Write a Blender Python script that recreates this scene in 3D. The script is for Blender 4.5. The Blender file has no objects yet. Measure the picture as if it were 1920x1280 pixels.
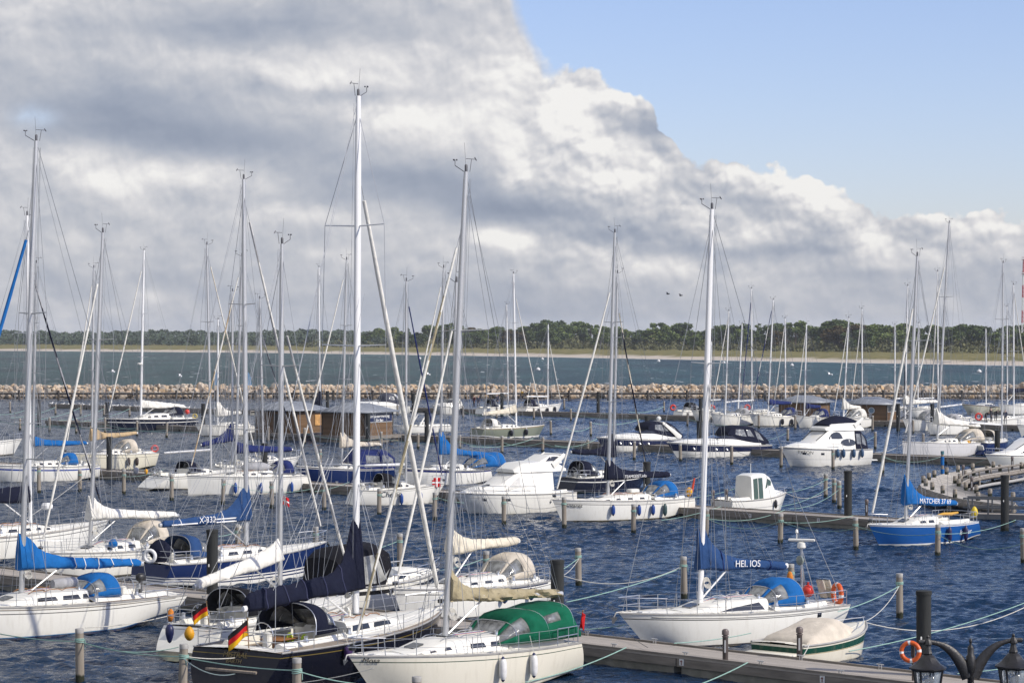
import bpy, math, random
import numpy as np
from mathutils import Vector, Matrix, Euler

R = math.radians
random.seed(7)
scene = bpy.context.scene
COL = scene.collection
F, H, HY, CX = 4757.0, 11.5, 630.0, 960.0   # focal length in photo pixels, eye height, horizon row, centre column

def wp(x, y, z=0.0):
    """point of the plane at height z seen at photo pixel (x, y)"""
    d = F * (H - z) / (y - HY)
    return Vector(((x - CX) * d / F, d, z))

def wd(x, y, d):
    """point at depth d seen at photo pixel (x, y)"""
    return Vector(((x - CX) * d / F, d, H - (y - HY) * d / F))

# ------------------------------------------------------------------ camera
cam_d = bpy.data.cameras.new('camera')
cam = bpy.data.objects.new('camera', cam_d)
COL.objects.link(cam)
cam.location = (0, 0, H)
cam.rotation_euler = (R(90), 0, 0)
cam_d.sensor_width = 36.0
cam_d.lens = 36.0 * F / 1920.0
cam_d.shift_y = (HY - 640.0) / 1920.0
cam_d.clip_start = 1.0
cam_d.clip_end = 30000.0
scene.camera = cam

# ------------------------------------------------------------------ materials
MATS = {}
def nodes_of(m):
    m.use_nodes = True
    nt = m.node_tree
    return nt, nt.nodes, nt.links, nt.nodes['Principled BSDF']

def pm(name, col, rough=0.5, metal=0.0, var=0.12, scale=6.0, bump=0.0, bscale=None, coat=0.0, stretch=None, spec=0.5):
    """principled material whose colour wanders a little with noise"""
    if name in MATS:
        return MATS[name]
    m = bpy.data.materials.new(name)
    nt, N, L, b = nodes_of(m)
    tc = N.new('ShaderNodeTexCoord')
    mp = N.new('ShaderNodeMapping')
    if stretch: mp.inputs['Scale'].default_value = stretch
    L.new(tc.outputs['Object'], mp.inputs['Vector'])
    nz = N.new('ShaderNodeTexNoise')
    nz.inputs['Scale'].default_value = scale
    nz.inputs['Detail'].default_value = 5
    nz.inputs['Roughness'].default_value = 0.6
    L.new(mp.outputs['Vector'], nz.inputs['Vector'])
    cr = N.new('ShaderNodeMix'); cr.data_type = 'RGBA'
    cr.inputs['A'].default_value = tuple(max(0, c * (1 - var)) for c in col[:3]) + (1,)
    cr.inputs['B'].default_value = tuple(min(1, c * (1 + var)) for c in col[:3]) + (1,)
    mr = N.new('ShaderNodeMapRange')
    mr.inputs['From Min'].default_value = 0.3
    mr.inputs['From Max'].default_value = 0.7
    L.new(nz.outputs['Fac'], mr.inputs['Value'])
    L.new(mr.outputs['Result'], cr.inputs['Factor'])
    L.new(cr.outputs['Result'], b.inputs['Base Color'])
    b.inputs['Roughness'].default_value = rough
    b.inputs['Metallic'].default_value = metal
    b.inputs['Specular IOR Level'].default_value = spec
    b.inputs['Coat Weight'].default_value = coat
    if bump:
        n2 = N.new('ShaderNodeTexNoise')
        n2.inputs['Scale'].default_value = bscale or scale * 3
        n2.inputs['Detail'].default_value = 4
        L.new(mp.outputs['Vector'], n2.inputs['Vector'])
        bp = N.new('ShaderNodeBump')
        bp.inputs['Distance'].default_value = bump
        L.new(n2.outputs['Fac'], bp.inputs['Height'])
        L.new(bp.outputs['Normal'], b.inputs['Normal'])
    MATS[name] = m
    return m

def hull_mat(name, stops, rough=0.22, dirt=(0.32, 0.27, 0.18)):
    body = max((c for q, c in stops if q <= 0.4), key=lambda c: 0) if False else [c for q, c in sorted(stops, key=lambda t: t[0]) if q <= 0.45][-1]
    dirtiness = 0.22 if max(body) > 0.35 else 0.025
    """hull paint: bands by the height attribute q (0 waterline .. 1 sheer), faint runs of dirt"""
    if name in MATS:
        return MATS[name]
    m = bpy.data.materials.new(name)
    nt, N, L, b = nodes_of(m)
    at = N.new('ShaderNodeAttribute'); at.attribute_name = 'q'
    mr = N.new('ShaderNodeMapRange')
    mr.inputs['From Min'].default_value = -0.5
    mr.inputs['From Max'].default_value = 1.0
    L.new(at.outputs['Fac'], mr.inputs['Value'])
    cr = N.new('ShaderNodeValToRGB')
    cr.color_ramp.interpolation = 'CONSTANT'
    el = cr.color_ramp.elements
    while len(el) > 1: el.remove(el[-1])
    for i, (q, c) in enumerate(stops):
        e = el[0] if i == 0 else el.new((q + 0.5) / 1.5)
        e.position = max(0, (q + 0.5) / 1.5)
        e.color = tuple(c) + (1,)
    L.new(mr.outputs['Result'], cr.inputs['Fac'])
    tc = N.new('ShaderNodeTexCoord')
    mp = N.new('ShaderNodeMapping'); mp.inputs['Scale'].default_value = (2.2, 2.2, 0.35)
    L.new(tc.outputs['Object'], mp.inputs['Vector'])
    nz = N.new('ShaderNodeTexNoise'); nz.inputs['Scale'].default_value = 3.0; nz.inputs['Detail'].default_value = 6
    L.new(mp.outputs['Vector'], nz.inputs['Vector'])
    m2 = N.new('ShaderNodeMapRange')
    m2.inputs['From Min'].default_value = 0.52; m2.inputs['From Max'].default_value = 0.85
    m2.inputs['To Max'].default_value = dirtiness
    L.new(nz.outputs['Fac'], m2.inputs['Value'])
    mx = N.new('ShaderNodeMix'); mx.data_type = 'RGBA'
    mx.inputs['B'].default_value = dirt + (1,)
    L.new(m2.outputs['Result'], mx.inputs['Factor'])
    L.new(cr.outputs['Color'], mx.inputs['A'])
    # yellow-brown scum and scuffs along the waterline
    g1 = N.new('ShaderNodeMapRange'); g1.inputs['From Min'].default_value = 0.02; g1.inputs['From Max'].default_value = 0.26; g1.inputs['To Min'].default_value = 1.0; g1.inputs['To Max'].default_value = 0.0
    L.new(at.outputs['Fac'], g1.inputs['Value'])
    n4 = N.new('ShaderNodeTexNoise'); n4.inputs['Scale'].default_value = 1.6; n4.inputs['Detail'].default_value = 7; n4.inputs['Roughness'].default_value = 0.7
    L.new(tc.outputs['Object'], n4.inputs['Vector'])
    g2 = N.new('ShaderNodeMapRange'); g2.inputs['From Min'].default_value = 0.38; g2.inputs['From Max'].default_value = 0.75; g2.inputs['To Max'].default_value = dirtiness * 2.6
    L.new(n4.outputs['Fac'], g2.inputs['Value'])
    g3 = N.new('ShaderNodeMath'); g3.operation = 'MULTIPLY'; L.new(g1.outputs['Result'], g3.inputs[0]); L.new(g2.outputs['Result'], g3.inputs[1])
    mg = N.new('ShaderNodeMix'); mg.data_type = 'RGBA'; mg.inputs['B'].default_value = (0.34, 0.29, 0.16, 1)
    L.new(g3.outputs[0], mg.inputs['Factor']); L.new(mx.outputs['Result'], mg.inputs['A'])
    L.new(mg.outputs['Result'], b.inputs['Base Color'])
    b.inputs['Roughness'].default_value = rough
    b.inputs['Coat Weight'].default_value = 0.15 if dirtiness > 0.1 else 0.0
    b.inputs['Specular IOR Level'].default_value = 0.5 if dirtiness > 0.1 else 0.28
    n3 = N.new('ShaderNodeTexNoise'); n3.inputs['Scale'].default_value = 0.9
    L.new(tc.outputs['Object'], n3.inputs['Vector'])
    bp = N.new('ShaderNodeBump'); bp.inputs['Distance'].default_value = 0.02; bp.inputs['Strength'].default_value = 0.5
    L.new(n3.outputs['Fac'], bp.inputs['Height']); L.new(bp.outputs['Normal'], b.inputs['Normal'])
    MATS[name] = m
    return m

def plank_mat(name, col, along='X', width=0.14, rough=0.8, var=0.25):
    """weathered boards: dark joints across the given axis"""
    if name in MATS:
        return MATS[name]
    m = bpy.data.materials.new(name)
    nt, N, L, b = nodes_of(m)
    tc = N.new('ShaderNodeTexCoord')
    sp = N.new('ShaderNodeSeparateXYZ'); L.new(tc.outputs['Object'], sp.inputs[0])
    dv = N.new('ShaderNodeMath'); dv.operation = 'DIVIDE'; dv.inputs[1].default_value = width
    L.new(sp.outputs[along], dv.inputs[0])
    fr = N.new('ShaderNodeMath'); fr.operation = 'FRACT'; L.new(dv.outputs[0], fr.inputs[0])
    fl = N.new('ShaderNodeMath'); fl.operation = 'FLOOR'; L.new(dv.outputs[0], fl.inputs[0])
    wn = N.new('ShaderNodeTexWhiteNoise'); wn.noise_dimensions = '1D'; L.new(fl.outputs[0], wn.inputs['W'])
    nz = N.new('ShaderNodeTexNoise'); nz.inputs['Scale'].default_value = 2.5; nz.inputs['Detail'].default_value = 6
    L.new(tc.outputs['Object'], nz.inputs['Vector'])
    ad = N.new('ShaderNodeMath'); ad.operation = 'ADD'; L.new(wn.outputs['Value'], ad.inputs[0]); L.new(nz.outputs['Fac'], ad.inputs[1])
    mr = N.new('ShaderNodeMapRange'); mr.inputs['From Min'].default_value = 0.2; mr.inputs['From Max'].default_value = 1.5
    mr.inputs['To Min'].default_value = 1 - var; mr.inputs['To Max'].default_value = 1 + var
    L.new(ad.outputs[0], mr.inputs['Value'])
    gt = N.new('ShaderNodeMath'); gt.operation = 'GREATER_THAN'; gt.inputs[1].default_value = 0.07; L.new(fr.outputs[0], gt.inputs[0])
    ml = N.new('ShaderNodeMath'); ml.operation = 'MULTIPLY'; L.new(mr.outputs['Result'], ml.inputs[0])
    g2 = N.new('ShaderNodeMapRange'); g2.inputs['To Min'].default_value = 0.35; L.new(gt.outputs[0], g2.inputs['Value'])
    L.new(g2.outputs['Result'], ml.inputs[1])
    mx = N.new('ShaderNodeVectorMath'); mx.operation = 'SCALE'
    mx.inputs[0].default_value = col[:3]; L.new(ml.outputs[0], mx.inputs['Scale'])
    L.new(mx.outputs['Vector'], b.inputs['Base Color'])
    b.inputs['Roughness'].default_value = rough
    b.inputs['Specular IOR Level'].default_value = 0.25
    MATS[name] = m
    return m

# ------------------------------------------------------------------ mesh helper
class MB:
    def __init__(s):
        s.v = []; s.f = []; s.mi = []; s.q = None
    def vert(s, p):
        s.v.append(tuple(p)); return len(s.v) - 1
    def face(s, idx, m=0):
        s.f.append(tuple(idx)); s.mi.append(m)
    def loft(s, rings, close=True, cap0=True, cap1=True, m=0, mrow=None):
        base = len(s.v); n = len(rings[0])
        for r in rings:
            for p in r: s.v.append(tuple(p))
        for i in range(len(rings) - 1):
            for j in range(n if close else n - 1):
                k = (j + 1) % n
                a = base + i * n
                s.face((a + j, a + k, a + n + k, a + n + j), mrow(i, j) if mrow else m)
        if cap0: s.face([base + j for j in range(n)][::-1], m)
        if cap1:
            o = base + (len(rings) - 1) * n
            s.face([o + j for j in range(n)], m)
    def tube(s, pts, r, n=6, m=0, caps=True, ell=None):
        pts = [Vector(p) for p in pts]
        rs = r if isinstance(r, (list, tuple)) else [r] * len(pts)
        rings = []; prev = None
        for i, p in enumerate(pts):
            t = (pts[min(i + 1, len(pts) - 1)] - pts[max(i - 1, 0)])
            t = t.normalized() if t.length > 1e-9 else Vector((0, 0, 1))
            up = Vector((0, 0, 1)) if abs(t.z) < 0.92 else Vector((1, 0, 0))
            if prev is None:
                a = t.cross(up).normalized()
            else:
                a = (prev - t * prev.dot(t))
                a = a.normalized() if a.length > 1e-6 else t.cross(up).normalized()
            prev = a
            b = t.cross(a)
            ex, ey = ell or (1, 1)
            rings.append([p + a * (math.cos(k * 2 * math.pi / n) * rs[i] * ex) + b * (math.sin(k * 2 * math.pi / n) * rs[i] * ey) for k in range(n)])
        s.loft(rings, True, caps, caps, m)
    def box(s, c, d, m=0, mat=None, bev=0.0):
        x, y, z = (k / 2 for k in d)
        c = Vector(c)
        if bev <= 0:
            P = [(-x, -y, -z), (x, -y, -z), (x, y, -z), (-x, y, -z), (-x, -y, z), (x, -y, z), (x, y, z), (-x, y, z)]
            P = [Vector(p) for p in P]
            if mat: P = [mat @ p for p in P]
            b = len(s.v)
            for p in P: s.v.append(tuple(c + p))
            for f in ((0, 3, 2, 1), (4, 5, 6, 7), (0, 1, 5, 4), (1, 2, 6, 5), (2, 3, 7, 6), (3, 0, 4, 7)):
                s.face([b + k for k in f], m)
        else:
            rings = []
            for zz, ins in ((-z, bev), (-z + bev, 0), (z - bev, 0), (z, bev)):
                xx, yy, e = x - ins, y - ins, bev
                r = [(xx - e, -yy), (xx, -yy + e), (xx, yy - e), (xx - e, yy), (-xx + e, yy), (-xx, yy - e), (-xx, -yy + e), (-xx + e, -yy)]
                ring = [Vector((p[0], p[1], zz)) for p in r]
                if mat: ring = [mat @ p for p in ring]
                rings.append([c + p for p in ring])
            s.loft(rings, True, True, True, m)
    def lathe(s, c, prof, n=12, m=0, axis='z'):
        c = Vector(c); rings = []
        for r, z in prof:
            ring = []
            for k in range(n):
                a = k * 2 * math.pi / n
                p = Vector((r * math.cos(a), r * math.sin(a), z))
                if axis == 'x': p = Vector((p.z, p.x, p.y))
                if axis == 'y': p = Vector((p.y, p.z, p.x))
                ring.append(c + p)
            rings.append(ring)
        s.loft(rings, True, True, True, m)
    def ball(s, c, r, n=10, m=0, sc=(1, 1, 1)):
        prof = []
        for i in range(7):
            a = -math.pi / 2 + math.pi * i / 6
            prof.append((max(0.001, r * math.cos(a)), r * math.sin(a)))
        b = len(s.v)
        s.lathe((0, 0, 0), prof, n, m)
        for i in range(b, len(s.v)):
            p = s.v[i]; s.v[i] = (c[0] + p[0] * sc[0], c[1] + p[1] * sc[1], c[2] + p[2] * sc[2])
    def torus(s, c, R0, r, axis, n=16, k=8, m=0, mfun=None, a0=0, a1=2 * math.pi):
        c = Vector(c); ax = Vector(axis).normalized()
        u = ax.cross(Vector((0, 0, 1)) if abs(ax.z) < 0.9 else Vector((1, 0, 0))).normalized(); w = ax.cross(u)
        full = abs(a1 - a0 - 2 * math.pi) < 1e-4
        rings = []
        for i in range(n + 1):
            a = a0 + (a1 - a0) * i / n
            rad = u * math.cos(a) + w * math.sin(a)
            rings.append([c + rad * (R0 + r * math.cos(b * 2 * math.pi / k)) + ax * (r * math.sin(b * 2 * math.pi / k)) for b in range(k)])
        s.loft(rings, True, not full, not full, m, mrow=mfun)
    def build(s, name, mats, parent=None, smooth=40, loc=None):
        me = bpy.data.meshes.new(name)
        me.from_pydata(s.v, [], s.f)
        if not isinstance(mats, (list, tuple)): mats = [mats]
        for m in mats: me.materials.append(m)
        if len(mats) > 1: me.polygons.foreach_set('material_index', s.mi)
        if s.q is not None:
            a = me.attributes.new('q', 'FLOAT', 'POINT')
            a.data.foreach_set('value', s.q)
        me.polygons.foreach_set('use_smooth', [True] * len(s.f))
        if smooth: me.set_sharp_from_angle(angle=R(smooth))
        me.update()
        o = bpy.data.objects.new(name, me)
        COL.objects.link(o)
        if parent: o.parent = parent
        if loc is not None: o.location = loc
        return o

    def build_each(s, name, mats, parent=None, smooth=40):
        par = list(range(len(s.v)))
        def find(a):
            while par[a] != a: par[a] = par[par[a]]; a = par[a]
            return a
        for f in s.f:
            for b in f[1:]: par[find(f[0])] = find(b)
        groups = {}
        for f in s.f: groups.setdefault(find(f[0]), []).append(f)
        out = []
        for fs in groups.values():
            m = MB(); idx = {}
            for f in fs:
                for i in f:
                    if i not in idx: idx[i] = m.vert(s.v[i])
            for f in fs: m.face([idx[i] for i in f])
            out.append(m.build(name, mats, parent, smooth))
        return out

def tag(o, label=None, cat=None, group=None, kind=None):
    if label: o['label'] = label
    if cat: o['category'] = cat
    if group: o['group'] = group
    if kind: o['kind'] = kind
    return o

def empty(name, loc, rz=0.0, label=None, cat=None, group=None):
    o = bpy.data.objects.new(name, None)
    COL.objects.link(o)
    o.empty_display_size = 0.5
    o.location = loc; o.rotation_euler = (0, 0, rz)
    return tag(o, label, cat, group)

def copy_tree(o, parent=None):
    c = o.copy(); COL.objects.link(c)
    if parent: c.parent = parent
    for ch in [k for k in bpy.data.objects if k.parent == o]:
        copy_tree(ch, c)
    return c

def lerp(a, b, t): return a + (b - a) * t
def sstep(a, b, x):
    t = min(1, max(0, (x - a) / (b - a))); return t * t * (3 - 2 * t)

def text_mesh(txt, size, col, name='lettering', parent=None, align='LEFT', offset=0.0, shear=0.0, extrude=0.004):
    cu = bpy.data.curves.new(name, 'FONT'); cu.body = txt; cu.size = size; cu.extrude = extrude; cu.offset = offset; cu.shear = shear; cu.align_x = align
    t = bpy.data.objects.new('text_source', cu); COL.objects.link(t)
    me = bpy.data.meshes.new_from_object(t.evaluated_get(bpy.context.evaluated_depsgraph_get()))
    bpy.data.objects.remove(t); bpy.data.curves.remove(cu)
    me.name = name; me.materials.clear(); me.materials.append(col)
    o = bpy.data.objects.new(name, me); COL.objects.link(o)
    if parent: o.parent = parent
    return o
# ------------------------------------------------------------------ sky and sun
SUN_AZ, SUN_EL = 116.0, 36.0       # clockwise from the view direction, degrees
def build_world():
    w = bpy.data.worlds.new('World'); scene.world = w; w.use_nodes = True
    nt = w.node_tree; N = nt.nodes; L = nt.links
    bg = N['Background']
    def M(op, a, b=None, c=None, clamp=False):
        n = N.new('ShaderNodeMath'); n.operation = op; n.use_clamp = clamp
        for i, x in enumerate((a, b, c)):
            if x is None: continue
            if isinstance(x, (int, float)): n.inputs[i].default_value = x
            else: L.new(x, n.inputs[i])
        return n.outputs[0]
    sky = N.new('ShaderNodeTexSky'); sky.sky_type = 'NISHITA'; sky.sun_disc = False
    sky.sun_elevation = R(SUN_EL); sky.sun_rotation = R(SUN_AZ)
    sky.air_density = 1.0; sky.dust_density = 0.6; sky.ozone_density = 2.5
    tc = N.new('ShaderNodeTexCoord')
    sp = N.new('ShaderNodeSeparateXYZ'); L.new(tc.outputs['Generated'], sp.inputs[0])
    x, y, z = sp.outputs
    U = M('ARCTAN2', x, y)                     # azimuth from the view axis
    V = M('ARCSINE', z)                        # elevation
    # helper: photo pixel -> sky angle
    ux = lambda px: math.atan((px - CX) / F)
    vy = lambda py: math.atan((HY - py) / F)
    def noise(su, sv, seed, detail=7, rough=0.55, du=0.0, dv=0.0, warp=None, lac=2.0):
        cb = N.new('ShaderNodeCombineXYZ')
        a = M('MULTIPLY_ADD', U, su, du * su); b = M('MULTIPLY_ADD', V, sv, dv * sv)
        if warp is not None:
            a = M('ADD', a, M('MULTIPLY', M('SUBTRACT', warp, 0.5), 0.9)); b = M('ADD', b, M('MULTIPLY', M('SUBTRACT', warp, 0.5), -0.7))
        L.new(a, cb.inputs[0]); L.new(b, cb.inputs[1]); cb.inputs[2].default_value = seed
        n = N.new('ShaderNodeTexNoise'); n.noise_dimensions = '3D'
        n.inputs['Scale'].default_value = 1.0; n.inputs['Detail'].default_value = detail
        n.inputs['Roughness'].default_value = rough; n.inputs['Lacunarity'].default_value = lac
        L.new(cb.outputs[0], n.inputs['Vector'])
        return n.outputs['Fac']
    # upper edge of the cloud bank
    edge = [(-2400, -900), (900, -260), (965, -25), (1000, 60), (1020, 112), (1060, 118), (1120, 130), (1180, 160), (1225, 200), (1250, 245), (1275, 292),
            (1318, 305), (1360, 302), (1440, 310), (1510, 325), (1560, 345), (1600, 372), (1640, 398), (1700, 400), (1780, 398), (1850, 400), (1920, 412), (2300, 440), (4000, 520)]
    u0, u1, v0, v1 = ux(800), ux(2000), vy(520), vy(-300)
    cu = N.new('ShaderNodeFloatCurve')
    cm = cu.mapping; c = cm.curves[0]
    pts = [((ux(a) - u0) / (u1 - u0), (vy(b) - v0) / (v1 - v0)) for a, b in edge if 880 <= a <= 2000]
    pts = [(0.0, 1.0)] + pts + [(1.0, (vy(420) - v0) / (v1 - v0))]
    while len(c.points) > 2: c.points.remove(c.points[-1])
    c.points[0].location = pts[0]; c.points[1].location = pts[-1]
    for p in pts[1:-1]: c.points.new(*p)
    for p in c.points: p.handle_type = 'VECTOR'
    cm.update()
    L.new(M('DIVIDE', M('SUBTRACT', U, u0), u1 - u0, clamp=True), cu.inputs['Value'])
    E = M('MULTIPLY_ADD', cu.outputs['Value'], v1 - v0, v0)
    # left of the curve's start the bank reaches far up
    left = M('MULTIPLY', M('MAXIMUM', M('SUBTRACT', ux(890), U), 0.0), 8.0)
    E = M('ADD', E, left)
    wv = noise(34, 34, 3.1, 3, 0.5)
    puff = noise(95, 100, 1.7, 9, 0.52, warp=wv)
    big = noise(36, 44, 5.2, 8, 0.5, warp=wv)
    big2 = noise(36, 44, 5.2, 8, 0.5, du=0.0035, dv=0.0055, warp=wv)
    fine2 = noise(95, 100, 1.7, 9, 0.52, du=0.0012, dv=0.0022, warp=wv)
    streak = noise(16, 90, 8.4, 6, 0.5)
    def billow(sc, seed, du=0.0, dv=0.0):
        cb = N.new('ShaderNodeCombineXYZ')
        L.new(M('ADD', M('MULTIPLY_ADD', U, sc, du * sc + seed), M('MULTIPLY', M('SUBTRACT', puff0, 0.5), 1.3)), cb.inputs[0])
        L.new(M('ADD', M('MULTIPLY_ADD', V, sc * 1.15, dv * sc * 1.15), M('MULTIPLY', M('SUBTRACT', puff0, 0.5), -1.1 + 0.0)), cb.inputs[1])
        v = N.new('ShaderNodeTexVoronoi'); v.voronoi_dimensions = '2D'; v.feature = 'SMOOTH_F1'; v.inputs['Smoothness'].default_value = 0.25; v.inputs['Scale'].default_value = 1.0
        L.new(cb.outputs[0], v.inputs['Vector']); return M('SUBTRACT', 1.0, v.outputs['Distance'])
    puff0 = noise(70, 74, 2.2, 5, 0.5, warp=wv)
    def billows(du=0.0, dv=0.0):
        return M('ADD', M('MULTIPLY', billow(62, 0.4, du, dv), 0.55), M('ADD', M('MULTIPLY', billow(150, 3.4, du, dv), 0.30), M('MULTIPLY', billow(320, 7.4, du, dv), 0.09)))
    bl = billows(); bl2 = billows(0.0011, 0.0020)
    dist = M('SUBTRACT', E, V)                                         # >0 inside the bank
    dist = M('ADD', dist, M('MULTIPLY', M('SUBTRACT', bl, 0.62), 0.0115))
    dist = M('ADD', dist, M('MULTIPLY', M('SUBTRACT', puff, 0.5), 0.010))
    # crisp on the sunny right, ragged and soft at the top left
    soft = N.new('ShaderNodeMapRange'); L.new(U, soft.inputs['Value'])
    soft.inputs['From Min'].default_value = ux(975); soft.inputs['From Max'].default_value = ux(1060)
    soft.inputs['To Min'].default_value = 0.016; soft.inputs['To Max'].default_value = 0.0016
    mask = M('DIVIDE', dist, soft.outputs['Result'], clamp=True)
    mask = M('SMOOTH_MIN', mask, 1.0, 0.2)
    # hole of blue at the far left
    def gauss(cx, cy, sx, sy):
        a = M('DIVIDE', M('SUBTRACT', U, ux(cx)), sx / F); b = M('DIVIDE', M('SUBTRACT', V, vy(cy)), sy / F)
        return M('EXPONENT', M('MULTIPLY', M('ADD', M('MULTIPLY', a, a), M('MULTIPLY', b, b)), -0.5))
    hole = M('MULTIPLY', gauss(62, 226, 26, 13), M('MULTIPLY', M('SUBTRACT', puff, 0.22), 2.0), clamp=True)
    mask = M('MULTIPLY', mask, M('SUBTRACT', 1.0, M('MULTIPLY', hole, 0.75)), clamp=True)
    # broad light and dark of the bank
    T = M('MULTIPLY_ADD', M('SUBTRACT', big, 0.5), 0.24, 0.56)
    blobs = [  # px, py, sx, sy, amount
        (120, 20, 200, 60, 0.08), (420, 60, 170, 26, -0.22), (560, 40, 160, 40, -0.06), (560, 110, 260, 26, 0.10), (250, 215, 150, 45, -0.22), (120, 190, 90, 40, -0.05), (330, 260, 130, 24, -0.16),
        (560, 265, 140, 22, -0.12), (560, 195, 60, 26, 0.13), (600, 150, 90, 14, 0.12), (740, 150, 180, 20, 0.06), (800, 180, 90, 12, -0.12), (640, 182, 60, 10, -0.14),
        (730, 225, 60, 26, 0.30), (860, 225, 90, 36, 0.26), (960, 190, 60, 40, 0.12), (950, 60, 60, 70, 0.10), (820, 75, 120, 40, 0.04),
        (960, 310, 28, 40, 0.30), (300, 330, 120, 26, 0.20), (120, 300, 70, 20, 0.16), (200, 345, 60, 18, 0.10),
        (760, 335, 130, 26, -0.24), (930, 385, 90, 22, -0.28), (1010, 405, 120, 18, -0.16), (480, 300, 90, 20, -0.10), (620, 372, 160, 10, -0.08),
        (620, 405, 130, 16, 0.12), (430, 400, 90, 14, 0.06), (965, 450, 32, 14, 0.30), (920, 440, 26, 12, 0.22), (600, 475, 26, 9, 0.16), (770, 505, 32, 12, 0.14), (285, 555, 24, 10, 0.14), (130, 450, 30, 16, 0.10),
        (1085, 165, 80, 40, 0.34), (1180, 175, 40, 26, 0.30), (1060, 225, 40, 30, 0.26), (1140, 215, 44, 14, -0.26), (1215, 245, 46, 14, -0.22), (1010, 150, 26, 30, -0.10), (1000, 230, 22, 34, -0.08),
        (1130, 280, 90, 40, 0.20), (1130, 345, 80, 26, 0.30), (1010, 340, 40, 30, 0.0), (1280, 345, 50, 26, -0.02), (1240, 320, 50, 20, 0.04), (1300, 390, 40, 20, 0.18),
        (1380, 325, 50, 16, 0.26), (1470, 330, 60, 16, 0.32), (1530, 350, 50, 20, 0.34), (1400, 375, 46, 10, -0.16), (1450, 390, 30, 10, -0.14), (1500, 385, 46, 26, 0.22), (1580, 400, 40, 20, 0.08), (1440, 435, 80, 18, 0.14),
        (1640, 450, 30, 22, 0.28), (1730, 440, 60, 14, -0.04), (1740, 407, 50, 6, 0.30), (1850, 425, 60, 16, 0.34), (1700, 480, 70, 16, 0.12), (1880, 455, 50, 10, 0.08),
        (1240, 470, 60, 10, -0.14), (1450, 472, 120, 12, -0.16), (1150, 440, 110, 12, -0.18), (1200, 490, 50, 16, 0.20), (1290, 505, 26, 12, 0.26), (1120, 480, 30, 14, 0.20), (1600, 515, 140, 8, -0.12), (1450, 530, 60, 12, 0.10), (1050, 470, 30, 14, 0.04),
        (300, 520, 200, 10, -0.06), (800, 560, 500, 30, -0.10), (1500, 580, 400, 26, -0.05), (200, 590, 300, 20, 0.02)]
    for cx_, cy_, sx_, sy_, am in blobs:
        T = M('MULTIPLY_ADD', gauss(cx_, cy_, sx_, sy_), am * 1.22, T)
    T = M('ADD', T, M('MULTIPLY', M('SUBTRACT', streak, 0.5), 0.17))
    # fine modelling of the puffs, strongest where the bank is bright
    g1 = M('MULTIPLY', M('SUBTRACT', big, big2), 1.1)
    g2 = M('MULTIPLY', M('SUBTRACT', puff, fine2), 0.75)
    bright = M('MULTIPLY_ADD', T, 1.6, -0.55, clamp=True)
    T = M('ADD', T, M('MULTIPLY', M('ADD', g1, g2), M('MULTIPLY_ADD', bright, 0.75, 0.25)))
    zone = N.new('ShaderNodeMapRange'); L.new(U, zone.inputs['Value']); zone.inputs['From Min'].default_value = ux(880); zone.inputs['From Max'].default_value = ux(1060); zone.inputs['To Min'].default_value = 0.12
    low = N.new('ShaderNodeMapRange'); L.new(V, low.inputs['Value']); low.inputs['From Min'].default_value = vy(545); low.inputs['From Max'].default_value = vy(455); low.inputs['To Min'].default_value = 0.15
    g3 = M('MULTIPLY', M('SUBTRACT', bl, bl2), 1.0)
    g4 = M('MULTIPLY', M('SUBTRACT', bl, 0.62), 0.40)
    T = M('ADD', T, M('MULTIPLY', M('MULTIPLY', M('ADD', g3, g4), M('MULTIPLY_ADD', bright, 0.6, 0.4)), M('MULTIPLY', zone.outputs['Result'], low.outputs['Result'])))
    ramp = N.new('ShaderNodeValToRGB')
    el = ramp.color_ramp.elements
    def lin(c): return tuple((k / 255 / 12.92) if k / 255 < 0.04045 else ((k / 255 + 0.055) / 1.055) ** 2.4 for k in c) + (1,)
    stops = [(0.05, (138, 148, 168)), (0.30, (163, 171, 187)), (0.50, (192, 195, 203)), (0.66, (212, 212, 216)), (0.82, (233, 231, 231)), (1.0, (252, 250, 246))]
    while len(el) > 1: el.remove(el[-1])
    el[0].position = stops[0][0]; el[0].color = lin(stops[0][1])
    for p, c_ in stops[1:]:
        e = el.new(p); e.color = lin(c_)
    ramp.color_ramp.interpolation = 'B_SPLINE'
    L.new(T, ramp.inputs['Fac'])
    K = 10.0
    sc = N.new('ShaderNodeVectorMath'); sc.operation = 'SCALE'; L.new(ramp.outputs['Color'], sc.inputs[0]); sc.inputs['Scale'].default_value = K * 0.97
    # clear sky: the physical sky, cooled a little
    tint = N.new('ShaderNodeVectorMath'); tint.operation = 'MULTIPLY'; L.new(sky.outputs['Color'], tint.inputs[0]); tint.inputs[1].default_value = SKY_TINT
    mix = N.new('ShaderNodeMix'); mix.data_type = 'RGBA'
    L.new(mask, mix.inputs['Factor']); L.new(tint.outputs['Vector'], mix.inputs['A']); L.new(sc.outputs['Vector'], mix.inputs['B'])
    L.new(mix.outputs['Result'], bg.inputs['Color'])
    bg.inputs['Strength'].default_value = 1.0 / K
    w.cycles.sampling_method = 'MANUAL'; w.cycles.sample_map_resolution = 1024
SKY_TINT = (1.44, 1.34, 1.60)
build_world()

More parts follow.
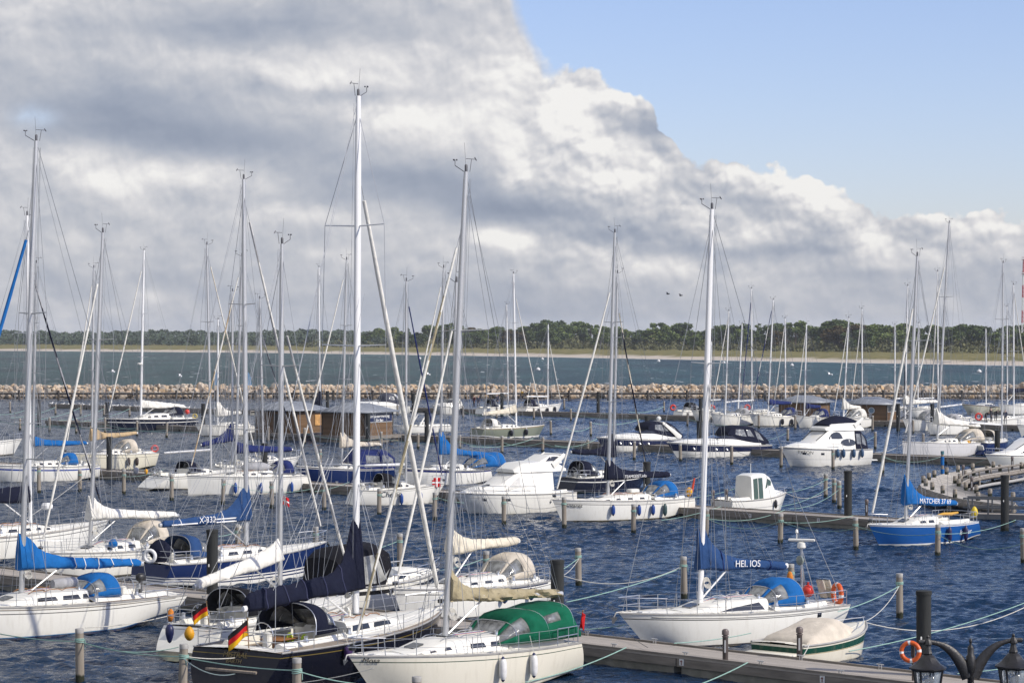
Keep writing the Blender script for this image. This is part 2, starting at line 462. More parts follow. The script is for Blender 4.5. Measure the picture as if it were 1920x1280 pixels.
sd = bpy.data.lights.new('sun', 'SUN'); so = bpy.data.objects.new('sun', sd); COL.objects.link(so)
sd.energy = 4.0; sd.angle = R(0.5); sd.color = (1.0, 0.93, 0.81)
_a, _e = R(SUN_AZ), R(SUN_EL)
SUNV = Vector((math.sin(_a) * math.cos(_e), math.cos(_a) * math.cos(_e), math.sin(_e)))
so.rotation_euler = (-SUNV).to_track_quat('-Z', 'Y').to_euler()
so.location = (60, -40, 60)
scene.view_settings.view_transform = 'Standard'
scene.view_settings.look = 'None'
scene.view_settings.gamma = 1.0
scene.view_settings.exposure = 0.0
scene.cycles.max_bounces = 6
scene.cycles.diffuse_bounces = 2
scene.cycles.glossy_bounces = 3
scene.cycles.transparent_max_bounces = 12
scene.cycles.sample_clamp_indirect = 6.0
scene.cycles.use_denoising = True

# ------------------------------------------------------------------ water
def water_material(name, near, far, fade, bump1, bump2):
    m = bpy.data.materials.new(name); nt, N, L, b = nodes_of(m)
    ge = N.new('ShaderNodeNewGeometry')
    mp = N.new('ShaderNodeMapping'); mp.inputs['Rotation'].default_value = (0, 0, R(14)); mp.inputs['Scale'].default_value = (0.62, 1.0, 1.0)
    L.new(ge.outputs['Position'], mp.inputs['Vector'])
    def nz(scale, det, rough=0.55, dist=0.0):
        n = N.new('ShaderNodeTexNoise'); n.inputs['Scale'].default_value = scale; n.inputs['Detail'].default_value = det
        n.inputs['Roughness'].default_value = rough; n.inputs['Distortion'].default_value = dist
        L.new(mp.outputs['Vector'], n.inputs['Vector']); return n.outputs['Fac']
    n1 = nz(2.6, 3, 0.5, 0.6); n2 = nz(7.0, 2, 0.5, 0.3); n3 = nz(0.05, 3)
    if fade:
        mq = N.new('ShaderNodeMapping'); mq.inputs['Scale'].default_value = (0.022, 0.0065, 1); L.new(ge.outputs['Position'], mq.inputs['Vector'])
        nq = N.new('ShaderNodeTexNoise'); nq.inputs['Scale'].default_value = 1; nq.inputs['Detail'].default_value = 8; nq.inputs['Roughness'].default_value = 0.72; L.new(mq.outputs['Vector'], nq.inputs['Vector']); n3 = nq.outputs['Fac']
    bp = N.new('ShaderNodeBump'); bp.inputs['Distance'].default_value = bump1; L.new(n1, bp.inputs['Height'])
    b2 = N.new('ShaderNodeBump'); b2.inputs['Distance'].default_value = bump2; L.new(n2, b2.inputs['Height']); L.new(bp.outputs['Normal'], b2.inputs['Normal'])
    L.new(b2.outputs['Normal'], b.inputs['Normal'])
    mx = N.new('ShaderNodeMix'); mx.data_type = 'RGBA'
    mr = N.new('ShaderNodeMapRange'); mr.inputs['From Min'].default_value = 0.35; mr.inputs['From Max'].default_value = 0.65
    L.new(n3, mr.inputs['Value']); L.new(mr.outputs['Result'], mx.inputs['Factor'])
    mx.inputs['A'].default_value = near + (1,); mx.inputs['B'].default_value = far + (1,)
    out = mx.outputs['Result']
    if fade:      # white caps on the open water
        mp2 = N.new('ShaderNodeMapping'); mp2.inputs['Scale'].default_value = (0.24, 0.030, 1); L.new(ge.outputs['Position'], mp2.inputs['Vector'])
        nc = N.new('ShaderNodeTexNoise'); nc.inputs['Scale'].default_value = 1.0; nc.inputs['Detail'].default_value = 4; nc.inputs['Roughness'].default_value = 0.6
        L.new(mp2.outputs['Vector'], nc.inputs['Vector'])
        mc = N.new('ShaderNodeMapRange'); mc.inputs['From Min'].default_value = 0.645; mc.inputs['From Max'].default_value = 0.675; L.new(nc.outputs['Fac'], mc.inputs['Value'])
        # surf close to the far beach, told by the shore attribute
        at = N.new('ShaderNodeAttribute'); at.attribute_name = 'q'
        nf = N.new('ShaderNodeTexNoise'); nf.inputs['Scale'].default_value = 0.03; nf.inputs['Detail'].default_value = 5; L.new(ge.outputs['Position'], nf.inputs['Vector'])
        sf = N.new('ShaderNodeMath'); sf.operation = 'MULTIPLY'; L.new(at.outputs['Fac'], sf.inputs[0]); L.new(nf.outputs['Fac'], sf.inputs[1])
        ms = N.new('ShaderNodeMapRange'); ms.inputs['From Min'].default_value = 0.34; ms.inputs['From Max'].default_value = 0.42; L.new(sf.outputs[0], ms.inputs['Value'])
        sm = N.new('ShaderNodeMath'); sm.operation = 'MAXIMUM'; L.new(mc.outputs['Result'], sm.inputs[0]); L.new(ms.outputs['Result'], sm.inputs[1])
        m2 = N.new('ShaderNodeMix'); m2.data_type = 'RGBA'; L.new(sm.outputs[0], m2.inputs['Factor']); L.new(out, m2.inputs['A']); m2.inputs['B'].default_value = (0.75, 0.78, 0.78, 1)
        out = m2.outputs['Result']
    L.new(out, b.inputs['Base Color'])
    b.inputs['Roughness'].default_value = 0.3 if fade else 0.10
    b.inputs['IOR'].default_value = 1.333
    b.inputs['Specular IOR Level'].default_value = 0.10 if fade else 0.26
    return m

def shore_y(px):       # photo row of the far waterline
    xs = [-1500, 0, 480, 960, 1440, 1920, 3000]; ys = [652, 657.5, 661, 668, 677, 685.5, 706]
    return float(np.interp(px, xs, ys))

WAT_IN = water_material('harbour_water', (0.006, 0.022, 0.055), (0.010, 0.030, 0.066), False, 0.16, 0.03)
WAT_OUT = water_material('open_sea_water', (0.003, 0.022, 0.032), (0.038, 0.125, 0.118), True, 1.3, 0.3)
y0 = 466.5
w = MB()
for x in (-700, 700): w.vert((x, -60, -0.22))
for x in (700, -700): w.vert((x, y0, -0.22))
w.face((0, 1, 2, 3))
tag(w.build('harbour_water_outskirts', WAT_IN), 'dark rippled harbour water at the edges of the basin', kind='structure')
def wave_field(X, D):
    rg = np.random.RandomState(4); h = np.zeros_like(X)
    for i in range(46):
        lam = 0.46 * (1.7 / 0.46) ** (i / 45.0); th = R(250) + rg.uniform(-1.0, 1.0); k = 2 * math.pi / lam
        s_ = 0.060 if lam < 1.0 else 0.045
        h += (s_ * lam / (2 * math.pi)) * np.sin(k * (X * math.cos(th) + D * math.sin(th)) + rg.uniform(0, 6.28))
    g = 0.85 + 0.25 * np.sin(X * 0.11 + D * 0.05) * np.sin(D * 0.083 - X * 0.03 + 1.0) + 0.15 * np.sin(X * 0.31 - D * 0.17)
    h = h * g
    return h + 0.9 * np.maximum(h, 0) ** 2 * 3.0
def wave_patch(name, d0, d1, nr, nc):
    D, T = np.meshgrid(np.linspace(d0, d1, nr), np.linspace(-1, 1, nc), indexing='ij')
    X = T * (0.225 * D + 6.0); Z = wave_field(X, D)
    me = bpy.data.meshes.new(name)
    co = np.stack([X, D, Z], -1).reshape(-1, 3).astype(np.float32)
    i = np.arange((nr - 1) * (nc - 1)); a = (i // (nc - 1)) * nc + i % (nc - 1)
    f = np.stack([a, a + 1, a + nc + 1, a + nc], -1).astype(np.int32)
    me.vertices.add(len(co)); me.vertices.foreach_set('co', co.ravel())
    me.loops.add(f.size); me.loops.foreach_set('vertex_index', f.ravel())
    me.polygons.add(len(f)); me.polygons.foreach_set('loop_start', (np.arange(len(f)) * 4).astype(np.int32))
    me.polygons.foreach_set('use_smooth', np.ones(len(f), bool)); me.materials.append(WAT_IN); me.update(calc_edges=True)
    o = bpy.data.objects.new(name, me); COL.objects.link(o)
    return tag(o, 'dark wind ruffled harbour water', kind='structure')
wave_patch('harbour_water', 64, 190, 820, 520)
wave_patch('harbour_water_beyond', 190, 466.5, 720, 640)
y0 = 468
w = MB(); w.q = []
cols = list(range(-3000, 5001, 100)); nr = 0
for px in cols:
    dS = F * H / (shore_y(px) - HY)
    for k, dd in enumerate((y0, 700, dS - 60, dS - 25, dS, dS + 8)):
        w.vert(((px - CX) * max(dd, y0) / F, dd, 0.0)); w.q.append((0, 0, 0.0, 0.35, 1.0, 1.0)[k])
for i in range(len(cols) - 1):
    for k in range(5):
        a = i * 6 + k; w.face((a, a + 6, a + 7, a + 1))
tag(w.build('open_sea', WAT_OUT), 'choppy teal sea with white caps beyond the breakwater', kind='structure')

# ------------------------------------------------------------------ far shore
def land_material():
    m = bpy.data.materials.new('sand_and_dune_grass'); nt, N, L, b = nodes_of(m)
    at = N.new('ShaderNodeAttribute'); at.attribute_name = 'q'
    ge = N.new('ShaderNodeNewGeometry')
    n = N.new('ShaderNodeTexNoise'); n.inputs['Scale'].default_value = 0.035; n.inputs['Detail'].default_value = 7; n.inputs['Roughness'].default_value = 0.65
    L.new(ge.outputs['Position'], n.inputs['Vector'])
    n2 = N.new('ShaderNodeTexNoise'); n2.inputs['Scale'].default_value = 0.25; n2.inputs['Detail'].default_value = 5
    L.new(ge.outputs['Position'], n2.inputs['Vector'])
    ad = N.new('ShaderNodeMath'); ad.operation = 'MULTIPLY_ADD'; L.new(n.outputs['Fac'], ad.inputs[0]); ad.inputs[1].default_value = 40.0; ad.inputs[2].default_value = -20.0
    s = N.new('ShaderNodeMath'); s.operation = 'ADD'; L.new(at.outputs['Fac'], s.inputs[0]); L.new(ad.outputs[0], s.inputs[1])
    mr = N.new('ShaderNodeMapRange'); mr.inputs['From Min'].default_value = 17; mr.inputs['From Max'].default_value = 29; L.new(s.outputs[0], mr.inputs['Value'])
    gr = N.new('ShaderNodeValToRGB'); e = gr.color_ramp.elements
    e[0].position = 0.3; e[0].color = (0.13, 0.13, 0.045, 1); e[1].position = 0.7; e[1].color = (0.245, 0.205, 0.09, 1)
    k = e.new(0.5); k.color = (0.185, 0.165, 0.062, 1)
    L.new(n2.outputs['Fac'], gr.inputs['Fac'])
    mx = N.new('ShaderNodeMix'); mx.data_type = 'RGBA'; L.new(mr.outputs['Result'], mx.inputs['Factor'])
    mx.inputs['A'].default_value = (0.54, 0.475, 0.395, 1); L.new(gr.outputs['Color'], mx.inputs['B'])
    L.new(mx.outputs['Result'], b.inputs['Base Color']); b.inputs['Roughness'].default_value = 0.95; b.inputs['Specular IOR Level'].default_value = 0.1
    return m
def land_z(s):
    return float(np.interp(s, [-20, 0, 12, 24, 40, 70, 200, 800, 4000], [-1.5, 0, 0.7, 1.5, 2.5, 3.1, 4.4, 5.5, 8.0]))
w = MB(); w.q = []
ss = [-15, 0, 6, 14, 22, 30, 40, 55, 75, 110, 160, 240, 400, 800, 1600, 4000]
cols = list(range(-3000, 5001, 20))
rng = random.Random(3)
for px in cols:
    dS = F * H / (shore_y(px) - HY)
    for s_ in ss:
        zz = land_z(s_) + (rng.uniform(-0.35, 0.45) if 25 < s_ < 400 else 0)
        d = dS + s_
        w.vert(((px - CX) * d / F, d, zz)); w.q.append(s_)
n = len(ss)
for i in range(len(cols) - 1):
    for k in range(n - 1):
        a = i * n + k; w.face((a, a + n, a + n + 1, a + 1))
tag(w.build('far_shore', land_material(), smooth=0), 'sandy beach and dry dune grass across the water', kind='structure')

# foliage ---------------------------------------------------------------
def leaf_mat(name, c0, c1):
    m = bpy.data.materials.new(name); nt, N, L, b = nodes_of(m)
    ge = N.new('ShaderNodeNewGeometry'); oi = N.new('ShaderNodeObjectInfo')
    mx = N.new('ShaderNodeMix'); mx.data_type = 'RGBA'
    mx.inputs['A'].default_value = c0 + (1,); mx.inputs['B'].default_value = c1 + (1,)
    ad = N.new('ShaderNodeMath'); ad.operation = 'MULTIPLY_ADD'; L.new(oi.outputs['Random'], ad.inputs[0]); ad.inputs[1].default_value = 0.7
    L.new(ge.outputs['Random Per Island'], ad.inputs[2])
    dv = N.new('ShaderNodeMath'); dv.operation = 'DIVIDE'; L.new(ad.outputs[0], dv.inputs[0]); dv.inputs[1].default_value = 1.7
    L.new(dv.outputs[0], mx.inputs['Factor']); L.new(mx.outputs['Result'], b.inputs['Base Color'])
    b.inputs['Roughness'].default_value = 0.75; b.inputs['Specular IOR Level'].default_value = 0.2
    return m
LEAF_D = leaf_mat('dark_leaves', (0.050, 0.080, 0.028), (0.150, 0.190, 0.070))
LEAF_M = leaf_mat('mid_green_leaves', (0.080, 0.120, 0.032), (0.205, 0.250, 0.080))
LEAF_O = leaf_mat('autumn_leaves', (0.075, 0.060, 0.022), (0.150, 0.110, 0.045))
LEAF_S = leaf_mat('scrub_leaves', (0.050, 0.060, 0.022), (0.150, 0.145, 0.070))
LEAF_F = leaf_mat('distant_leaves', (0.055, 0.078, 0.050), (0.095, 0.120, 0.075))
BARK = pm('bark', (0.09, 0.07, 0.05), 0.9, var=0.3, scale=2)

def leaf_quad(mb, p, s, rg):
    n = Vector((rg.gauss(0, 1), rg.gauss(0, 1), rg.gauss(0, 1) + 0.6)).normalized()
    a = n.orthogonal().normalized(); b = n.cross(a)
    t = rg.uniform(0, 6.28); a, b = a * math.cos(t) + b * math.sin(t), b * math.cos(t) - a * math.sin(t)
    k = len(mb.v)
    for u, v in ((-1, -0.45), (0.1, -0.75), (1, 0.1), (0.2, 0.7), (-0.7, 0.55)):
        mb.vert(p + a * (u * s) + b * (v * s))
    mb.face((k, k + 1, k + 2, k + 3, k + 4))

def tree_meshes(kind, seed):
    rg = random.Random(seed)
    h = 14.0; crown = MB(); trunk = MB()
    if kind == 'broad':
        lobes = []
        for i in range(rg.randint(15, 19)):
            a = rg.uniform(0, 6.28); rr = rg.uniform(0.5, 4.2)
            zc = rg.uniform(0.24, 0.86) * h - 0.25 * rr
            lobes.append((Vector((rr * math.cos(a), rr * math.sin(a), zc)), rg.uniform(1.3, 2.5)))
    elif kind == 'airy':
        lobes = []
        for i in range(rg.randint(8, 10)):
            a = rg.uniform(0, 6.28); rr = rg.uniform(0.6, 4.6)
            lobes.append((Vector((rr * math.cos(a), rr * math.sin(a), rg.uniform(0.55, 0.92) * h)), rg.uniform(0.9, 1.7)))
    else:
        lobes = [(Vector((rg.uniform(-0.9, 0.9), rg.uniform(-0.9, 0.9), (0.38 + 0.075 * i) * h)), 2.3 - 0.25 * i) for i in range(8)]
    trunk.tube([(0, 0, -1), (0.1, 0, h * 0.3), (0.0, 0.15, h * 0.6), (0.1, 0.1, h * 0.8)], [0.34, 0.26, 0.17, 0.06], 7)
    for c, r in lobes:
        st = Vector((0, 0, rg.uniform(0.25, 0.5) * h))
        trunk.tube([st, st.lerp(c, 0.55) + Vector((0, 0, 0.3)), c], [0.13, 0.08, 0.03], 5)
        for k in range(int(70 * r * r)):
            d = Vector((rg.gauss(0, 1), rg.gauss(0, 1), rg.gauss(0, 0.8))).normalized()
            p = c + d * r * (rg.random() ** 0.4)
            leaf_quad(crown, p, rg.uniform(0.28, 0.55), rg)
    return crown, trunk

TREES = {}
for kind, seeds in (('broad', (1, 2, 3, 4)), ('airy', (5, 6)), ('pine', (7, 8))):
    for sd_ in seeds:
        TREES.setdefault(kind, []).append(tree_meshes(kind, sd_))
TREE_ME = {}
def plant_tree(px, top_y, kind, idx, lf, label, name, group, wide=1.0, back=0.0):
    dS = F * H / (shore_y(px) - HY)
    s_ = 235 + rngt.uniform(-40, 110) + back
    d = dS + s_; X = (px - CX) * d / F; z0 = land_z(s_)
    top = H + (HY - top_y) * d / F
    k = (top - z0) / 13.6
    root = empty(name, (X, d, z0), rngt.uniform(0, 6.28), label, 'tree', group)
    key = (kind, idx % len(TREES[kind]), lf.name)
    if key not in TREE_ME:
        c, t = TREES[kind][key[1]]
        oc = c.build('crown', lf, smooth=0); ot = t.build('trunk', BARK)
        TREE_ME[key] = (oc.data, ot.data)
    else:
        oc = bpy.data.objects.new('crown', TREE_ME[key][0]); COL.objects.link(oc)
        ot = bpy.data.objects.new('trunk', TREE_ME[key][1]); COL.objects.link(ot)
    oc.parent = root; ot.parent = root
    root.scale = (k * wide, k * wide, k)
rngt = random.Random(11)
def add_trees():
    GT = 'trees of the wood behind the beach'
    prof = [(660, 619), (700, 613), (745, 611), (790, 615), (812, 607), (850, 603), (885, 613), (915, 616), (945, 609), (975, 611), (1003, 601), (1030, 596), (1060, 599), (1086, 602), (1112, 606), (1136, 604), (1165, 614), (1192, 619), (1222, 604), (1245, 604),
            (1272, 602), (1298, 610), (1318, 617), (1345, 607), (1372, 604), (1395, 601), (1430, 607), (1460, 604), (1490, 600), (1520, 607), (1550, 598), (1575, 595), (1600, 602), (1645, 605), (1690, 603), (1715, 608), (1750, 606), (1790, 600), (1830, 607), (1870, 604), (1910, 606), (1960, 602)]
    tops = []; px = 668
    while px < 1950:
        tops.append((px, float(np.interp(px, [q[0] for q in prof], [q[1] for q in prof])))); px += rngt.uniform(15, 30)
    kinds = [('broad', LEAF_D, 'dark leafy tree in the wood behind the far beach', 'broadleaf_tree'),
             ('broad', LEAF_M, 'lighter green leafy tree in the wood behind the far beach', 'broadleaf_tree'),
             ('airy', LEAF_M, 'open crowned tree letting sky through in the far wood', 'broadleaf_tree'),
             ('pine', LEAF_D, 'narrow dark pine standing in the wood behind the far beach', 'pine_tree'),
             ('broad', LEAF_O, 'brownish autumn tree at the foot of the far wood', 'broadleaf_tree')]
    for i, (px, ty) in enumerate(tops):
        k = rngt.choice([0, 0, 0, 1, 1, 3])
        if any(abs(px - q) < 14 for q in (1088, 1112, 1235, 1500)): k = 2
        kd, lf, lb, nm = kinds[k]
        plant_tree(px, ty + rngt.choice([-0.5, 0.5, 1, 3, 5]), kd, i, lf, lb, nm, GT, wide=rngt.uniform(1.25, 1.7))
        # a second, lower one in front or behind
        k = rngt.choice([0, 0, 1, 3, 4])
        kd, lf, lb, nm = kinds[k]
        plant_tree(px + rngt.uniform(6, 20), ty + rngt.uniform(7, 18), kd, i + 3, lf, lb, nm, GT, wide=rngt.uniform(1.3, 1.9), back=rngt.choice([-50, -70, 60]))
    # undergrowth in front of and between the trunks
    mb = MB(); rg = random.Random(5)
    for i in range(24000):
        px = rg.uniform(560, 2050); dS = F * H / (shore_y(px) - HY)
        cl = math.sin(px * 0.13) + math.sin(px * 0.041 + 2) + math.sin(px * 0.31)
        s_ = rg.uniform(130, 330) ; hmax = max(1.0, 4.6 + 1.2 * cl) * (0.45 + 0.55 * sstep(130, 230, s_))
        d = dS + s_
        leaf_quad(mb, Vector(((px - CX) * d / F, d, land_z(s_) + rg.random() * hmax)), rg.uniform(0.5, 1.1), rg)
    tag(mb.build('undergrowth', LEAF_S, smooth=0), 'low scrub and bushes along the foot of the far wood', kind='stuff')
    # the distant woods on the left
    mb = MB()
    for i in range(52000):
        px = rg.uniform(-500, 760); dS = F * H / (shore_y(px) - HY)
        s_ = rg.choice([rg.uniform(180, 330), rg.uniform(330, 900)]); d = dS + s_
        cl = math.sin(px * 0.09) + math.sin(px * 0.023 + 1) + 0.8 * math.sin(px * 0.27) + 0.6 * math.sin(px * 0.61 + s_ * 0.01)
        top = (5.4 + 1.1 * cl) if s_ < 330 else (10.6 + 0.8 * cl)
        leaf_quad(mb, Vector(((px - CX) * d / F, d, land_z(s_) + top * (rg.random() ** 0.7))), rg.uniform(0.7, 1.5), rg)
    tag(mb.build('distant_woods', LEAF_F, smooth=0), 'low wood running along the far shore on the left', kind='stuff')
add_trees()

# ------------------------------------------------------------------ breakwater
def rock_material():
    m = bpy.data.materials.new('granite_boulders'); nt, N, L, b = nodes_of(m)
    ge = N.new('ShaderNodeNewGeometry'); oi = N.new('ShaderNodeObjectInfo')
    ad = N.new('ShaderNodeMath'); ad.operation = 'ADD'; L.new(ge.outputs['Random Per Island'], ad.inputs[0]); L.new(oi.outputs['Random'], ad.inputs[1])
    fr = N.new('ShaderNodeMath'); fr.operation = 'FRACT'; L.new(ad.outputs[0], fr.inputs[0])
    cr = N.new('ShaderNodeValToRGB'); e = cr.color_ramp.elements
    e[0].position = 0; e[0].color = (0.15, 0.13, 0.11, 1); e[1].position = 1; e[1].color = (0.43, 0.355, 0.27, 1)
    for p, c in ((0.2, (0.24, 0.22, 0.19)), (0.4, (0.35, 0.275, 0.195)), (0.55, (0.40, 0.285, 0.17)), (0.7, (0.28, 0.22, 0.17)), (0.85, (0.37, 0.325, 0.27))):
        k = e.new(p); k.color = c + (1,)
    L.new(fr.outputs[0], cr.inputs['Fac'])
    tc = N.new('ShaderNodeTexCoord'); n = N.new('ShaderNodeTexNoise'); n.inputs['Scale'].default_value = 2.5; n.inputs['Detail'].default_value = 6; L.new(tc.outputs['Object'], n.inputs['Vector'])
    mr = N.new('ShaderNodeMapRange'); mr.inputs['To Min'].default_value = 0.9; mr.inputs['To Max'].default_value = 1.95; L.new(n.outputs['Fac'], mr.inputs['Value'])
    vm = N.new('ShaderNodeVectorMath'); vm.operation = 'SCALE'; L.new(cr.outputs['Color'], vm.inputs[0]); L.new(mr.outputs['Result'], vm.inputs['Scale'])
    ge2 = N.new('ShaderNodeSeparateXYZ'); L.new(ge.outputs['Position'], ge2.inputs[0])
    wet = N.new('ShaderNodeMapRange'); wet.inputs['From Min'].default_value = 0.25; wet.inputs['From Max'].default_value = 0.75; wet.inputs['To Min'].default_value = 0.28; L.new(ge2.outputs['Z'], wet.inputs['Value'])
    vw = N.new('ShaderNodeVectorMath'); vw.operation = 'SCALE'; L.new(vm.outputs['Vector'], vw.inputs[0]); L.new(wet.outputs['Result'], vw.inputs['Scale'])
    L.new(vw.outputs['Vector'], b.inputs['Base Color']); b.inputs['Roughness'].default_value = 0.9; b.inputs['Specular IOR Level'].default_value = 0.2
    return m
ROCK = rock_material()
def rock_shape(rg):
    import bmesh
    bm = bmesh.new(); bmesh.ops.create_icosphere(bm, subdivisions=2, radius=1.0)
    planes = []
    for _ in range(9):
        n = Vector((rg.gauss(0, 1), rg.gauss(0, 1), rg.gauss(0, 1))).normalized(); planes.append((n, rg.uniform(0.5, 0.82)))
    for v in bm.verts:
        for n, dd in planes:
            t = v.co.dot(n)
            if t > dd: v.co -= n * (t - dd)
        v.co *= rg.uniform(0.95, 1.05)
    V = [v.co.copy() for v in bm.verts]; Fc = [[v.index for v in f.verts] for f in bm.faces]
    bm.free()
    return V, Fc
def add_breakwater():
    rg = random.Random(21)
    shapes = [rock_shape(rg) for _ in range(9)]
    protos = []
    for V, Fc in shapes:
        mb = MB(); mb.v = [tuple(v) for v in V]; mb.f = [tuple(f) for f in Fc]; mb.mi = [0] * len(Fc)
        o = mb.build('boulder', ROCK, smooth=25); protos.append(o.data); bpy.data.objects.remove(o)
    def spot(t, r):   # up the harbour face
        return 465.5 + t * 4.6, -0.15 + t * 2.15
    stuff = MB()
    def add(V, Fc, M4):
        k = len(stuff.v)
        for v in V: stuff.vert(M4 @ v)
        for f in Fc: stuff.face([k + i for i in f])
    n_ind = 0
    X = -112.0
    slots = []
    while X < 112:
        for row in range(5):
            slots.append((X + rg.uniform(-0.45, 0.45), (row + rg.uniform(-0.3, 0.3)) / 4.1, row))
        X += 0.98
    rg.shuffle(slots)
    for X, t, row in slots:
        d, z = spot(t, row); big = rg.random()
        s = rg.uniform(0.52, 0.92) if n_ind < 300 and abs(X) < 97 else rg.uniform(0.36, 0.72)
        e = Euler((rg.uniform(0, 6), rg.uniform(0, 6), rg.uniform(0, 6))); sc = Vector((s * rg.uniform(0.9, 1.25), s * rg.uniform(0.8, 1.1), s * rg.uniform(0.75, 1.0)))
        i = rg.randrange(len(protos))
        if n_ind < 300 and abs(X) < 97:
            o = bpy.data.objects.new('boulder', protos[i]); COL.objects.link(o)
            o.location = (X, d - 0.12, z); o.rotation_euler = e; o.scale = sc
            tag(o, 'rough tan and grey boulder in the breakwater', 'boulder', 'boulders of the breakwater'); n_ind += 1
        else:
            add(*shapes[i], Matrix.LocRotScale(Vector((X, d, z)), e, sc))
    for _ in range(900):
        X = rg.uniform(-112, 112); s = rg.uniform(0.5, 0.95); t = rg.choice([rg.uniform(0, 1), 1.05, 1.2])
        d, z = spot(min(t, 1.0), 0); d += 0.5 + 2.0 * rg.random() * (t > 1); z -= 0.15
        e = Euler((rg.uniform(0, 6), rg.uniform(0, 6), rg.uniform(0, 6)))
        add(*shapes[rg.randrange(9)], Matrix.LocRotScale(Vector((X, d, z)), e, Vector((s, s, s * 0.85))))
    k = len(stuff.v)
    for x in (-130, 130):
        for d, z in ((465.5, -1), (470.4, 1.7), (474, 1.7), (480, -1)): stuff.vert((x, d, z))
    for j in range(3): stuff.face((k + j, k + j + 1, k + j + 5, k + j + 4))
    tag(stuff.build('breakwater_rubble', ROCK, smooth=25), 'smaller rocks filling the long breakwater of boulders', kind='stuff')
    # plank walk on posts in front of the rocks
    WOODG = pm('grey_timber', (0.20, 0.18, 0.155), 0.85, var=0.3, scale=3)
    DARKW = pm('dark_timber', (0.055, 0.047, 0.04), 0.85, var=0.3, scale=3)
    root = empty('walkway', (0, 456, 0), 0, 'long plank walkway on posts along the harbour side of the breakwater', 'walkway')
    mb = MB(); mb.box((0, 0, 1.33), (230, 1.3, 0.10)); mb.build('deck', WOODG, root)
    mb = MB(); mb.box((0, -0.5, 1.12), (230, 0.16, 0.30)); mb.box((0, 0.5, 1.12), (230, 0.16, 0.30)); mb.build('beam', DARKW, root)
    for i in range(-15, 16):
        mb = MB(); mb.lathe((i * 7.05 + 3.2, -0.62, 0), [(0.21, -1), (0.21, 1.75), (0.16, 1.8)], 10); mb.build('post', DARKW, root)
add_breakwater()
# ------------------------------------------------------------------ boat building
WHITE = pm('white_gelcoat', (0.80, 0.785, 0.72), 0.3, var=0.04, scale=1.2, coat=0.2)
DECKW = pm('deck_gelcoat', (0.77, 0.75, 0.68), 0.55, var=0.07, scale=3)
CREAM = pm('cream_gelcoat', (0.74, 0.70, 0.58), 0.4, var=0.05, scale=2)
ALU = pm('mast_aluminium', (0.56, 0.56, 0.55), 0.38, metal=0.55, var=0.06, scale=3, stretch=(1, 1, 0.15))
WMAST = pm('white_mast_paint', (0.78, 0.78, 0.77), 0.35, var=0.04, scale=2, stretch=(1, 1, 0.15))
STEEL = pm('polished_steel', (0.62, 0.63, 0.64), 0.28, metal=0.8, var=0.08, scale=9)
WIRE = pm('rigging_wire', (0.36, 0.37, 0.38), 0.4, metal=0.4, var=0.1, scale=1)
BLACK = pm('black_plastic', (0.02, 0.02, 0.022), 0.45, var=0.2, scale=8)
GLASS = pm('dark_glazing', (0.018, 0.02, 0.024), 0.08, var=0.2, scale=2, spec=0.8)
TEAK = plank_mat('teak_deck', (0.30, 0.25, 0.20), 'Y', 0.055, 0.8, 0.18)
WOOD = pm('varnished_wood', (0.28, 0.13, 0.05), 0.4, var=0.25, scale=6, stretch=(1, 6, 6))
VINYL = pm('clear_vinyl', (0.17, 0.175, 0.17), 0.10, var=0.75, scale=2.6, bump=0.03, spec=0.9)
RUB = pm('grey_rail', (0.33, 0.32, 0.30), 0.5, var=0.15, scale=3)
ROPEW = pm('white_rope', (0.60, 0.58, 0.52), 0.85, var=0.15, scale=12)
def canvas(name, c, bump=0.03):
    return pm(name, c, 0.9, var=0.14, scale=2.4, bump=bump, bscale=5, spec=0.15)
C_BLUE = canvas('bright_blue_canvas', (0.012, 0.12, 0.36))
C_MBLUE = canvas('mid_blue_canvas', (0.024, 0.062, 0.165))
C_NAVY = canvas('navy_canvas', (0.009, 0.011, 0.026))
C_ROYAL = canvas('royal_blue_canvas', (0.018, 0.028, 0.115))
C_BEIGE = canvas('beige_canvas', (0.58, 0.52, 0.43))
C_WHITE = canvas('white_sailcloth', (0.72, 0.70, 0.64))
C_CREAM = canvas('cream_sailcloth', (0.66, 0.60, 0.48))
C_TAN = canvas('tan_sailcloth', (0.46, 0.34, 0.20))
C_KHAKI = canvas('khaki_sailcloth', (0.36, 0.31, 0.20), 0.06)
C_GREEN = canvas('green_canvas', (0.005, 0.105, 0.055))
C_BLACK = canvas('black_canvas', (0.012, 0.012, 0.016))
C_GREY = canvas('grey_canvas', (0.36, 0.36, 0.37))
C_RED = canvas('red_canvas', (0.45, 0.025, 0.025))
C_LBLUE = canvas('light_blue_canvas', (0.25, 0.42, 0.62))
W_ = (0.80, 0.785, 0.72); CRM = (0.73, 0.69, 0.575); GRYL = (0.18, 0.18, 0.17); NAVY = (0.008, 0.010, 0.028)
BLU = (0.010, 0.085, 0.30); DBL = (0.008, 0.022, 0.09); BOOT = (0.015, 0.02, 0.045); ANTI = (0.012, 0.014, 0.02)
GRN = (0.01, 0.09, 0.045); SAGE = (0.20, 0.22, 0.17); REDB = (0.22, 0.02, 0.02); STRIPE = (0.10, 0.10, 0.10)

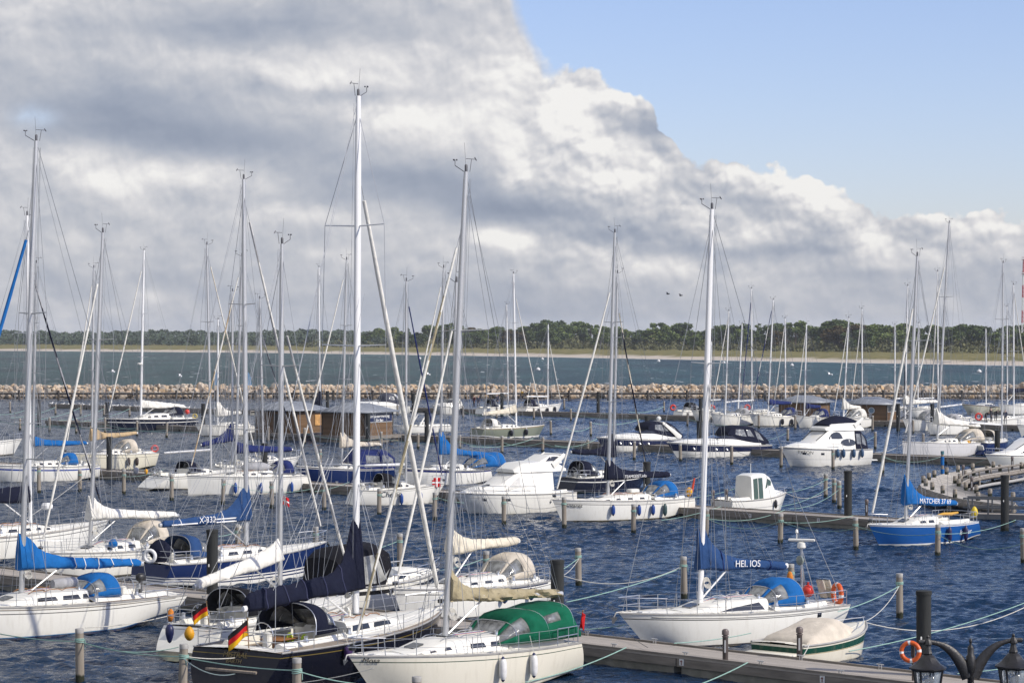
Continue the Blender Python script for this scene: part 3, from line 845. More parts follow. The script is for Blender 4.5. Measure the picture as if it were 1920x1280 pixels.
class Boat:
    def __init__(s, name, label, cat, bow, sx, left=True, phi=42.0, fb=1.35, fs=1.1, B=None, group=None, ws=0.78, rb=0.9, rs=0.35, low=0.22, stern=None, trim=0.8):
        s.left = left; s.fb = fb; s.fs = fs
        p = wp(bow[0], bow[1], fb); s.X0, s.d0 = p.x, p.y
        k = 1 if left else -1
        if stern:
            q = wp(stern[0], stern[1], fs); sx = stern[0]; phi = math.degrees(math.atan2(k * (q.y - p.y), k * (q.x - p.x)))
        s.ex, s.ey = k * math.cos(R(phi)), k * math.sin(R(phi))        # bow -> stern on the ground
        s.L = ((sx - CX) * s.d0 - F * s.X0) / (F * s.ex - (sx - CX) * s.ey)
        s.L -= trim * 0.5 * (B or 0.21 * s.L + 1.15) * ws * min(1.1, abs(s.ey / s.ex))     # the marked column is the near corner of the stern
        s.o = Vector((s.X0 + s.ex * s.L / 2, s.d0 + s.ey * s.L / 2, 0))
        s.B = B or 0.21 * s.L + 1.15
        s.rz = math.atan2(-s.ey, -s.ex)
        s.root = empty(name, s.o, s.rz, label, cat, group)
        s.M = Matrix.Translation(s.o) @ Matrix.Rotation(s.rz, 4, 'Z'); s.Mi = s.M.inverted()
        s.vis = 1 if left else -1                    # local side that faces the camera
        s.ws, s.rb, s.rs, s.low = ws, rb, rs, low
        s.um = 0.42; s.pw = 2.1; s.flare = 0.16
    # ---- where pixels fall on the boat's centre line
    def lx(s, px):
        t = ((px - CX) * s.d0 - F * s.X0) / (F * s.ex - (px - CX) * s.ey)
        return s.L / 2 - t
    def dep(s, lx): return s.d0 + (s.L / 2 - lx) * s.ey
    def lz(s, lx, py): return H - (py - HY) * s.dep(lx) / F
    def P(s, px, py):
        x = s.lx(px); return Vector((x, 0, s.lz(x, py)))
    def world(s, p): return s.M @ Vector(p)
    def px(s, p):
        q = s.world(p); return CX + F * q.x / q.y
    def py(s, p):
        q = s.world(p); return HY + F * (H - q.z) / q.y
    # ---- hull surface
    def half(s, u):
        um = s.um
        if u < um:
            t = u / um; return s.B / 2 * (s.ws + (1 - s.ws) * math.sin(math.pi / 2 * t))
        t = (u - um) / (1 - um); return s.B / 2 * max(0.0, 1 - t ** s.pw)
    def sheer(s, u): return s.fs + (s.fb - s.fs) * max(0, u) ** 1.7 - 0.05 * math.sin(math.pi * u)
    def pt(s, u, q, side=1):
        b = s.half(u); zs = s.sheer(u)
        zl = s.low * (1 - sstep(0, 0.3, u)) 
        z = zl + (zs - zl) * q if q >= 0 else zl + q * (0.9 - 0.5 * (1 - sstep(0, 0.25, u)))
        a = 0.08 + s.flare * sstep(0.6, 1.0, u) + 0.14 * (1 - sstep(0, 0.3, u))
        g = 1 - a * (1 - max(q, 0)) ** 2
        if q < 0: g *= max(0.05, 1 + q * 1.5)
        x = -s.L / 2 + s.L * u
        x -= s.rb * (1 - q) * sstep(0.72, 1.0, u)
        x += s.rs * (q - 0.0) * (1 - sstep(0, 0.22, u))
        return Vector((x, side * b * g, z))
    def hull(s, mat, rail=RUB, railr=0.035, nst=26):
        us = [i / nst for i in range(nst + 1)]
        us = [u if u < 0.7 else 0.7 + 0.3 * (1 - max(0.0, 1 - (u - 0.7) / 0.3) ** 1.5) for u in us]
        qs = [1, 0.96, 0.91, 0.86, 0.8, 0.7, 0.55, 0.4, 0.27, 0.18, 0.12, 0.06, 0.0, -0.12, -0.3, -0.5]
        mb = MB(); mb.q = []
        rings = []
        for u in us:
            uu = min(u, 0.9995)
            r = [s.pt(uu, q, 1) for q in qs] + [s.pt(uu, q, -1) for q in qs[::-1]]
            rings.append(r); mb.q += qs + qs[::-1]
        mb.loft(rings, False, False, False)
        k = len(mb.v); n = len(qs)
        for j in range(n - 1):        # transom
            mb.face((j, j + 1, 2 * n - 2 - j, 2 * n - 1 - j))
        s.hull_o = mb.build('hull', mat, s.root, smooth=50)
        if rail:
            r = MB()
            for sd_ in (1, -1):
                r.tube([s.pt(u, 1, sd_) + Vector((0, 0, 0.02)) for u in us], railr, 5)
            r.build('toe_rail', rail, s.root)
        return s
    def u(s, x): return (x + s.L / 2) / s.L
    def dk(s, x, y=0.0):
        uu = min(1, max(0, s.u(x))); b = max(0.05, s.half(uu)); return s.sheer(uu) + 0.07 * (1 - min(1, abs(y) / b) ** 2)
    def deck(s, mat=DECKW, cp=(0.06, 0.34), wide=0.56, depth=0.5, coam=0.2, side=None, soles=None):
        """deck with a cockpit well between the fractions cp; side: second material for the side decks"""
        us = sorted(set([0.0, cp[0], cp[0] + 1e-4, cp[1], cp[1] + 1e-4] + [i / 22 for i in range(1, 22)] + [0.97, 0.99, 0.9995]))
        rings = []
        for u in us:
            b = s.half(u); zs = s.sheer(u); x = s.pt(u, 1, 1).x
            inn = cp[0] < u <= cp[1] + 1e-5 and depth > 0
            w = s.half(max(u, 0.2)) * wide if inn else b * 0.6
            w = min(w, b * 0.72)
            cz = zs + (coam if inn else 0.05); c2 = cz
            seat = zs - 0.05 if inn else zs + 0.06
            fl = zs - depth if inn else zs + 0.075
            w2, w3 = (w - 0.1, w - 0.55) if inn else (w * 0.8, w * 0.5)
            w3 = max(w3, 0.25) if inn else w3
            half = [(b, zs + 0.012), (w + 0.12 if inn else b * 0.85, zs + 0.03), (w, cz), (w2, c2), (w2 - 0.02 if inn else w * 0.75, seat), (w3, seat), (w3 - 0.02, fl)]
            rings.append([Vector((x, y, z)) for y, z in half] + [Vector((x, -y, z)) for y, z in half[::-1]])
        mb = MB()
        ms = [mat, side or mat, soles or mat]
        n = 14
        mb.loft(rings, False, False, False, mrow=lambda i, j: 1 if j in (0, 12) else (2 if j in (4, 6, 8) and cp[0] < us[i] < cp[1] else 0))
        # close the well at the stern end
        o = mb.build('deck', ms, s.root, smooth=30)
        s.cp = (-s.L / 2 + cp[0] * s.L, -s.L / 2 + cp[1] * s.L)
        return s

class Body:
    """lofted superstructure: stations (x, z_base, z_top, w_base, w_top, camber)"""
    def __init__(s, st, corner=0.12):
        s.st = sorted(st); s.c = corner
    def at(s, x):
        st = s.st
        if x <= st[0][0]: return st[0]
        for a, b in zip(st, st[1:]):
            if x <= b[0]:
                t = (x - a[0]) / max(1e-6, b[0] - a[0]); return tuple(lerp(p, q, t) for p, q in zip(a, b))
        return st[-1]
    def side(s, x, v, sg=1, off=0.0):
        _, zb, zt, wb, wt, cm = s.at(x)
        h = max(zt - zb, 0.02); n = Vector((0, sg * h, (wb - wt))).normalized()
        return Vector((x, sg * lerp(wb, wt, v), lerp(zb, zt, v))) + n * off
    def top(s, x, t, off=0.0):
        _, zb, zt, wb, wt, cm = s.at(x)
        return Vector((x, wt * t, zt + cm * (1 - t * t) + off))
    def ring(s, st):
        x, zb, zt, wb, wt, cm = st; c = s.c; h = zt - zb
        c = min(c, 0.4 * max(h, 0.01), 0.4 * max(wt, 0.01))
        y1 = wt + (wb - wt) * (c / max(h, 0.01))
        half = [(wb, zb), (y1, zt - c), (lerp(y1, wt, 0.7) - 0.1 * c, zt - 0.35 * c), (wt - 0.4 * c, zt - 0.02 * c), (wt - c, zt + cm * (1 - (1 - c / max(wt, 0.01)) ** 2)), (wt * 0.5, zt + cm * 0.75)]
        return [Vector((x, y, z)) for y, z in half] + [Vector((x, 0, zt + cm))] + [Vector((x, -y, z)) for y, z in half[::-1]]
    def mesh(s, mb=None, m=0):
        mb = mb or MB(); mb.loft([s.ring(k) for k in s.st], False, True, True, m); return mb
    def side_panel(s, mb, poly, sides=(1, -1), off=0.012, sub=0.35, m=0):
        """closed panel lying just proud of the side; poly of (x, v)"""
        pl = []
        for (x0, v0), (x1, v1) in zip(poly, poly[1:] + poly[:1]):
            n = max(1, int(abs(x1 - x0) / sub))
            for k in range(n): pl.append((lerp(x0, x1, k / n), lerp(v0, v1, k / n)))
        for sg in sides:
            k = len(mb.v); n = len(pl)
            for x, v in pl: mb.vert(s.side(x, v, sg, off))
            for x, v in pl: mb.vert(s.side(x, v, sg, -0.03))
            mb.face([k + i for i in range(n)], m)
            for i in range(n): mb.face((k + i, k + (i + 1) % n, k + n + (i + 1) % n, k + n + i), m)
        return mb
    def top_panel(s, mb, poly, off=0.014, m=0):
        k = len(mb.v); n = len(poly)
        for x, t in poly: mb.vert(s.top(x, t, off))
        for x, t in poly: mb.vert(s.top(x, t, -0.03))
        mb.face([k + i for i in range(n)], m)
        for i in range(n): mb.face((k + i, k + (i + 1) % n, k + n + (i + 1) % n, k + n + i), m)
        return mb

def cabin(b, x0, x1, h=0.42, wf=0.60, mat=DECKW, windows=(), wmat=GLASS, hatches=(), peak=0.5, name='cabin', front=0.0, lip=None, sunk=0.0):
    """coachroof from x0 (aft) to x1 (fore); windows: list of polygons [(f, v)...] with f the fraction from aft"""
    st = []
    for k in range(11):
        f = k / 10; x = lerp(x0, x1, f)
        hh = h * (1.0 - 0.25 * f) if f < peak else h * (1 - 0.25 * peak) * (1 - sstep(peak, 1.02, f)) + front * sstep(peak, 1, f)
        w = min(b.half(b.u(x)) * wf, b.half(b.u(x)) - 0.28)
        w = max(w, 0.22)
        st.append((x, b.dk(x, w) - 0.06 - sunk, b.dk(x) + max(hh, 0.03) - 0.05, w, w * 0.86, 0.06))
    bd = Body(st, 0.14)
    o = bd.mesh().build(name, mat, b.root, smooth=35)
    for poly in windows:
        mb = MB(); bd.side_panel(mb, [(lerp(x0, x1, f), v) for f, v in poly]); mb.build_each('window', wmat, o)
    for f, sz in hatches:
        mb = MB(); x = lerp(x0, x1, f)
        bd.top_panel(mb, [(x - sz, -0.35), (x + sz, -0.35), (x + sz, 0.35), (x - sz, 0.35)], off=0.05); mb.build('hatch', pm('hatch_glass', (0.05, 0.055, 0.06), 0.12), o)
    b.cab = bd; b.cab_o = o
    return bd
def rect_win(f0, f1, v0=0.42, v1=0.78, sl=0.02):
    return [(f0, v0), (f1, v0), (f1 - sl * 0.3, v1), (f0 + sl, v1)]

def sprayhood(b, xf, xr, w, z0, h, cv, vin=None, name='sprayhood', wins=True, tent=0.0, sidewin=False, box=0.72, rise=1.0):
    """canvas hood: low at the front xf, full hoop at xr; tent > 0 carries it on aft"""
    n = 16; vin = vin or VINYL
    st = [(0.0, 0.10, 0.74), (0.16, 0.36, 0.84), (0.36, 0.70, 0.93), (0.58, 0.93, 0.99), (0.8, 1.0, 1.0), (1.0, 0.98, 1.0)]
    xs = [(lerp(xf, xr, f), hh, ww) for f, hh, ww in st]
    if tent > 0:
        xs += [(xr - tent * 0.45, 1.12 * rise, 0.99), (xr - tent * 0.80, 1.14 * rise, 0.97), (xr - tent, 0.35, 0.96)]
    rings = []
    for i, (x, hh, ww) in enumerate(xs):
        r = []
        for k in range(n + 1):
            a = math.pi * k / n
            cy = math.copysign(abs(math.cos(a)) ** box, math.cos(a)); sz = max(0.0, math.sin(a)) ** box
            lean = (xf - xr) * 0.10 * (1 - sz) if 0 < i < len(st) else 0.0      # hoops lean back at the foot
            r.append(Vector((x - lean * (1 if i > 2 else 0), w * ww * cy, z0 + h * hh * sz)))
        rings.append(r)
    mb, win = MB(), MB()
    for i in range(len(rings) - 1):
        for j in range(n):
            q = (rings[i][j], rings[i][j + 1], rings[i + 1][j + 1], rings[i + 1][j])
            iswin = wins and ((i < 2 and 1 <= j <= n - 2 and j not in (5, 10)) or (i == 2 and (1 <= j <= 4 or n - 5 <= j <= n - 2)))
            if sidewin and i == 2 and j in (2, 3, n - 4, n - 3): iswin = True
            if sidewin and i == 5 and j in (2, 3, n - 4, n - 3): iswin = True
            t = win if iswin else mb
            k = len(t.v)
            for p in q: t.vert(p)
            t.face((k, k + 1, k + 2, k + 3))
    o = mb.build(name, cv, b.root, smooth=60)
    m_ = o.modifiers.new('weld', 'WELD'); m_.merge_threshold = 0.002
    m_ = o.modifiers.new('thick', 'SOLIDIFY'); m_.thickness = 0.03; m_.offset = 0
    if win.f:
        ow = win.build('clear_panel', vin, o, smooth=60)
        m_ = ow.modifiers.new('weld', 'WELD'); m_.merge_threshold = 0.002
        m_ = ow.modifiers.new('thick', 'SOLIDIFY'); m_.thickness = 0.012; m_.offset = 0
    for i in ([2, len(st) - 1] + ([len(xs) - 2] if tent else [])):
        t = MB(); t.tube([p + Vector((0, 0, 0.012)) for p in rings[i]], 0.016, 5); t.build('hoop', STEEL, o)
    return o

def bimini(b, x0, x1, w, z, h, cv):
    mb = MB(); rings = []
    for x in (x0, lerp(x0, x1, 0.25), lerp(x0, x1, 0.5), lerp(x0, x1, 0.75), x1):
        e = 1 - abs(2 * (x - x0) / (x1 - x0) - 1) ** 3
        rings.append([Vector((x, w * math.copysign(abs(math.cos(a)) ** 0.6, math.cos(a)), z + h * (0.7 + 0.3 * e) * math.sin(a) ** 0.5)) for a in [math.pi * k / 10 for k in range(11)]])
    mb.loft(rings, False, False, False)
    o = mb.build('bimini', cv, b.root, smooth=60); m_ = o.modifiers.new('thick', 'SOLIDIFY'); m_.thickness = 0.03
    t = MB()
    for x in (x0, x1):
        for sg in (1, -1): t.tube([(x, sg * w, z), (lerp(x, (x0 + x1) / 2, 0.6), sg * w, z - 1.1)], 0.016, 5)
    t.build('hoop', STEEL, o)

def boom_cover(b, xm, z0, xe, z1, cv, style='cover', wrap=1.0, fat=0.20, boom=ALU, ties=None, seed=1, droop=0.0, endup=0.15, wl=0.48):
    """boom from the mast (xm, z0) to its end (xe, z1) with the sail on it; returns the point function"""
    mb = MB(); ext = (xe - xm) * 0.03
    mb.tube([(xm, 0, z0), (xe + ext, 0, z1 + (z1 - z0) * 0.03)], 0.085, 8, ell=(0.8, 1.15))
    ob = mb.build('boom', boom, b.root)
    if style == 'bare': return ob
    rg = random.Random(seed); n = 34; rings = []
    ph = [rg.uniform(0, 6.28) for _ in range(8)]
    L_ = abs(xe - xm)
    for i in range(n + 1):
        f = i / n
        x = lerp(xm, xe, f) if not (style == 'cover' and wrap > 0.4 and i == 0) else xm + (0.26 if xm > xe else -0.26)
        zb = lerp(z0, z1, f) - droop * math.sin(math.pi * f) * 0.3
        up = lerp(0.34, endup, f ** 0.8) * fat / 0.2
        if style in ('cover', 'flaked'):
            up += wrap * math.exp(-((f * L_) / wl) ** 1.15) * (1 if i > 0 else 0.92)
        dn = 0.13 + 0.03 * math.sin(f * 9 + ph[0])
        wd = fat * (1.0 - 0.35 * f) * (1 + 0.08 * math.sin(f * 23 + ph[1]))
        if style == 'lazy': up = lerp(0.62, 0.22, f) * fat / 0.2; wd = fat * 0.75
        if i == n: up *= 0.75; dn *= 0.8; wd *= 0.7
        ring = []; m = 12
        for k in range(m):
            a = 2 * math.pi * k / m
            cy, sz = math.cos(a), math.sin(a)
            zz = up * sz if sz > 0 else dn * sz
            taper = 1.0
            if sz > 0: taper = 1 - 0.55 * (min(1, up / 0.9)) * sz
            wob = 0.03 * math.sin(f * 37 + 3 * a + ph[2]) + 0.028 * math.sin(f * 61 + 5 * a + ph[3]) + 0.03 * math.sin(f * 91 - 2 * a + ph[5]) + 0.025 * math.sin(f * 17 + 2 * a + ph[6])
            if style == 'flaked': wob += 0.09 * math.sin(f * 29 + 4 * a + ph[4]) + 0.08 * math.sin(f * 53 + 3 * a) + 0.07 * math.sin(f * 83 - 5 * a + ph[7])
            ring.append(Vector((x, cy * (wd * taper + wob * 0.8), zb + zz * (1 + wob * 0.8))))
        rings.append(ring)
    mb = MB(); mb.loft(rings, True, True, True)
    oc = mb.build('sail_cover' if style != 'flaked' else 'flaked_sail', cv, b.root, smooth=70)
    if ties:
        t = MB()
        for f in ties[0]:
            i = min(n - 1, int(f * n)); c = sum(rings[i], Vector()) / 12
            t.tube([c + (p - c) * 1.06 for p in rings[i]] + [c + (rings[i][0] - c) * 1.06], 0.022, 5, caps=False)
        t.build('sail_tie', ties[1], oc)
    # kicker
    k = MB(); k.tube([(xm, 0, max(z0 - 1.15, b.dk(xm) + 0.15)), (lerp(xm, xe, 0.3), 0, lerp(z0, z1, 0.3) - 0.08)], 0.035, 6); k.build('boom_vang', boom, b.root)
    return oc

def cover_text(b, txt, xm, z0, xe, z1, f0, dz, size, col, fat=0.2, squash=1.0):
    """lettering sewn on the visible side of a sail cover"""
    o = text_mesh(txt, size, col, 'lettering', b.root)
    sg = b.vis
    dirx = -1 if b.left else 1
    x = lerp(xm, xe, f0) if (xe - xm) * dirx > 0 else lerp(xm, xe, f0)
    ang = math.atan2((z1 - z0), abs(xe - xm)) * (1 if (xe - xm) * dirx > 0 else -1)
    ax = Vector((dirx * math.cos(ang), 0, math.sin(ang))); nz = Vector((0, sg, 0)); up = nz.cross(ax)
    M4 = Matrix((ax, up, nz)).transposed().to_4x4(); M4.translation = Vector((x, sg * (fat + 0.035), lerp(z0, z1, f0) + dz))
    o.matrix_local = M4
    return o

def mast(b, base, top, mat=ALU, r=0.085, spreaders=(0.5,), boompx=None, jib=None, jib_u=0.985, jib_h=0.97, span=1.0, sweep=0.12, fore=True, jibr=0.055, stripe=None, aft=True, wr=0.011, head=True, radar=None, mz=None, jib_len=None, deck_z=None, jibfoot=None):
    """mast standing at photo pixel column base, head at photo pixel top; stays, shrouds, spreaders, rolled jib"""
    xm = b.lx(base); zb = deck_z if deck_z is not None else b.dk(xm) + (b.cab.at(xm)[2] - b.dk(xm) if getattr(b, 'cab', None) and b.cab.st[0][0] < xm < b.cab.st[-1][0] else 0) - 0.05
    d = b.dep(xm)
    pT = b.Mi @ wd(top[0], top[1], d); pB = Vector((xm, 0, zb))
    b.mB, b.mT = pB, pT
    at = lambda f: pB.lerp(pT, f)
    mb = MB(); rr = [r] * 5 + [r * 0.86, r * 0.7]
    mb.tube([at(f) for f in (0, 0.2, 0.4, 0.6, 0.8, 0.93, 1.0)], rr, 10, ell=(0.82, 1.2))
    om = mb.build('mast', mat, b.root, smooth=60)
    hd = Vector((1, 0, 0))
    # spreaders
    tips = []
    for f in spreaders:
        p = at(f); w = span * (1.0 - 0.25 * f)
        sp = MB()
        tt = []
        for sg in (1, -1):
            q = p + Vector((-sweep, sg * w, 0.04)); sp.tube([p, q], [0.032, 0.02], 6); tt.append(q)
        sp.build('spreader', mat, om); tips.append(tt)
    wz = MB()
    cx = xm - 0.12; cw = b.half(b.u(xm)) - 0.12
    for i, sg in enumerate((1, -1)):
        ch = Vector((cx, sg * cw, b.sheer(b.u(xm)) + 0.05)); path = [ch] + [t[i] for t in tips] + [at(0.97)]
        wz.tube(path, wr, 4)
        if tips: wz.tube([Vector((cx + 0.35, sg * cw * 0.95, ch.z)), at(spreaders[0] - 0.02)], wr, 4); wz.tube([Vector((cx - 0.35, sg * cw * 0.95, ch.z)), at(spreaders[0] - 0.02)], wr, 4)
        if len(tips) > 1: wz.tube([tips[0][i], at(spreaders[1] - 0.02)], wr * 0.8, 4)
    bowp = jibfoot or (b.pt(jib_u, 1, 0) + Vector((0, 0, 0.08)))
    sternp = b.pt(0.0, 1, 0) + Vector((0.1, 0, 0.05))
    if fore: wz.tube([bowp, at(jib_h)], wr, 4)
    if aft:
        mid = sternp.lerp(pT, 0.3)
        wz.tube([mid, pT], wr, 4)
        for sg in (1, -1): wz.tube([Vector((sternp.x, sg * b.half(0.02) * 0.8, sternp.z)), mid], wr, 4)
    for k, (ox, oy) in enumerate(((0.16, 0.05), (-0.16, 0.07), (-0.22, -0.06))):       # halyards
        wz.tube([Vector((xm + ox * 2, oy * 3, zb + 0.3)), at(0.985) + Vector((ox, oy, 0))], wr * 0.7, 4)
    if getattr(b, 'bm', None):
        bx, bz0, bxe, bz1 = b.bm; bp = lambda f: Vector((lerp(bx, bxe, f), 0, lerp(bz0, bz1, f)))
        wz.tube([bp(1.0), at(0.98)], wr * 0.6, 4)
        for sg in (1, -1):
            mid = bp(0.45).lerp(at(0.62), 0.45) + Vector((0, sg * 0.1, 0)); wz.tube([mid, at(0.62) + Vector((0, sg * 0.3, 0))], wr * 0.6, 4)
            for f in (0.35, 0.62, 0.85): wz.tube([bp(f) + Vector((0, sg * 0.12, 0)), mid], wr * 0.6, 4)
        for f in (0.9, 0.6): wz.tube([bp(f), Vector((bp(f).x + 0.1, 0, b.dk(bp(f).x) + 0.25))], wr * 0.8, 4)
    wz.build('rigging', WIRE, b.root)
    if jib:
        j = MB(); a = bowp.lerp(at(jib_h), 0.045); c = bowp.lerp(at(jib_h), jib_len or 0.93)
        pts = []; rs = []
        for k in range(25):
            f = k / 24; sag = Vector((0, 0, -0.10 * math.sin(math.pi * f)))
            pts.append(a.lerp(c, f) + sag); rs.append(jibr * (0.75 + 0.35 * math.sin(math.pi * min(1, f * 0.9 + 0.1)) + 0.06 * math.sin(f * 40)))
        n = 8
        j.tube(pts, rs, n)
        if stripe:
            for i, fidx in enumerate(range(len(j.f))):
                ring, side = divmod(fidx, n)
                if (ring + side) % n in (0, 1, 2) and ring < 24: j.mi[fidx] = 1
            j.build('furled_jib', [jib, stripe], b.root, smooth=60)
        else: j.build('furled_jib', jib, b.root, smooth=60)
        dr = MB(); dr.lathe(bowp + Vector((0, 0, 0.18)), [(0.05, -0.08), (0.12, -0.06), (0.12, 0.06), (0.05, 0.08)], 8); dr.build('furler_drum', BLACK, b.root)
    if head:
        h = MB(); T = pT
        h.tube([T + Vector((0.1, 0, 0)), T + Vector((0.5, 0, 0.18)), T + Vector((0.5, 0, 0.34))], 0.014, 4)
        for k in range(3):
            a = k * 2.09; h.ball(T + Vector((0.5 + 0.06 * math.cos(a), 0.06 * math.sin(a), 0.36)), 0.03, 6)
        h.tube([T + Vector((-0.12, 0.05, 0)), T + Vector((-0.2, 0.05, 0.42))], 0.012, 4)
        h.tube([T + Vector((-0.42, 0.05, 0.42)), T + Vector((0.05, 0.05, 0.42))], 0.01, 4); h.tube([T + Vector((-0.42, 0.05, 0.38)), T + Vector((-0.34, 0.05, 0.48))], 0.02, 4)
        h.tube([T, T + Vector((0.02, -0.06, 0.95))], 0.006, 4)
        h.lathe(T + Vector((0, 0, 0.08)), [(0.05, -0.08), (0.05, 0.12), (0.03, 0.16)], 8)
        h.build('masthead_instruments', pm('dark_fittings', (0.10, 0.10, 0.11), 0.5), om)
    if radar:
        f, sgx = radar; p = at(f) + Vector((0.3, 0, 0))
        g = MB(); g.lathe(p, [(0.1, -0.12), (0.28, -0.1), (0.3, 0.05), (0.2, 0.12)], 12); g.box(p + Vector((-0.15, 0, -0.14)), (0.35, 0.1, 0.05)); g.build('radar_dome', WHITE, om)
    return at

def rails(b, u0=0.03, u1=0.8, n=5, h=0.6, pul=True, push=True, stanch=True, r=0.014, pul_len=0.11, wire=True):
    if pul:
        mb = MB()
        ul = 1 - pul_len
        L_ = b.pt(ul, 1, 1); Rr = b.pt(ul, 1, -1); N_ = b.pt(0.995, 1, 0) + Vector((0.12, 0, h + 0.05))
        up = Vector((0, 0, h))
        def arch(hh, k=1.0):
            pts = []
            for i in range(11):
                f = i / 10; a = (f - 0.5) * 2
                uu = ul + (0.985 - ul) * (1 - abs(a) ** 2.2)
                w = max(b.half(uu), 0.16 * (1 - abs(a)) + 0.0)
                y = (1 if a < 0 else -1) * b.half(uu) * min(1, abs(a) * 3)
                pts.append(Vector((b.pt(min(uu, 0.999), 1, 1).x + 0.18 * (1 - abs(a)), y, b.sheer(uu) + hh)))
            return pts
        mb.tube(arch(h), r * 1.25, 6); mb.tube(arch(h * 0.5), r, 5)
        for uu in (ul, ul + 0.6 * pul_len):
            for sg in (1, -1):
                p = b.pt(uu, 1, sg); mb.tube([p, p + Vector((0.05, -sg * 0.02, h))], r * 1.1, 5)
        mb.build('pulpit', STEEL, b.root)
    if push:
        mb = MB()
        for hh in (h, h * 0.55):
            half = lambda sg: [b.pt(u, 1, sg) + Vector((0, -sg * 0.05, hh)) for u in (0.16, 0.08, 0.02)] + [b.pt(0.01, 1, sg * 0.55) + Vector((0, 0, hh))]
            mb.tube(half(1) + half(-1)[::-1], r * 1.1, 5)
        for sg in (1, -1):
            for u in (0.16, 0.08, 0.015):
                p = b.pt(u, 1, sg) + Vector((0, -sg * 0.05, 0)); mb.tube([p, p + Vector((0, 0, h))], r * 1.1, 5)
        mb.build('pushpit', STEEL, b.root)
    if stanch:
        us = [lerp(0.16, 1 - pul_len, (k + 1) / (n + 1)) for k in range(n)]
        for u in us:
            for sg in (1, -1):
                mb = MB(); p = b.pt(u, 1, sg) + Vector((0, -sg * 0.06, 0)); mb.tube([p, p + Vector((0, 0, h))], r, 5); mb.build('stanchion', STEEL, b.root)
    if wire:
        mb = MB()
        for sg in (1, -1):
            for hh in (h - 0.02, h * 0.5):
                mb.tube([b.pt(u, 1, sg) + Vector((0, -sg * 0.06, hh)) for u in [lerp(0.1, 1 - pul_len * 0.9, k / 8) for k in range(9)]], 0.007, 4)
        mb.build('lifeline', WIRE, b.root)

def fittings(b, wheel=None, winches=(), hatch=(), vents=(), wheelr=0.42):
    if wheel is not None:
        x = wheel; z = b.dk(x) - 0.45
        mb = MB(); mb.box((x, 0, z + 0.4), (0.25, 0.28, 0.85), bev=0.05); mb.build('wheel_pedestal', DECKW, b.root)
        mb = MB(); mb.torus((x - 0.22, 0, z + 0.75), wheelr, 0.018, (1, 0, 0.1), 18, 5)
        for k in range(3):
            a = k * math.pi / 3; v = Vector((0, math.cos(a), math.sin(a))) * wheelr
            mb.tube([Vector((x - 0.22, 0, z + 0.75)) - v, Vector((x - 0.22, 0, z + 0.75)) + v], 0.009, 4)
        mb.build('steering_wheel', STEEL, b.root)
    for x, yf in winches:
        for sg in (1, -1):
            w = MB(); y = sg * b.half(b.u(x)) * yf
            w.lathe((x, y, b.dk(x, y) + 0.15), [(0.10, 0), (0.10, 0.04), (0.07, 0.1), (0.08, 0.2), (0.04, 0.22)], 10); w.build('winch', STEEL, b.root)
    for x, y, s_ in hatch:
        h = MB(); h.box((x, y, b.dk(x, y) + 0.04), (s_, s_, 0.05), bev=0.015); h.build('deck_hatch', pm('hatch_glass', (0.05, 0.055, 0.06), 0.12), b.root)
    for x, y in vents:
        v = MB(); z = b.cab.top(x, 0).z
        v.tube([(x, y, z - 0.02), (x, y, z + 0.18), (x - 0.12, y, z + 0.26), (x - 0.2, y, z + 0.26)], [0.05, 0.05, 0.07, 0.09], 8); v.build('vent_cowl', DECKW, b.root)

def anchor(b, s=0.62):
    p = b.pt(0.995, 1, 0); m = MB()
    m.tube([p + Vector((-0.5, 0, 0.08)), p + Vector((0.22 * s, 0, 0.05)), p + Vector((0.34 * s, 0, -0.12))], 0.03, 6)
    k = len(m.v)
    for q in ((0.40, 0, -0.42), (0.30, 0.2, -0.16), (0.22, 0, -0.10), (0.30, -0.2, -0.16), (0.28, 0, -0.22)): m.vert(p + Vector(q) * s)
    m.face((k, k + 1, k + 2, k + 3)); m.face((k, k + 3, k + 4)); m.face((k, k + 4, k + 1)); m.face((k + 1, k + 4, k + 2)); m.face((k + 2, k + 4, k + 3)); m.build('anchor', pm('anchor_steel', (0.22, 0.22, 0.22), 0.5, metal=0.5), b.root)

def hull_name(b, txt, u0, q, size, col, side=None, font_shear=0.0):
    sg = side or b.vis
    p = b.pt(u0, q, sg); dirx = 1 if not b.left else -1
    du = 0.06 * dirx
    ax = (b.pt(u0 + du, q, sg) - p).normalized(); upv = (b.pt(u0, q + 0.1, sg) - b.pt(u0, q - 0.1, sg)).normalized()
    nz = ax.cross(upv).normalized(); up = nz.cross(ax)
    o = text_mesh(txt, size, col, 'name_lettering', b.root, shear=font_shear)
    M4 = Matrix((ax, up, nz)).transposed().to_4x4(); M4.translation = p + nz * 0.03
    o.matrix_local = M4
    return o

def hull_patch(b, u0, u1, q0, q1, mat, name='portlight', side=None, off=0.012):
    mb = MB(); n = max(1, int((u1 - u0) * b.L / 0.25))
    for sg in ((1, -1) if side is None else (side,)):
        k = len(mb.v)
        for i in range(n + 1):
            u = lerp(u0, u1, i / n)
            for q in (q0, q1):
                p = b.pt(u, q, sg); mb.vert(p + Vector((0, sg * off, 0)))
        for i in range(n): mb.face((k + 2 * i, k + 2 * i + 1, k + 2 * i + 3, k + 2 * i + 2))
    o = mb.build(name, mat, b.root, smooth=60); m_ = o.modifiers.new('thick', 'SOLIDIFY'); m_.thickness = 0.02; m_.offset = -1
    return o

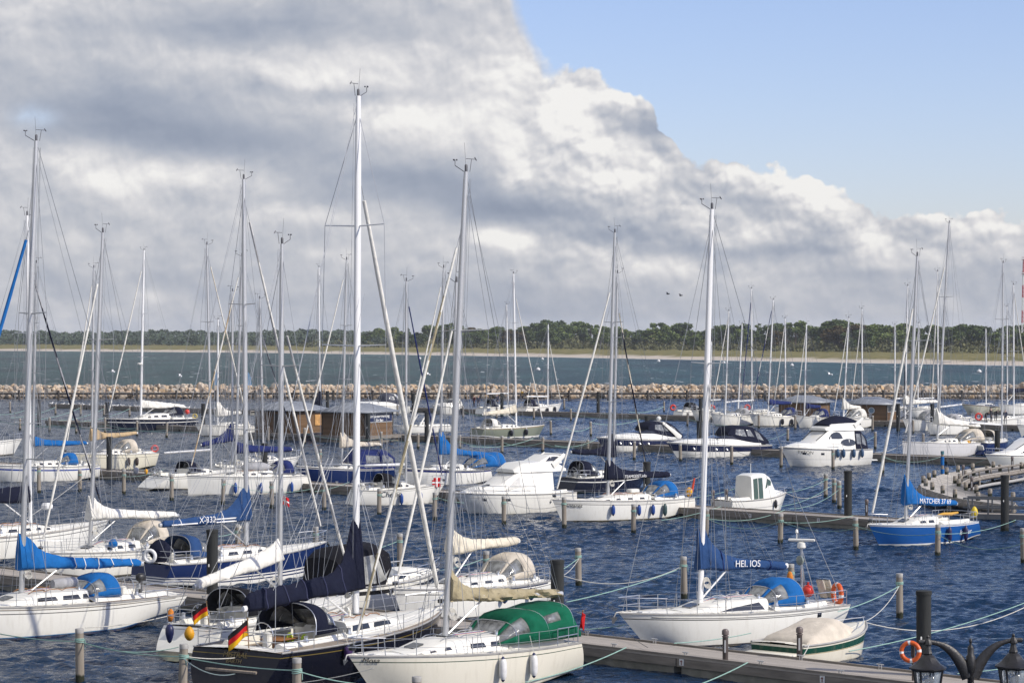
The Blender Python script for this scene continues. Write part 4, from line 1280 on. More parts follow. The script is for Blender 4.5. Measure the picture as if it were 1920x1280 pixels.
def deckgear(b, seed=0):
    rg = random.Random(seed); cab = b.cab; x0, x1 = cab.st[0][0], cab.st[-1][0]; xm = b.mB.x if hasattr(b, 'mB') else (x0 + x1) / 2
    for sg in (1, -1):
        m = MB(); pts = []
        for k in range(13):
            f = k / 12; x = lerp(x0 + 0.2, lerp(x0, x1, 0.62), f); p = cab.top(x, 0.62 * sg); pts.append(p + Vector((0, 0, 0.02 if k % 4 == 0 else 0.075)))
        m.tube(pts, 0.018, 5); m.build('grab_rail', WOOD if seed % 2 else STEEL, b.root)
    for k in range(4):
        y = (k - 1.5) * 0.11; m = MB()
        m.tube([Vector((xm - 0.1, y * 0.4, b.mB.z + 0.12))] + [cab.top(lerp(xm - 0.2, x0 + 0.1, f), 0.0) + Vector((0, y + rg.uniform(-0.015, 0.015), 0.035)) for f in (0.15, 0.4, 0.7, 1.0) if x0 < lerp(xm - 0.2, x0 + 0.1, f) < x1], 0.012, 4); m.build('deck_line', [ROPEW, pm('blue_fleck_rope', (0.10, 0.16, 0.35), 0.85), pm('red_fleck_rope', (0.40, 0.10, 0.09), 0.85), ROPEW][k], b.root)
    for sg in (1, -1):
        m = MB(); m.tube([b.pt(u, 1, sg) + Vector((0, -sg * (0.30 + 0.05 * math.sin(u * 40)), 0.05)) for u in [lerp(0.34, 0.80, k / 14) for k in range(15)]], 0.014, 4); m.build('jib_sheet', ROPEW, b.root)
        for u in (0.03, 0.5, 0.93):
            m = MB(); p = b.pt(u, 1, sg) + Vector((0, -sg * 0.09, 0.07)); m.tube([p - Vector((0.13, 0, 0)), p + Vector((0.13, 0, 0))], 0.02, 5); m.tube([p - Vector((0, 0, 0.06)), p], 0.03, 5); m.build('cleat', STEEL, b.root)
    m = MB(); c = Vector((xm - 0.18, 0.12, b.mB.z + 0.9))
    for k in range(5): m.torus(c + Vector((0, 0.02 * k, -0.03 * k)), 0.14, 0.016, (0.3, 1, 0.1 * k), 14, 4)
    m.build('halyard_coil', ROPEW, b.root)
    m = MB(); xs_ = b.cp[1] - 0.5
    for k, yy in enumerate((0.5, -0.4)):
        for j in range(4): m.torus((xs_ - 0.2 * k, yy, b.dk(xs_) + 0.30 + 0.02 * j), 0.15 + 0.015 * j, 0.016, (0.2, 0.1 * j, 1), 14, 4)
    m.build_each('sheet_coil', ROPEW, b.root)
    # winches on the cabin top and the mainsheet traveller
    for sg in (1, -1):
        m = MB(); p = cab.top(x0 + 0.25, 0.72 * sg); m.lathe(p, [(0.08, 0), (0.06, 0.06), (0.065, 0.14), (0.03, 0.16)], 10); m.build('winch', STEEL, b.root)
# ---- loose things hung on boats (top-level)
def find_u(b, px, q=0.9, side=None):
    sg = side or b.vis; lo, hi = 0.0, 0.999
    f = lambda u: b.px(b.pt(u, q, sg)) - px
    best = min((abs(f(u / 200)), u / 200) for u in range(0, 200)); return best[1]
FM = {}
def fender(b, px, label, body, ends, drop=0.55, r=0.12, ln=0.62, q=0.95, tilt=0.0, group=None):
    u = find_u(b, px); p = b.pt(u, 1, b.vis); p2 = b.pt(u, 0.55, b.vis)
    n = Vector((0, b.vis, 0)); c = Vector((p.x, max(abs(p.y), abs(p2.y)) * b.vis, p.z - drop)) + n * (r + 0.02)
    w = b.world(c)
    root = empty('fender', w, b.rz, label, 'fender', group or 'fenders hung along the hulls')
    mb = MB(); h = ln / 2
    mb.lathe((0, 0, 0), [(r * 0.55, -h * 0.86), (r * 0.92, -h * 0.62), (r, -h * 0.3), (r, h * 0.3), (r * 0.92, h * 0.62), (r * 0.55, h * 0.86)], 12); mb.build('body', body, root, smooth=60)
    for sg in (1, -1):
        mb = MB(); mb.lathe((0, 0, sg * h * 0.86), [(r * 0.56, 0), (r * 0.4, sg * h * 0.1), (r * 0.18, sg * h * 0.2)] if sg > 0 else [(r * 0.18, -h * 0.2), (r * 0.4, -h * 0.1), (r * 0.56, 0)], 10); mb.build('end_cap', ends, root, smooth=60)
    mb = MB(); top = Vector((0, -b.vis * (r + 0.06), drop + 0.5)); mb.tube([(0, 0, h), top], 0.012, 4); mb.build('lanyard', ROPEW, root)
    return root

def flag(w, label, bands, size=(0.9, 0.6), lean=0.35, name='flag', pole=1.5, swing=(-0.8, -0.5), seed=0, droop=0.5, cross=None, group=None):
    """ensign on a leaning staff: w is the foot of the staff; cloth streams toward swing and hangs"""
    root = empty(name, w, 0, label, 'flag', group)
    top = Vector((lean * 0.5, 0.0, pole))
    mb = MB(); mb.tube([(0, 0, 0), top], 0.02, 6); mb.ball(top, 0.035, 6); mb.build('staff', pm('staff_wood', (0.25, 0.16, 0.08), 0.5), root)
    nx, ny = 14, 12; mb = MB(); sv = Vector((swing[0], swing[1], 0)).normalized(); n = Vector((-sv.y, sv.x, 0))
    for i in range(nx + 1):
        f = i / nx
        for j in range(ny + 1):
            g = j / ny
            wv = 0.07 * math.sin(f * 7 + g * 2 + seed) * (0.3 + f)
            p = top.lerp(Vector((0, 0, 0)), (1 - g) * size[1] / top.length + 0.03) + sv * (f * size[0] * (1 - 0.35 * droop)) + Vector((0, 0, -droop * size[0] * (f ** 1.2))) + n * wv
            mb.vert(p)
    for i in range(nx):
        for j in range(ny):
            a = i * (ny + 1) + j
            if cross:
                m = 1 if (j in (5, 6) or i in (5, 6)) else 0
            else: m = min(2, j * 3 // ny)
            mb.face((a, a + ny + 1, a + ny + 2, a + 1), m)
    o = mb.build('cloth', bands, root, smooth=80); s_ = o.modifiers.new('thick', 'SOLIDIFY'); s_.thickness = 0.008
    return root
F_BLACK, F_RED, F_GOLD = canvas('flag_black', (0.015, 0.015, 0.016), 0), canvas('flag_red', (0.50, 0.018, 0.02), 0), canvas('flag_gold', (0.72, 0.40, 0.015), 0)
F_WHITE = canvas('flag_white', (0.75, 0.75, 0.74), 0)

ROPEG = pm('green_rope', (0.27, 0.43, 0.37), 0.8, var=0.18, scale=10)
ROPED = pm('dark_rope', (0.10, 0.10, 0.10), 0.85, var=0.2, scale=10)
def rope(p0, p1, label, sag=0.3, mat=None, r=0.016, group='mooring lines'):
    p0 = Vector(p0); p1 = Vector(p1); mb = MB()
    mb.tube([p0.lerp(p1, k / 16) - p0 - Vector((0, 0, sag * 4 * (k / 16) * (1 - k / 16))) for k in range(17)], r, 5)
    o = mb.build('mooring_line', mat or ROPEG, smooth=60); o.location = p0
    return tag(o, label, 'rope', group)

ORANGE = pm('lifebuoy_orange', (0.62, 0.10, 0.012), 0.45, var=0.1, scale=6)
REDP = pm('buoy_red', (0.60, 0.04, 0.025), 0.4, var=0.1, scale=6)
YELP = pm('yellow_vinyl', (0.68, 0.33, 0.01), 0.5, var=0.12, scale=6)
def lifering(w, label, axis, R0=0.30, r=0.075, col=None, bands=True, name='life_ring'):
    mb = MB(); mb.torus((0, 0, 0), R0, r, axis, 24, 9, mfun=(lambda i, j: 1 if (i % 6) == 0 and bands else 0))
    o = mb.build(name, [col or ORANGE, F_WHITE], smooth=60); o.location = w
    return tag(o, label, 'life ring')
def bag(w, label, size, mat, name='life_jacket', cat='life jacket', seed=0):
    mb = MB(); mb.ball((0, 0, 0), 1.0, 12, sc=size); rg = random.Random(seed)
    mb.v = [(x * (1 + 0.18 * math.sin(7 * z + seed)), y * (1 + 0.15 * math.sin(9 * z + x * 5 + seed)), z * (1 + 0.1 * math.sin(5 * y + seed))) for x, y, z in mb.v]
    o = mb.build(name, mat, smooth=70); o.location = w
    return tag(o, label, cat)
# ------------------------------------------------------------------ pontoons, piles, huts, pier
DECKP = plank_mat('pontoon_boards', (0.36, 0.325, 0.285), 'Y', 0.15, 0.85, 0.2)
FASC = pm('pontoon_fascia', (0.215, 0.19, 0.16), 0.85, var=0.35, scale=2.2, stretch=(0.3, 1, 2))
CONC = pm('wet_concrete', (0.20, 0.195, 0.165), 0.8, var=0.35, scale=1.4, bump=0.02)
PED = pm('dark_pedestal', (0.055, 0.042, 0.036), 0.5, var=0.2, scale=6)
def pile_mat(name, c0, c1, wet):
    m = bpy.data.materials.new(name); nt, N, L, b = nodes_of(m)
    tc = N.new('ShaderNodeTexCoord'); mp = N.new('ShaderNodeMapping'); mp.inputs['Scale'].default_value = (9, 9, 0.8); L.new(tc.outputs['Object'], mp.inputs['Vector'])
    nz = N.new('ShaderNodeTexNoise'); nz.inputs['Scale'].default_value = 1; nz.inputs['Detail'].default_value = 6; L.new(mp.outputs['Vector'], nz.inputs['Vector'])
    mx = N.new('ShaderNodeMix'); mx.data_type = 'RGBA'; L.new(nz.outputs['Fac'], mx.inputs['Factor']); mx.inputs['A'].default_value = c0 + (1,); mx.inputs['B'].default_value = c1 + (1,)
    sp = N.new('ShaderNodeSeparateXYZ'); L.new(tc.outputs['Object'], sp.inputs[0])
    ad = N.new('ShaderNodeMath'); ad.operation = 'MULTIPLY_ADD'; L.new(nz.outputs['Fac'], ad.inputs[0]); ad.inputs[1].default_value = -0.25; L.new(sp.outputs['Z'], ad.inputs[2])
    mr = N.new('ShaderNodeMapRange'); mr.inputs['From Min'].default_value = 0.06; mr.inputs['From Max'].default_value = 0.14; L.new(ad.outputs[0], mr.inputs['Value'])
    m2 = N.new('ShaderNodeMix'); m2.data_type = 'RGBA'; L.new(mr.outputs['Result'], m2.inputs['Factor']); m2.inputs['A'].default_value = wet + (1,); L.new(mx.outputs['Result'], m2.inputs['B'])
    L.new(m2.outputs['Result'], b.inputs['Base Color']); b.inputs['Roughness'].default_value = 0.85; b.inputs['Specular IOR Level'].default_value = 0.25
    bp = N.new('ShaderNodeBump'); bp.inputs['Distance'].default_value = 0.02; L.new(nz.outputs['Fac'], bp.inputs['Height']); L.new(bp.outputs['Normal'], b.inputs['Normal'])
    return m
PILEW = pile_mat('weathered_pile_wood', (0.17, 0.145, 0.115), (0.38, 0.335, 0.275), (0.025, 0.028, 0.016))
PILED = pile_mat('dark_coated_steel', (0.024, 0.026, 0.026), (0.042, 0.044, 0.043), (0.014, 0.017, 0.011))
PILECAP = pm('pale_pile_cap', (0.36, 0.35, 0.33), 0.8, var=0.2, scale=6)
SIGNW = pm('sign_white', (0.72, 0.72, 0.70), 0.5, var=0.05)
SIGNR = pm('sign_dark_red', (0.16, 0.03, 0.03), 0.5)

C45 = math.cos(R(45))
def pontoon(S, X0, X1, label, width=2.4, z=0.6, signs=(), gap=9.0):
    """floating pontoon whose near edge lies on X + depth = S"""
    Xm = (X0 + X1) / 2; ln = (X1 - X0) / C45
    root = empty('floating_pontoon', (Xm, S - Xm, 0), R(-45), label, 'pontoon')
    h = ln / 2
    mb = MB(); mb.box((0, width / 2, z - 0.03), (ln, width, 0.06)); mb.build('deck', DECKP, root)
    fa = MB(); n = max(1, int(ln / gap)); st = ln / n
    for i in range(n):
        x = -h + (i + 0.5) * st
        for y in (0.02, width - 0.02): fa.box((x, y, z - 0.2), (st - 0.05, 0.08, 0.26))
    fa.build('fascia', FASC, root)
    fl = MB()
    for i in range(n):
        x = -h + (i + 0.5) * st; fl.box((x, width / 2, 0.02), (st - 0.35, width - 0.12, 0.62))
    fl.build('float', CONC, root)
    kb = MB()
    for y in (0.06, width - 0.06): kb.box((0, y, z + 0.035), (ln, 0.09, 0.07))
    kb.build('edge_batten', FASC, root)
    i = 0
    x = -h + 1.6
    while x < h:
        for y in (0.14, width - 0.14):
            c = MB(); c.tube([(x - 0.14, y, z + 0.16), (x + 0.14, y, z + 0.16)], 0.022, 5); c.tube([(x - 0.05, y, z), (x - 0.05, y, z + 0.16)], 0.022, 5); c.tube([(x + 0.05, y, z), (x + 0.05, y, z + 0.16)], 0.022, 5)
            if i < 60: c.build('cleat', STEEL, root); i += 1
        x += 3.3
    for sx, sy in signs:
        # column sx on the near fascia
        X = (sx - CX) * S / (F + (sx - CX)); lx = (X - Xm) / C45
        s = MB(); s.box((lx, -0.03, z - 0.17), (0.19, 0.02, 0.22)); o = s.build('berth_sign', SIGNW, root)
        s = MB(); s.box((lx, -0.045, z - 0.2), (0.03, 0.01, 0.12)); s.v += [(lx - 0.06, -0.05, z - 0.15), (lx + 0.06, -0.05, z - 0.15), (lx, -0.05, z - 0.085)]; k = len(s.v); s.face((k - 3, k - 2, k - 1)); s.build('arrow', SIGNR, o)
    return root
pontoon(92.0, -42, 26, 'nearest floating pontoon, grey boards, running behind the cream yacht to the street lamp', signs=((1279, 0), (1543, 0), (345, 0)))
pontoon(171.3, -60, 23.5, 'second floating pontoon from the front, ending behind the blue hulled boat', signs=((1407, 0), (1535, 0)))
pontoon(266.0, -60, 52, 'third floating pontoon, passing the two huts and the green hulled yacht')
pontoon(368.0, -20, 74, 'fourth floating pontoon, farthest out, before the walkway and boulders')
pontoon(331.0, -74, -38, 'short pontoon at the far left crowded with gulls', width=2.0)

def pile(x, yt, label, h=1.72, yb=None, r=0.145, steel=False, group=None):
    if yb: b = wp(x, yb, 0); h = H - (yt - HY) * b.y / F
    else: b = wp(x, yt, h); b.z = 0
    rg = random.Random(int(x * 7 + yt)); mb = MB()
    b.z = 0
    if steel:
        root = empty('steel_pile', b, 0, label, 'pile', group)
        mb.lathe((0, 0, 0), [(0.24, -0.6), (0.24, h)], 20); mb.build('shaft', PILED, root, smooth=60)
        mb = MB(); mb.lathe((0, 0, 0), [(0.262, h - 0.10), (0.262, h + 0.015), (0.2, h + 0.03)], 20); mb.build('cap', PILED, root, smooth=40)
        mb = MB(); mb.box((-0.12, -0.235, h * 0.55), (0.05, 0.03, 0.12), bev=0.008); mb.build('marker_plate', SIGNW, root)
        return root
    root = empty('mooring_pile', b, rg.uniform(0, 6), label, 'pile', group)
    lean = (rg.uniform(-0.025, 0.025), rg.uniform(-0.02, 0.02))
    pr = []
    for k in range(9):
        f = k / 8; pr.append((r * (1.06 - 0.12 * f + rg.uniform(-0.02, 0.02)), -0.6 + (h + 0.5) * f))
    mb.lathe((0, 0, 0), pr, 12); mb.v = [(px + lean[0] * pz, py + lean[1] * pz, pz) for px, py, pz in mb.v]; mb.build('shaft', PILEW, root, smooth=60)
    mb = MB(); mb.lathe((lean[0] * h, lean[1] * h, 0), [(r * 0.98, h - 0.14), (r * 1.0, h - 0.01), (r * 0.9, h + 0.01)], 12); mb.build('cap', PILECAP, root, smooth=40)
    if yt > 840:
        mb = MB()
        for k in range(3): mb.torus((lean[0] * h, lean[1] * h, h - 0.34 - 0.045 * k), r * 1.02, 0.02, (rg.uniform(-0.12, 0.12), rg.uniform(-0.12, 0.12), 1), 14, 5)
        mb.tube([(0, -r * 1.05, h - 0.36), (0.03, -r * 1.2, h - 0.5), (0.05, -r * 1.15, h - 0.66)], 0.014, 4); mb.build('rope_wrap', ROPEG, root)
    return root
near_piles = [
 (150, 1178, 1276, 'thick grey wooden mooring pile alone in the water before the white yacht with blue covers'),
 (342, 1207, None, 'grey mooring pile standing at the stern of the black yacht'),
 (556, 1233, None, 'grey mooring pile standing before the black hull amidships'),
 (783, 1268, None, 'top of a mooring pile before the cream hull, cut by the lower edge'),
 (1687, 1075, 1158, 'grey mooring pile holding the bow lines of the covered motorboat'),
 (1085, 1027, 1098, 'grey mooring pile in open water right of the yacht with the beige hood'),
 (1283, 1043, 1121, 'grey mooring pile just behind the foredeck of the white sloop with the orange ring'),
 (1485, 1057, None, 'grey mooring pile partly hidden by the stern gear of the white sloop'),
 (750, 1000, None, 'grey mooring pile behind the black canopied motorboat'),
 (592, 987, None, 'grey mooring pile behind the bow of the navy hulled sloop'),
 (447, 983, None, 'grey mooring pile behind the mast of the navy hulled sloop'),
 (910, 1033, None, 'grey mooring pile behind the beige hood of the white sloop'),
 (1463, 963, 1018, 'grey mooring pile in the water before the second pontoon, left of the blue boat'),
 (1605, 970, 1030, 'grey mooring pile just left of the bow of the blue boat'),
 (1758, 983, 1042, 'grey mooring pile in front of the blue hull'),
 (1919, 990, 1055, 'grey mooring pile cut by the right edge of the picture'),
 (1324, 953, 1008, 'grey mooring pile behind the tall white mast'),
 (1058, 932, 990, 'grey mooring pile at the bow of the white yacht with blue fenders'),
 (1188, 945, 1000, 'grey mooring pile amidships before the white yacht with blue fenders'),
 (945, 930, 983, 'grey mooring pile before the white flybridge cruiser'),
 (815, 923, 975, 'grey mooring pile at the bow of the sloop with the red and white cross'),
 (711, 916, 967, 'grey mooring pile before the name of the sloop with the red and white cross'),
 (232, 880, 926, 'grey mooring pile right of the blue striped boat'),
 (150, 880, 922, 'grey mooring pile in front of the blue striped boat'),
 (73, 873, 925, 'grey mooring pile before the blue striped boat, half behind the masts'),
 (322, 889, 938, 'grey mooring pile beside the scooped stern of a white sloop'),
 (418, 897, 945, 'grey mooring pile before the flat bowed white sloop'),
 (510, 902, 952, 'grey mooring pile between blue fenders of the flat bowed white sloop'),
 (608, 908, None, 'grey mooring pile right of the flat bowed white sloop'),
 (1548, 888, 933, 'leftmost of three mooring piles standing close together'),
 (1564, 896, 943, 'middle one of three mooring piles standing close together'),
 (1574, 901, 953, 'pale topped nearest one of three mooring piles standing close together')]
for x, yt, yb, lb in near_piles: pile(x, yt, lb, yb=yb, group='wooden mooring piles')
for x, yt, yb in [(1372, 835, 871), (1464.5, 838, 876), (1562, 842, 880), (1655, 848, None), (1189, 827, 862), (1276, 832, 865), (1102, 824, 845), (1017.5, 819, 847), (941, 817, 850), (862, 815, 841), (784, 812, 841), (714.6, 809, 840), (503, 799, 829), (571, 802, None), (600, 842, None)]:
    pile(x, yt, 'grey wooden mooring pile in the row before the third pontoon', yb=yb, group='piles before the third pontoon')
for x, yt, yb in [(1033, 788, 815), (1108, 790, 817), (1070.6, 766, 789), (1001, 764, 786), (931, 762, 784), (868.5, 761, 783), (1289, 773, 798), (1349, 775, 798), (1422.6, 776, 802), (1491, 778, 805), (1477, 803, 826), (1326, 798, None), (1636, 779, 808), (1641, 809, 841), (1712, 786, 812), (1731, 812, None), (1245, 752, 772), (1058, 747, 767), (745, 758, 779)]:
    pile(x, yt, 'grey wooden mooring pile in the far rows beyond the third pontoon', yb=yb, group='piles beyond the third pontoon')
for x, yt, yb in [(19, 752, 773), (62, 755, 776), (104, 756, 777), (151, 757, 779), (195, 758, 780), (243, 760, 781), (37.5, 784, 806), (93, 782, 809), (143, 784, 812), (197, 782, 812), (257, 788, 817), (312.5, 791, 820)]:
    pile(x, yt, 'pale wooden mooring pile beside the gull covered pontoon', yb=yb, group='piles by the gull covered pontoon')
for x, yt, lb in [(398, 993, 'thick dark pile beside the navy hulled sloop'), (1045, 1050, 'thick dark pile behind the green hood'), (1732, 1108, 'thick dark pile behind the street lamp'),
                  (1590, 883, 'thick dark pile left of the blue boat'), (1884, 891, 'thick dark pile inside the curved pier'), (205, 819, 'thick dark pile before the cream motorsailer'),
                  (1213, 866, 'thick dark pile behind the lettered navy sail cover'), (1870, 807, 'thick dark pile left of the white cruiser at the right edge'), (496, 831, 'thick dark pile behind the flat bowed white sloop'),
                  (800, 772, 'thick dark pile behind the blue sail cover'), (1213, 780, 'thick dark pile right of the green hulled yacht'), (1311, 789, 'thick dark pile behind the navy striped motorboats'),
                  (690, 775, 'thick dark pile before the hut with the navy sign'), (1684, 757, 'thick dark pile before the hut with the round emblem'), (1748, 757, 'thick dark pile right of the hut with the round emblem')]:
    pile(x, yt, lb, h=3.3, steel=True, group='dark steel piles')
for x, yt in [(941, 737), (73, 749), (201, 754), (1121.6, 735), (614, 733), (381, 757), (1313.5, 747), (775, 738)]:
    pile(x, yt, 'thick dark pile in the far row before the breakwater walkway', h=3.3, steel=True, group='dark steel piles far out')

def pedestal(x, yt, yb, z, label):
    b = wp(x, yb, z); h = (yb - yt) * b.y / F
    root = empty('service_pedestal', b, 0, label, 'service post')
    mb = MB(); mb.lathe((0, 0, 0), [(0.095, 0), (0.095, h * 0.74)], 12); mb.build('post', PED, root)
    mb = MB(); mb.lathe((0, 0, 0), [(0.115, h * 0.74), (0.115, h * 0.77), (0.08, h * 0.775), (0.08, h * 0.80), (0.12, h * 0.81), (0.12, h * 0.93), (0.09, h * 0.98), (0.03, h)], 12); mb.build('lamp_head', pm('pedestal_head', (0.13, 0.10, 0.09), 0.4), root, smooth=40)
    mb = MB(); mb.box((-0.02, -0.10, h * 0.45), (0.06, 0.03, 0.42), bev=0.008); mb.build('plate', pm('grey_plate', (0.4, 0.4, 0.4), 0.5), root)
pedestal(1360, 1178, 1237, 0.6, 'dark service post on the near pontoon left of the covered motorboat')
pedestal(1499, 1174, 1233, 0.6, 'dark service post on the near pontoon before the covered motorboat')
pedestal(1337, 918, 948, 0.6, 'left of two thin service posts at the stern of the little cabin boat')
pedestal(1362, 916, 946, 0.6, 'right of two thin service posts at the stern of the little cabin boat')
pedestal(1625, 935, 967, 0.6, 'thin service post on the second pontoon behind the blue bow')

# huts -------------------------------------------------------------------
ROOFM = pm('zinc_roof', (0.27, 0.29, 0.32), 0.5, metal=0.25, var=0.1, scale=0.8)
BRWN = plank_mat('brown_cladding', (0.150, 0.092, 0.050), 'Z', 0.16, 0.8, 0.22)
HDARK = pm('hut_dark_trim', (0.05, 0.045, 0.04), 0.7)
def hut(cx, cy, a, bb, h, rise, label, eave=0.55, z=0.75, ang=45, sign=None, emblem=None, door=None, poster=None):
    """cx, cy: pixel of the nearest wall foot; a = length of the left face, bb = right face"""
    p = wp(cx, cy, z)
    root = empty('harbour_hut', p, R(ang), label, 'hut')          # local x along the right face, y along the left face
    mb = MB(); mb.box((bb / 2, a / 2, h / 2), (bb, a, h)); mb.build('wall', BRWN, root)
    mb = MB(); mb.box((bb / 2, a / 2, -0.17), (bb + 1.8, a + 1.8, 0.34)); mb.box((bb / 2, a / 2, -0.55), (bb + 1.2, a + 1.2, 0.7)); mb.build('platform', FASC, root)
    e = eave; rx, ry = bb / 2, a / 2; rl = a * 0.16
    mb = MB(); b0 = [(-e, -e, h), (bb + e, -e, h), (bb + e, a + e, h), (-e, a + e, h)]
    b1 = [(x, y, h + 0.14) for x, y, _ in b0]
    rs = 0.30
    t = [(rx - bb * 0.16, ry - rl, h + rise), (rx + bb * 0.16, ry - rl, h + rise), (rx + bb * 0.16, ry + rl, h + rise), (rx - bb * 0.16, ry + rl, h + rise)]
    mb.loft([b0, b1, t], True, True, True); o = mb.build('roof', ROOFM, root, smooth=0)
    se = MB()
    for i in range(4):
        p0, p1 = Vector(b1[i]), Vector(b1[(i + 1) % 4]); q0, q1 = Vector(t[i]), Vector(t[(i + 1) % 4])
        n = max(3, int((p1 - p0).length / 0.75))
        for k in range(n + 1):
            f = k / n; w = p0.lerp(p1, f)
            # seams run square to the eave until they meet the hips
            dirn = (p1 - p0).normalized(); s0 = (q0 - p0).dot(dirn); s1 = (q1 - p0).dot(dirn); ll = (p1 - p0).length; s_ = f * ll
            g = min(1.0, s_ / s0 if s0 > 0.05 else 1, (ll - s_) / (ll - s1) if ll - s1 > 0.05 else 1)
            up = (q0 - p0) - dirn * s0
            se.tube([w + Vector((0, 0, 0.01)), w + up * g + Vector((0, 0, 0.015))], 0.03, 4)
    sm_ = se.build('seams', pm('zinc_seam', (0.33, 0.35, 0.38), 0.45, metal=0.3), o)
    mb = MB()
    for x, y in ((0, 0), (bb, 0), (0, a)): mb.box((x, y, h / 2), (0.12, 0.12, h - 0.02))
    mb.build('corner_post', HDARK, root)
    if door:      # (face, along, width, material)
        fc, al, wd_, m = door; d = MB()
        if fc == 'R': d.box((al, -0.02, 1.05), (wd_, 0.06, 2.1))
        else: d.box((-0.02, al, 1.05), (0.06, wd_, 2.1))
        d.build('door', m, root)
    if poster:
        s_ = MB(); s_.box((poster[0], -0.05, poster[1]), (poster[2], 0.04, poster[3])); s_.build('poster', pm('orange_poster', (0.55, 0.30, 0.10), 0.6, var=0.4, scale=1.5), root)
    if emblem:
        s_ = MB(); s_.lathe((-0.04, emblem[0], emblem[1]), [(emblem[2], -0.03), (emblem[2], 0.02)], 24, axis='x'); eo = s_.build('round_emblem', pm('emblem_blue', (0.16, 0.24, 0.32), 0.5), root)
        s_ = MB(); s_.torus((-0.075, emblem[0], emblem[1]), emblem[2] * 0.88, 0.035, (1, 0, 0), 24, 5); s_.build('ring', SIGNW, eo)
    if sign:
        x0, x1, z0, z1, lines, bgm, fgm = sign
        s_ = MB(); s_.box(((x0 + x1) / 2, -0.045, (z0 + z1) / 2), (x1 - x0, 0.06, z1 - z0)); so_ = s_.build('sign', SIGNW, root)
        s_ = MB(); s_.box(((x0 + x1) / 2, -0.085, (z0 + z1) / 2), (x1 - x0 - 0.12, 0.02, z1 - z0 - 0.12)); s_.build('panel', bgm, so_)
        for i, (tx, sz, zz) in enumerate(lines):
            to = text_mesh(tx, sz, fgm, 'lettering', so_, 'CENTER', 0.012); to.rotation_euler = (R(90), 0, 0); to.location = ((x0 + x1) / 2, -0.105, z0 + zz)
    return root
NAVYS = pm('sign_navy', (0.012, 0.02, 0.07), 0.4)
hut(684.5, 817, 5.6, 5.5, 2.45, 1.0, 'brown timber hut with navy signboard on the third pontoon', ang=60, sign=(0.15, 5.3, 1.40, 2.40, (('The Bootsvermietung', 0.44, 0.52), ('Kite Base', 0.40, 0.10)), NAVYS, SIGNW))
hut(556.5, 812.5, 5.6, 5.5, 2.45, 1.0, 'brown timber hut with orange poster, left of the hut with the navy signboard', ang=60, poster=(4.3, 1.4, 1.7, 1.2), door=('L', 2.6, 1.0, HDARK))
hut(1537, 783.5, 5.5, 5.0, 1.95, 0.95, ang=68, label= 'brown timber hut behind the row of white sloops, its grey roof showing')
hut(1663, 788, 5.2, 5.0, 1.98, 0.95, ang=68, label= 'brown timber hut with round emblem and black and white sign', emblem=(2.0, 1.25, 0.42), sign=(0.2, 4.8, 1.05, 1.90, (('Hafen', 0.36, 0.46), ('meister', 0.32, 0.12)), pm('sign_black', (0.02, 0.02, 0.02), 0.4), SIGNW))

# curved pier ------------------------------------------------------------
def pier():
    z = 1.05
    near = [(1900, 947), (1870, 944), (1840, 940), (1806, 935.6), (1781, 930), (1754, 922.5), (1738, 917), (1727, 912.5)]
    far = [(1725, 908), (1732, 902), (1750, 894), (1770, 887.5), (1795, 882.5), (1824, 878), (1861, 873.5), (1900, 870.5), (1950, 868), (2060, 864)]
    inner = [(2060, 871), (1950, 875.5), (1920, 877.5), (1891, 882.5), (1858, 887), (1836, 891), (1816, 896.5), (1804, 902), (1801, 906.5), (1806, 911), (1825, 919), (1850, 927.5), (1884, 936), (1905, 941)]
    root = empty('curved_pier', wp(1790, 910, 0), 0, 'curved timber pier with short posts along both edges', 'pier')
    o = root.location
    poly = [wp(x, y, z) - o for x, y in near + far + inner]; n = len(poly)
    mb = MB(); k = 0
    for dz in (0, -0.10):
        for p in poly: mb.vert((p.x, p.y, z + dz))
    mb.face(range(n)); mb.face([n + i for i in range(n)][::-1])
    for i in range(n): mb.face((i, (i + 1) % n, n + (i + 1) % n, n + i))
    mb.build('deck', plank_mat('pier_boards', (0.36, 0.335, 0.30), 'X', 0.2, 0.85, 0.18), root, smooth=0)
    mb = MB()
    edge = [wp(x, y, z) - o for x, y in near + far]
    mb.tube([Vector((p.x, p.y, z - 0.36)) for p in edge], 0.27, 4); mb.build('edge_beam', FASC, root, smooth=0)
    mb = MB(); edge = [wp(x, y, z) - o for x, y in inner]
    mb.tube([Vector((p.x, p.y, z - 0.27)) for p in edge], 0.17, 4); mb.build('edge_beam', FASC, root, smooth=0)
    # lower fender ring and its struts on the inner side
    mb = MB(); mb.tube([Vector((p.x, p.y - 0.5, 0.25)) for p in edge], 0.13, 6); mb.build('waling', PILECAP, root, smooth=0)
    for p in edge[1:-1:2] + [wp(x, y, z) - o for x, y in near[::2] + far[::2]]:
        mb = MB(); mb.lathe((p.x, p.y, 0), [(0.12, -1), (0.11, z - 0.05)], 9); mb.build('leg', PILEW, root)
    # hand rail over the inner bay
    mb = MB(); e2 = [Vector((p.x, p.y, z + 0.0)) for p in edge[:9]]
    mb.tube([p + Vector((0, 0, 0.35)) for p in e2], 0.08, 4)
    for p in e2: mb.box(p + Vector((0, 0, 0.17)), (0.1, 0.1, 0.4))
    mb.build('low_rail', FASC, root, smooth=0)
pier()
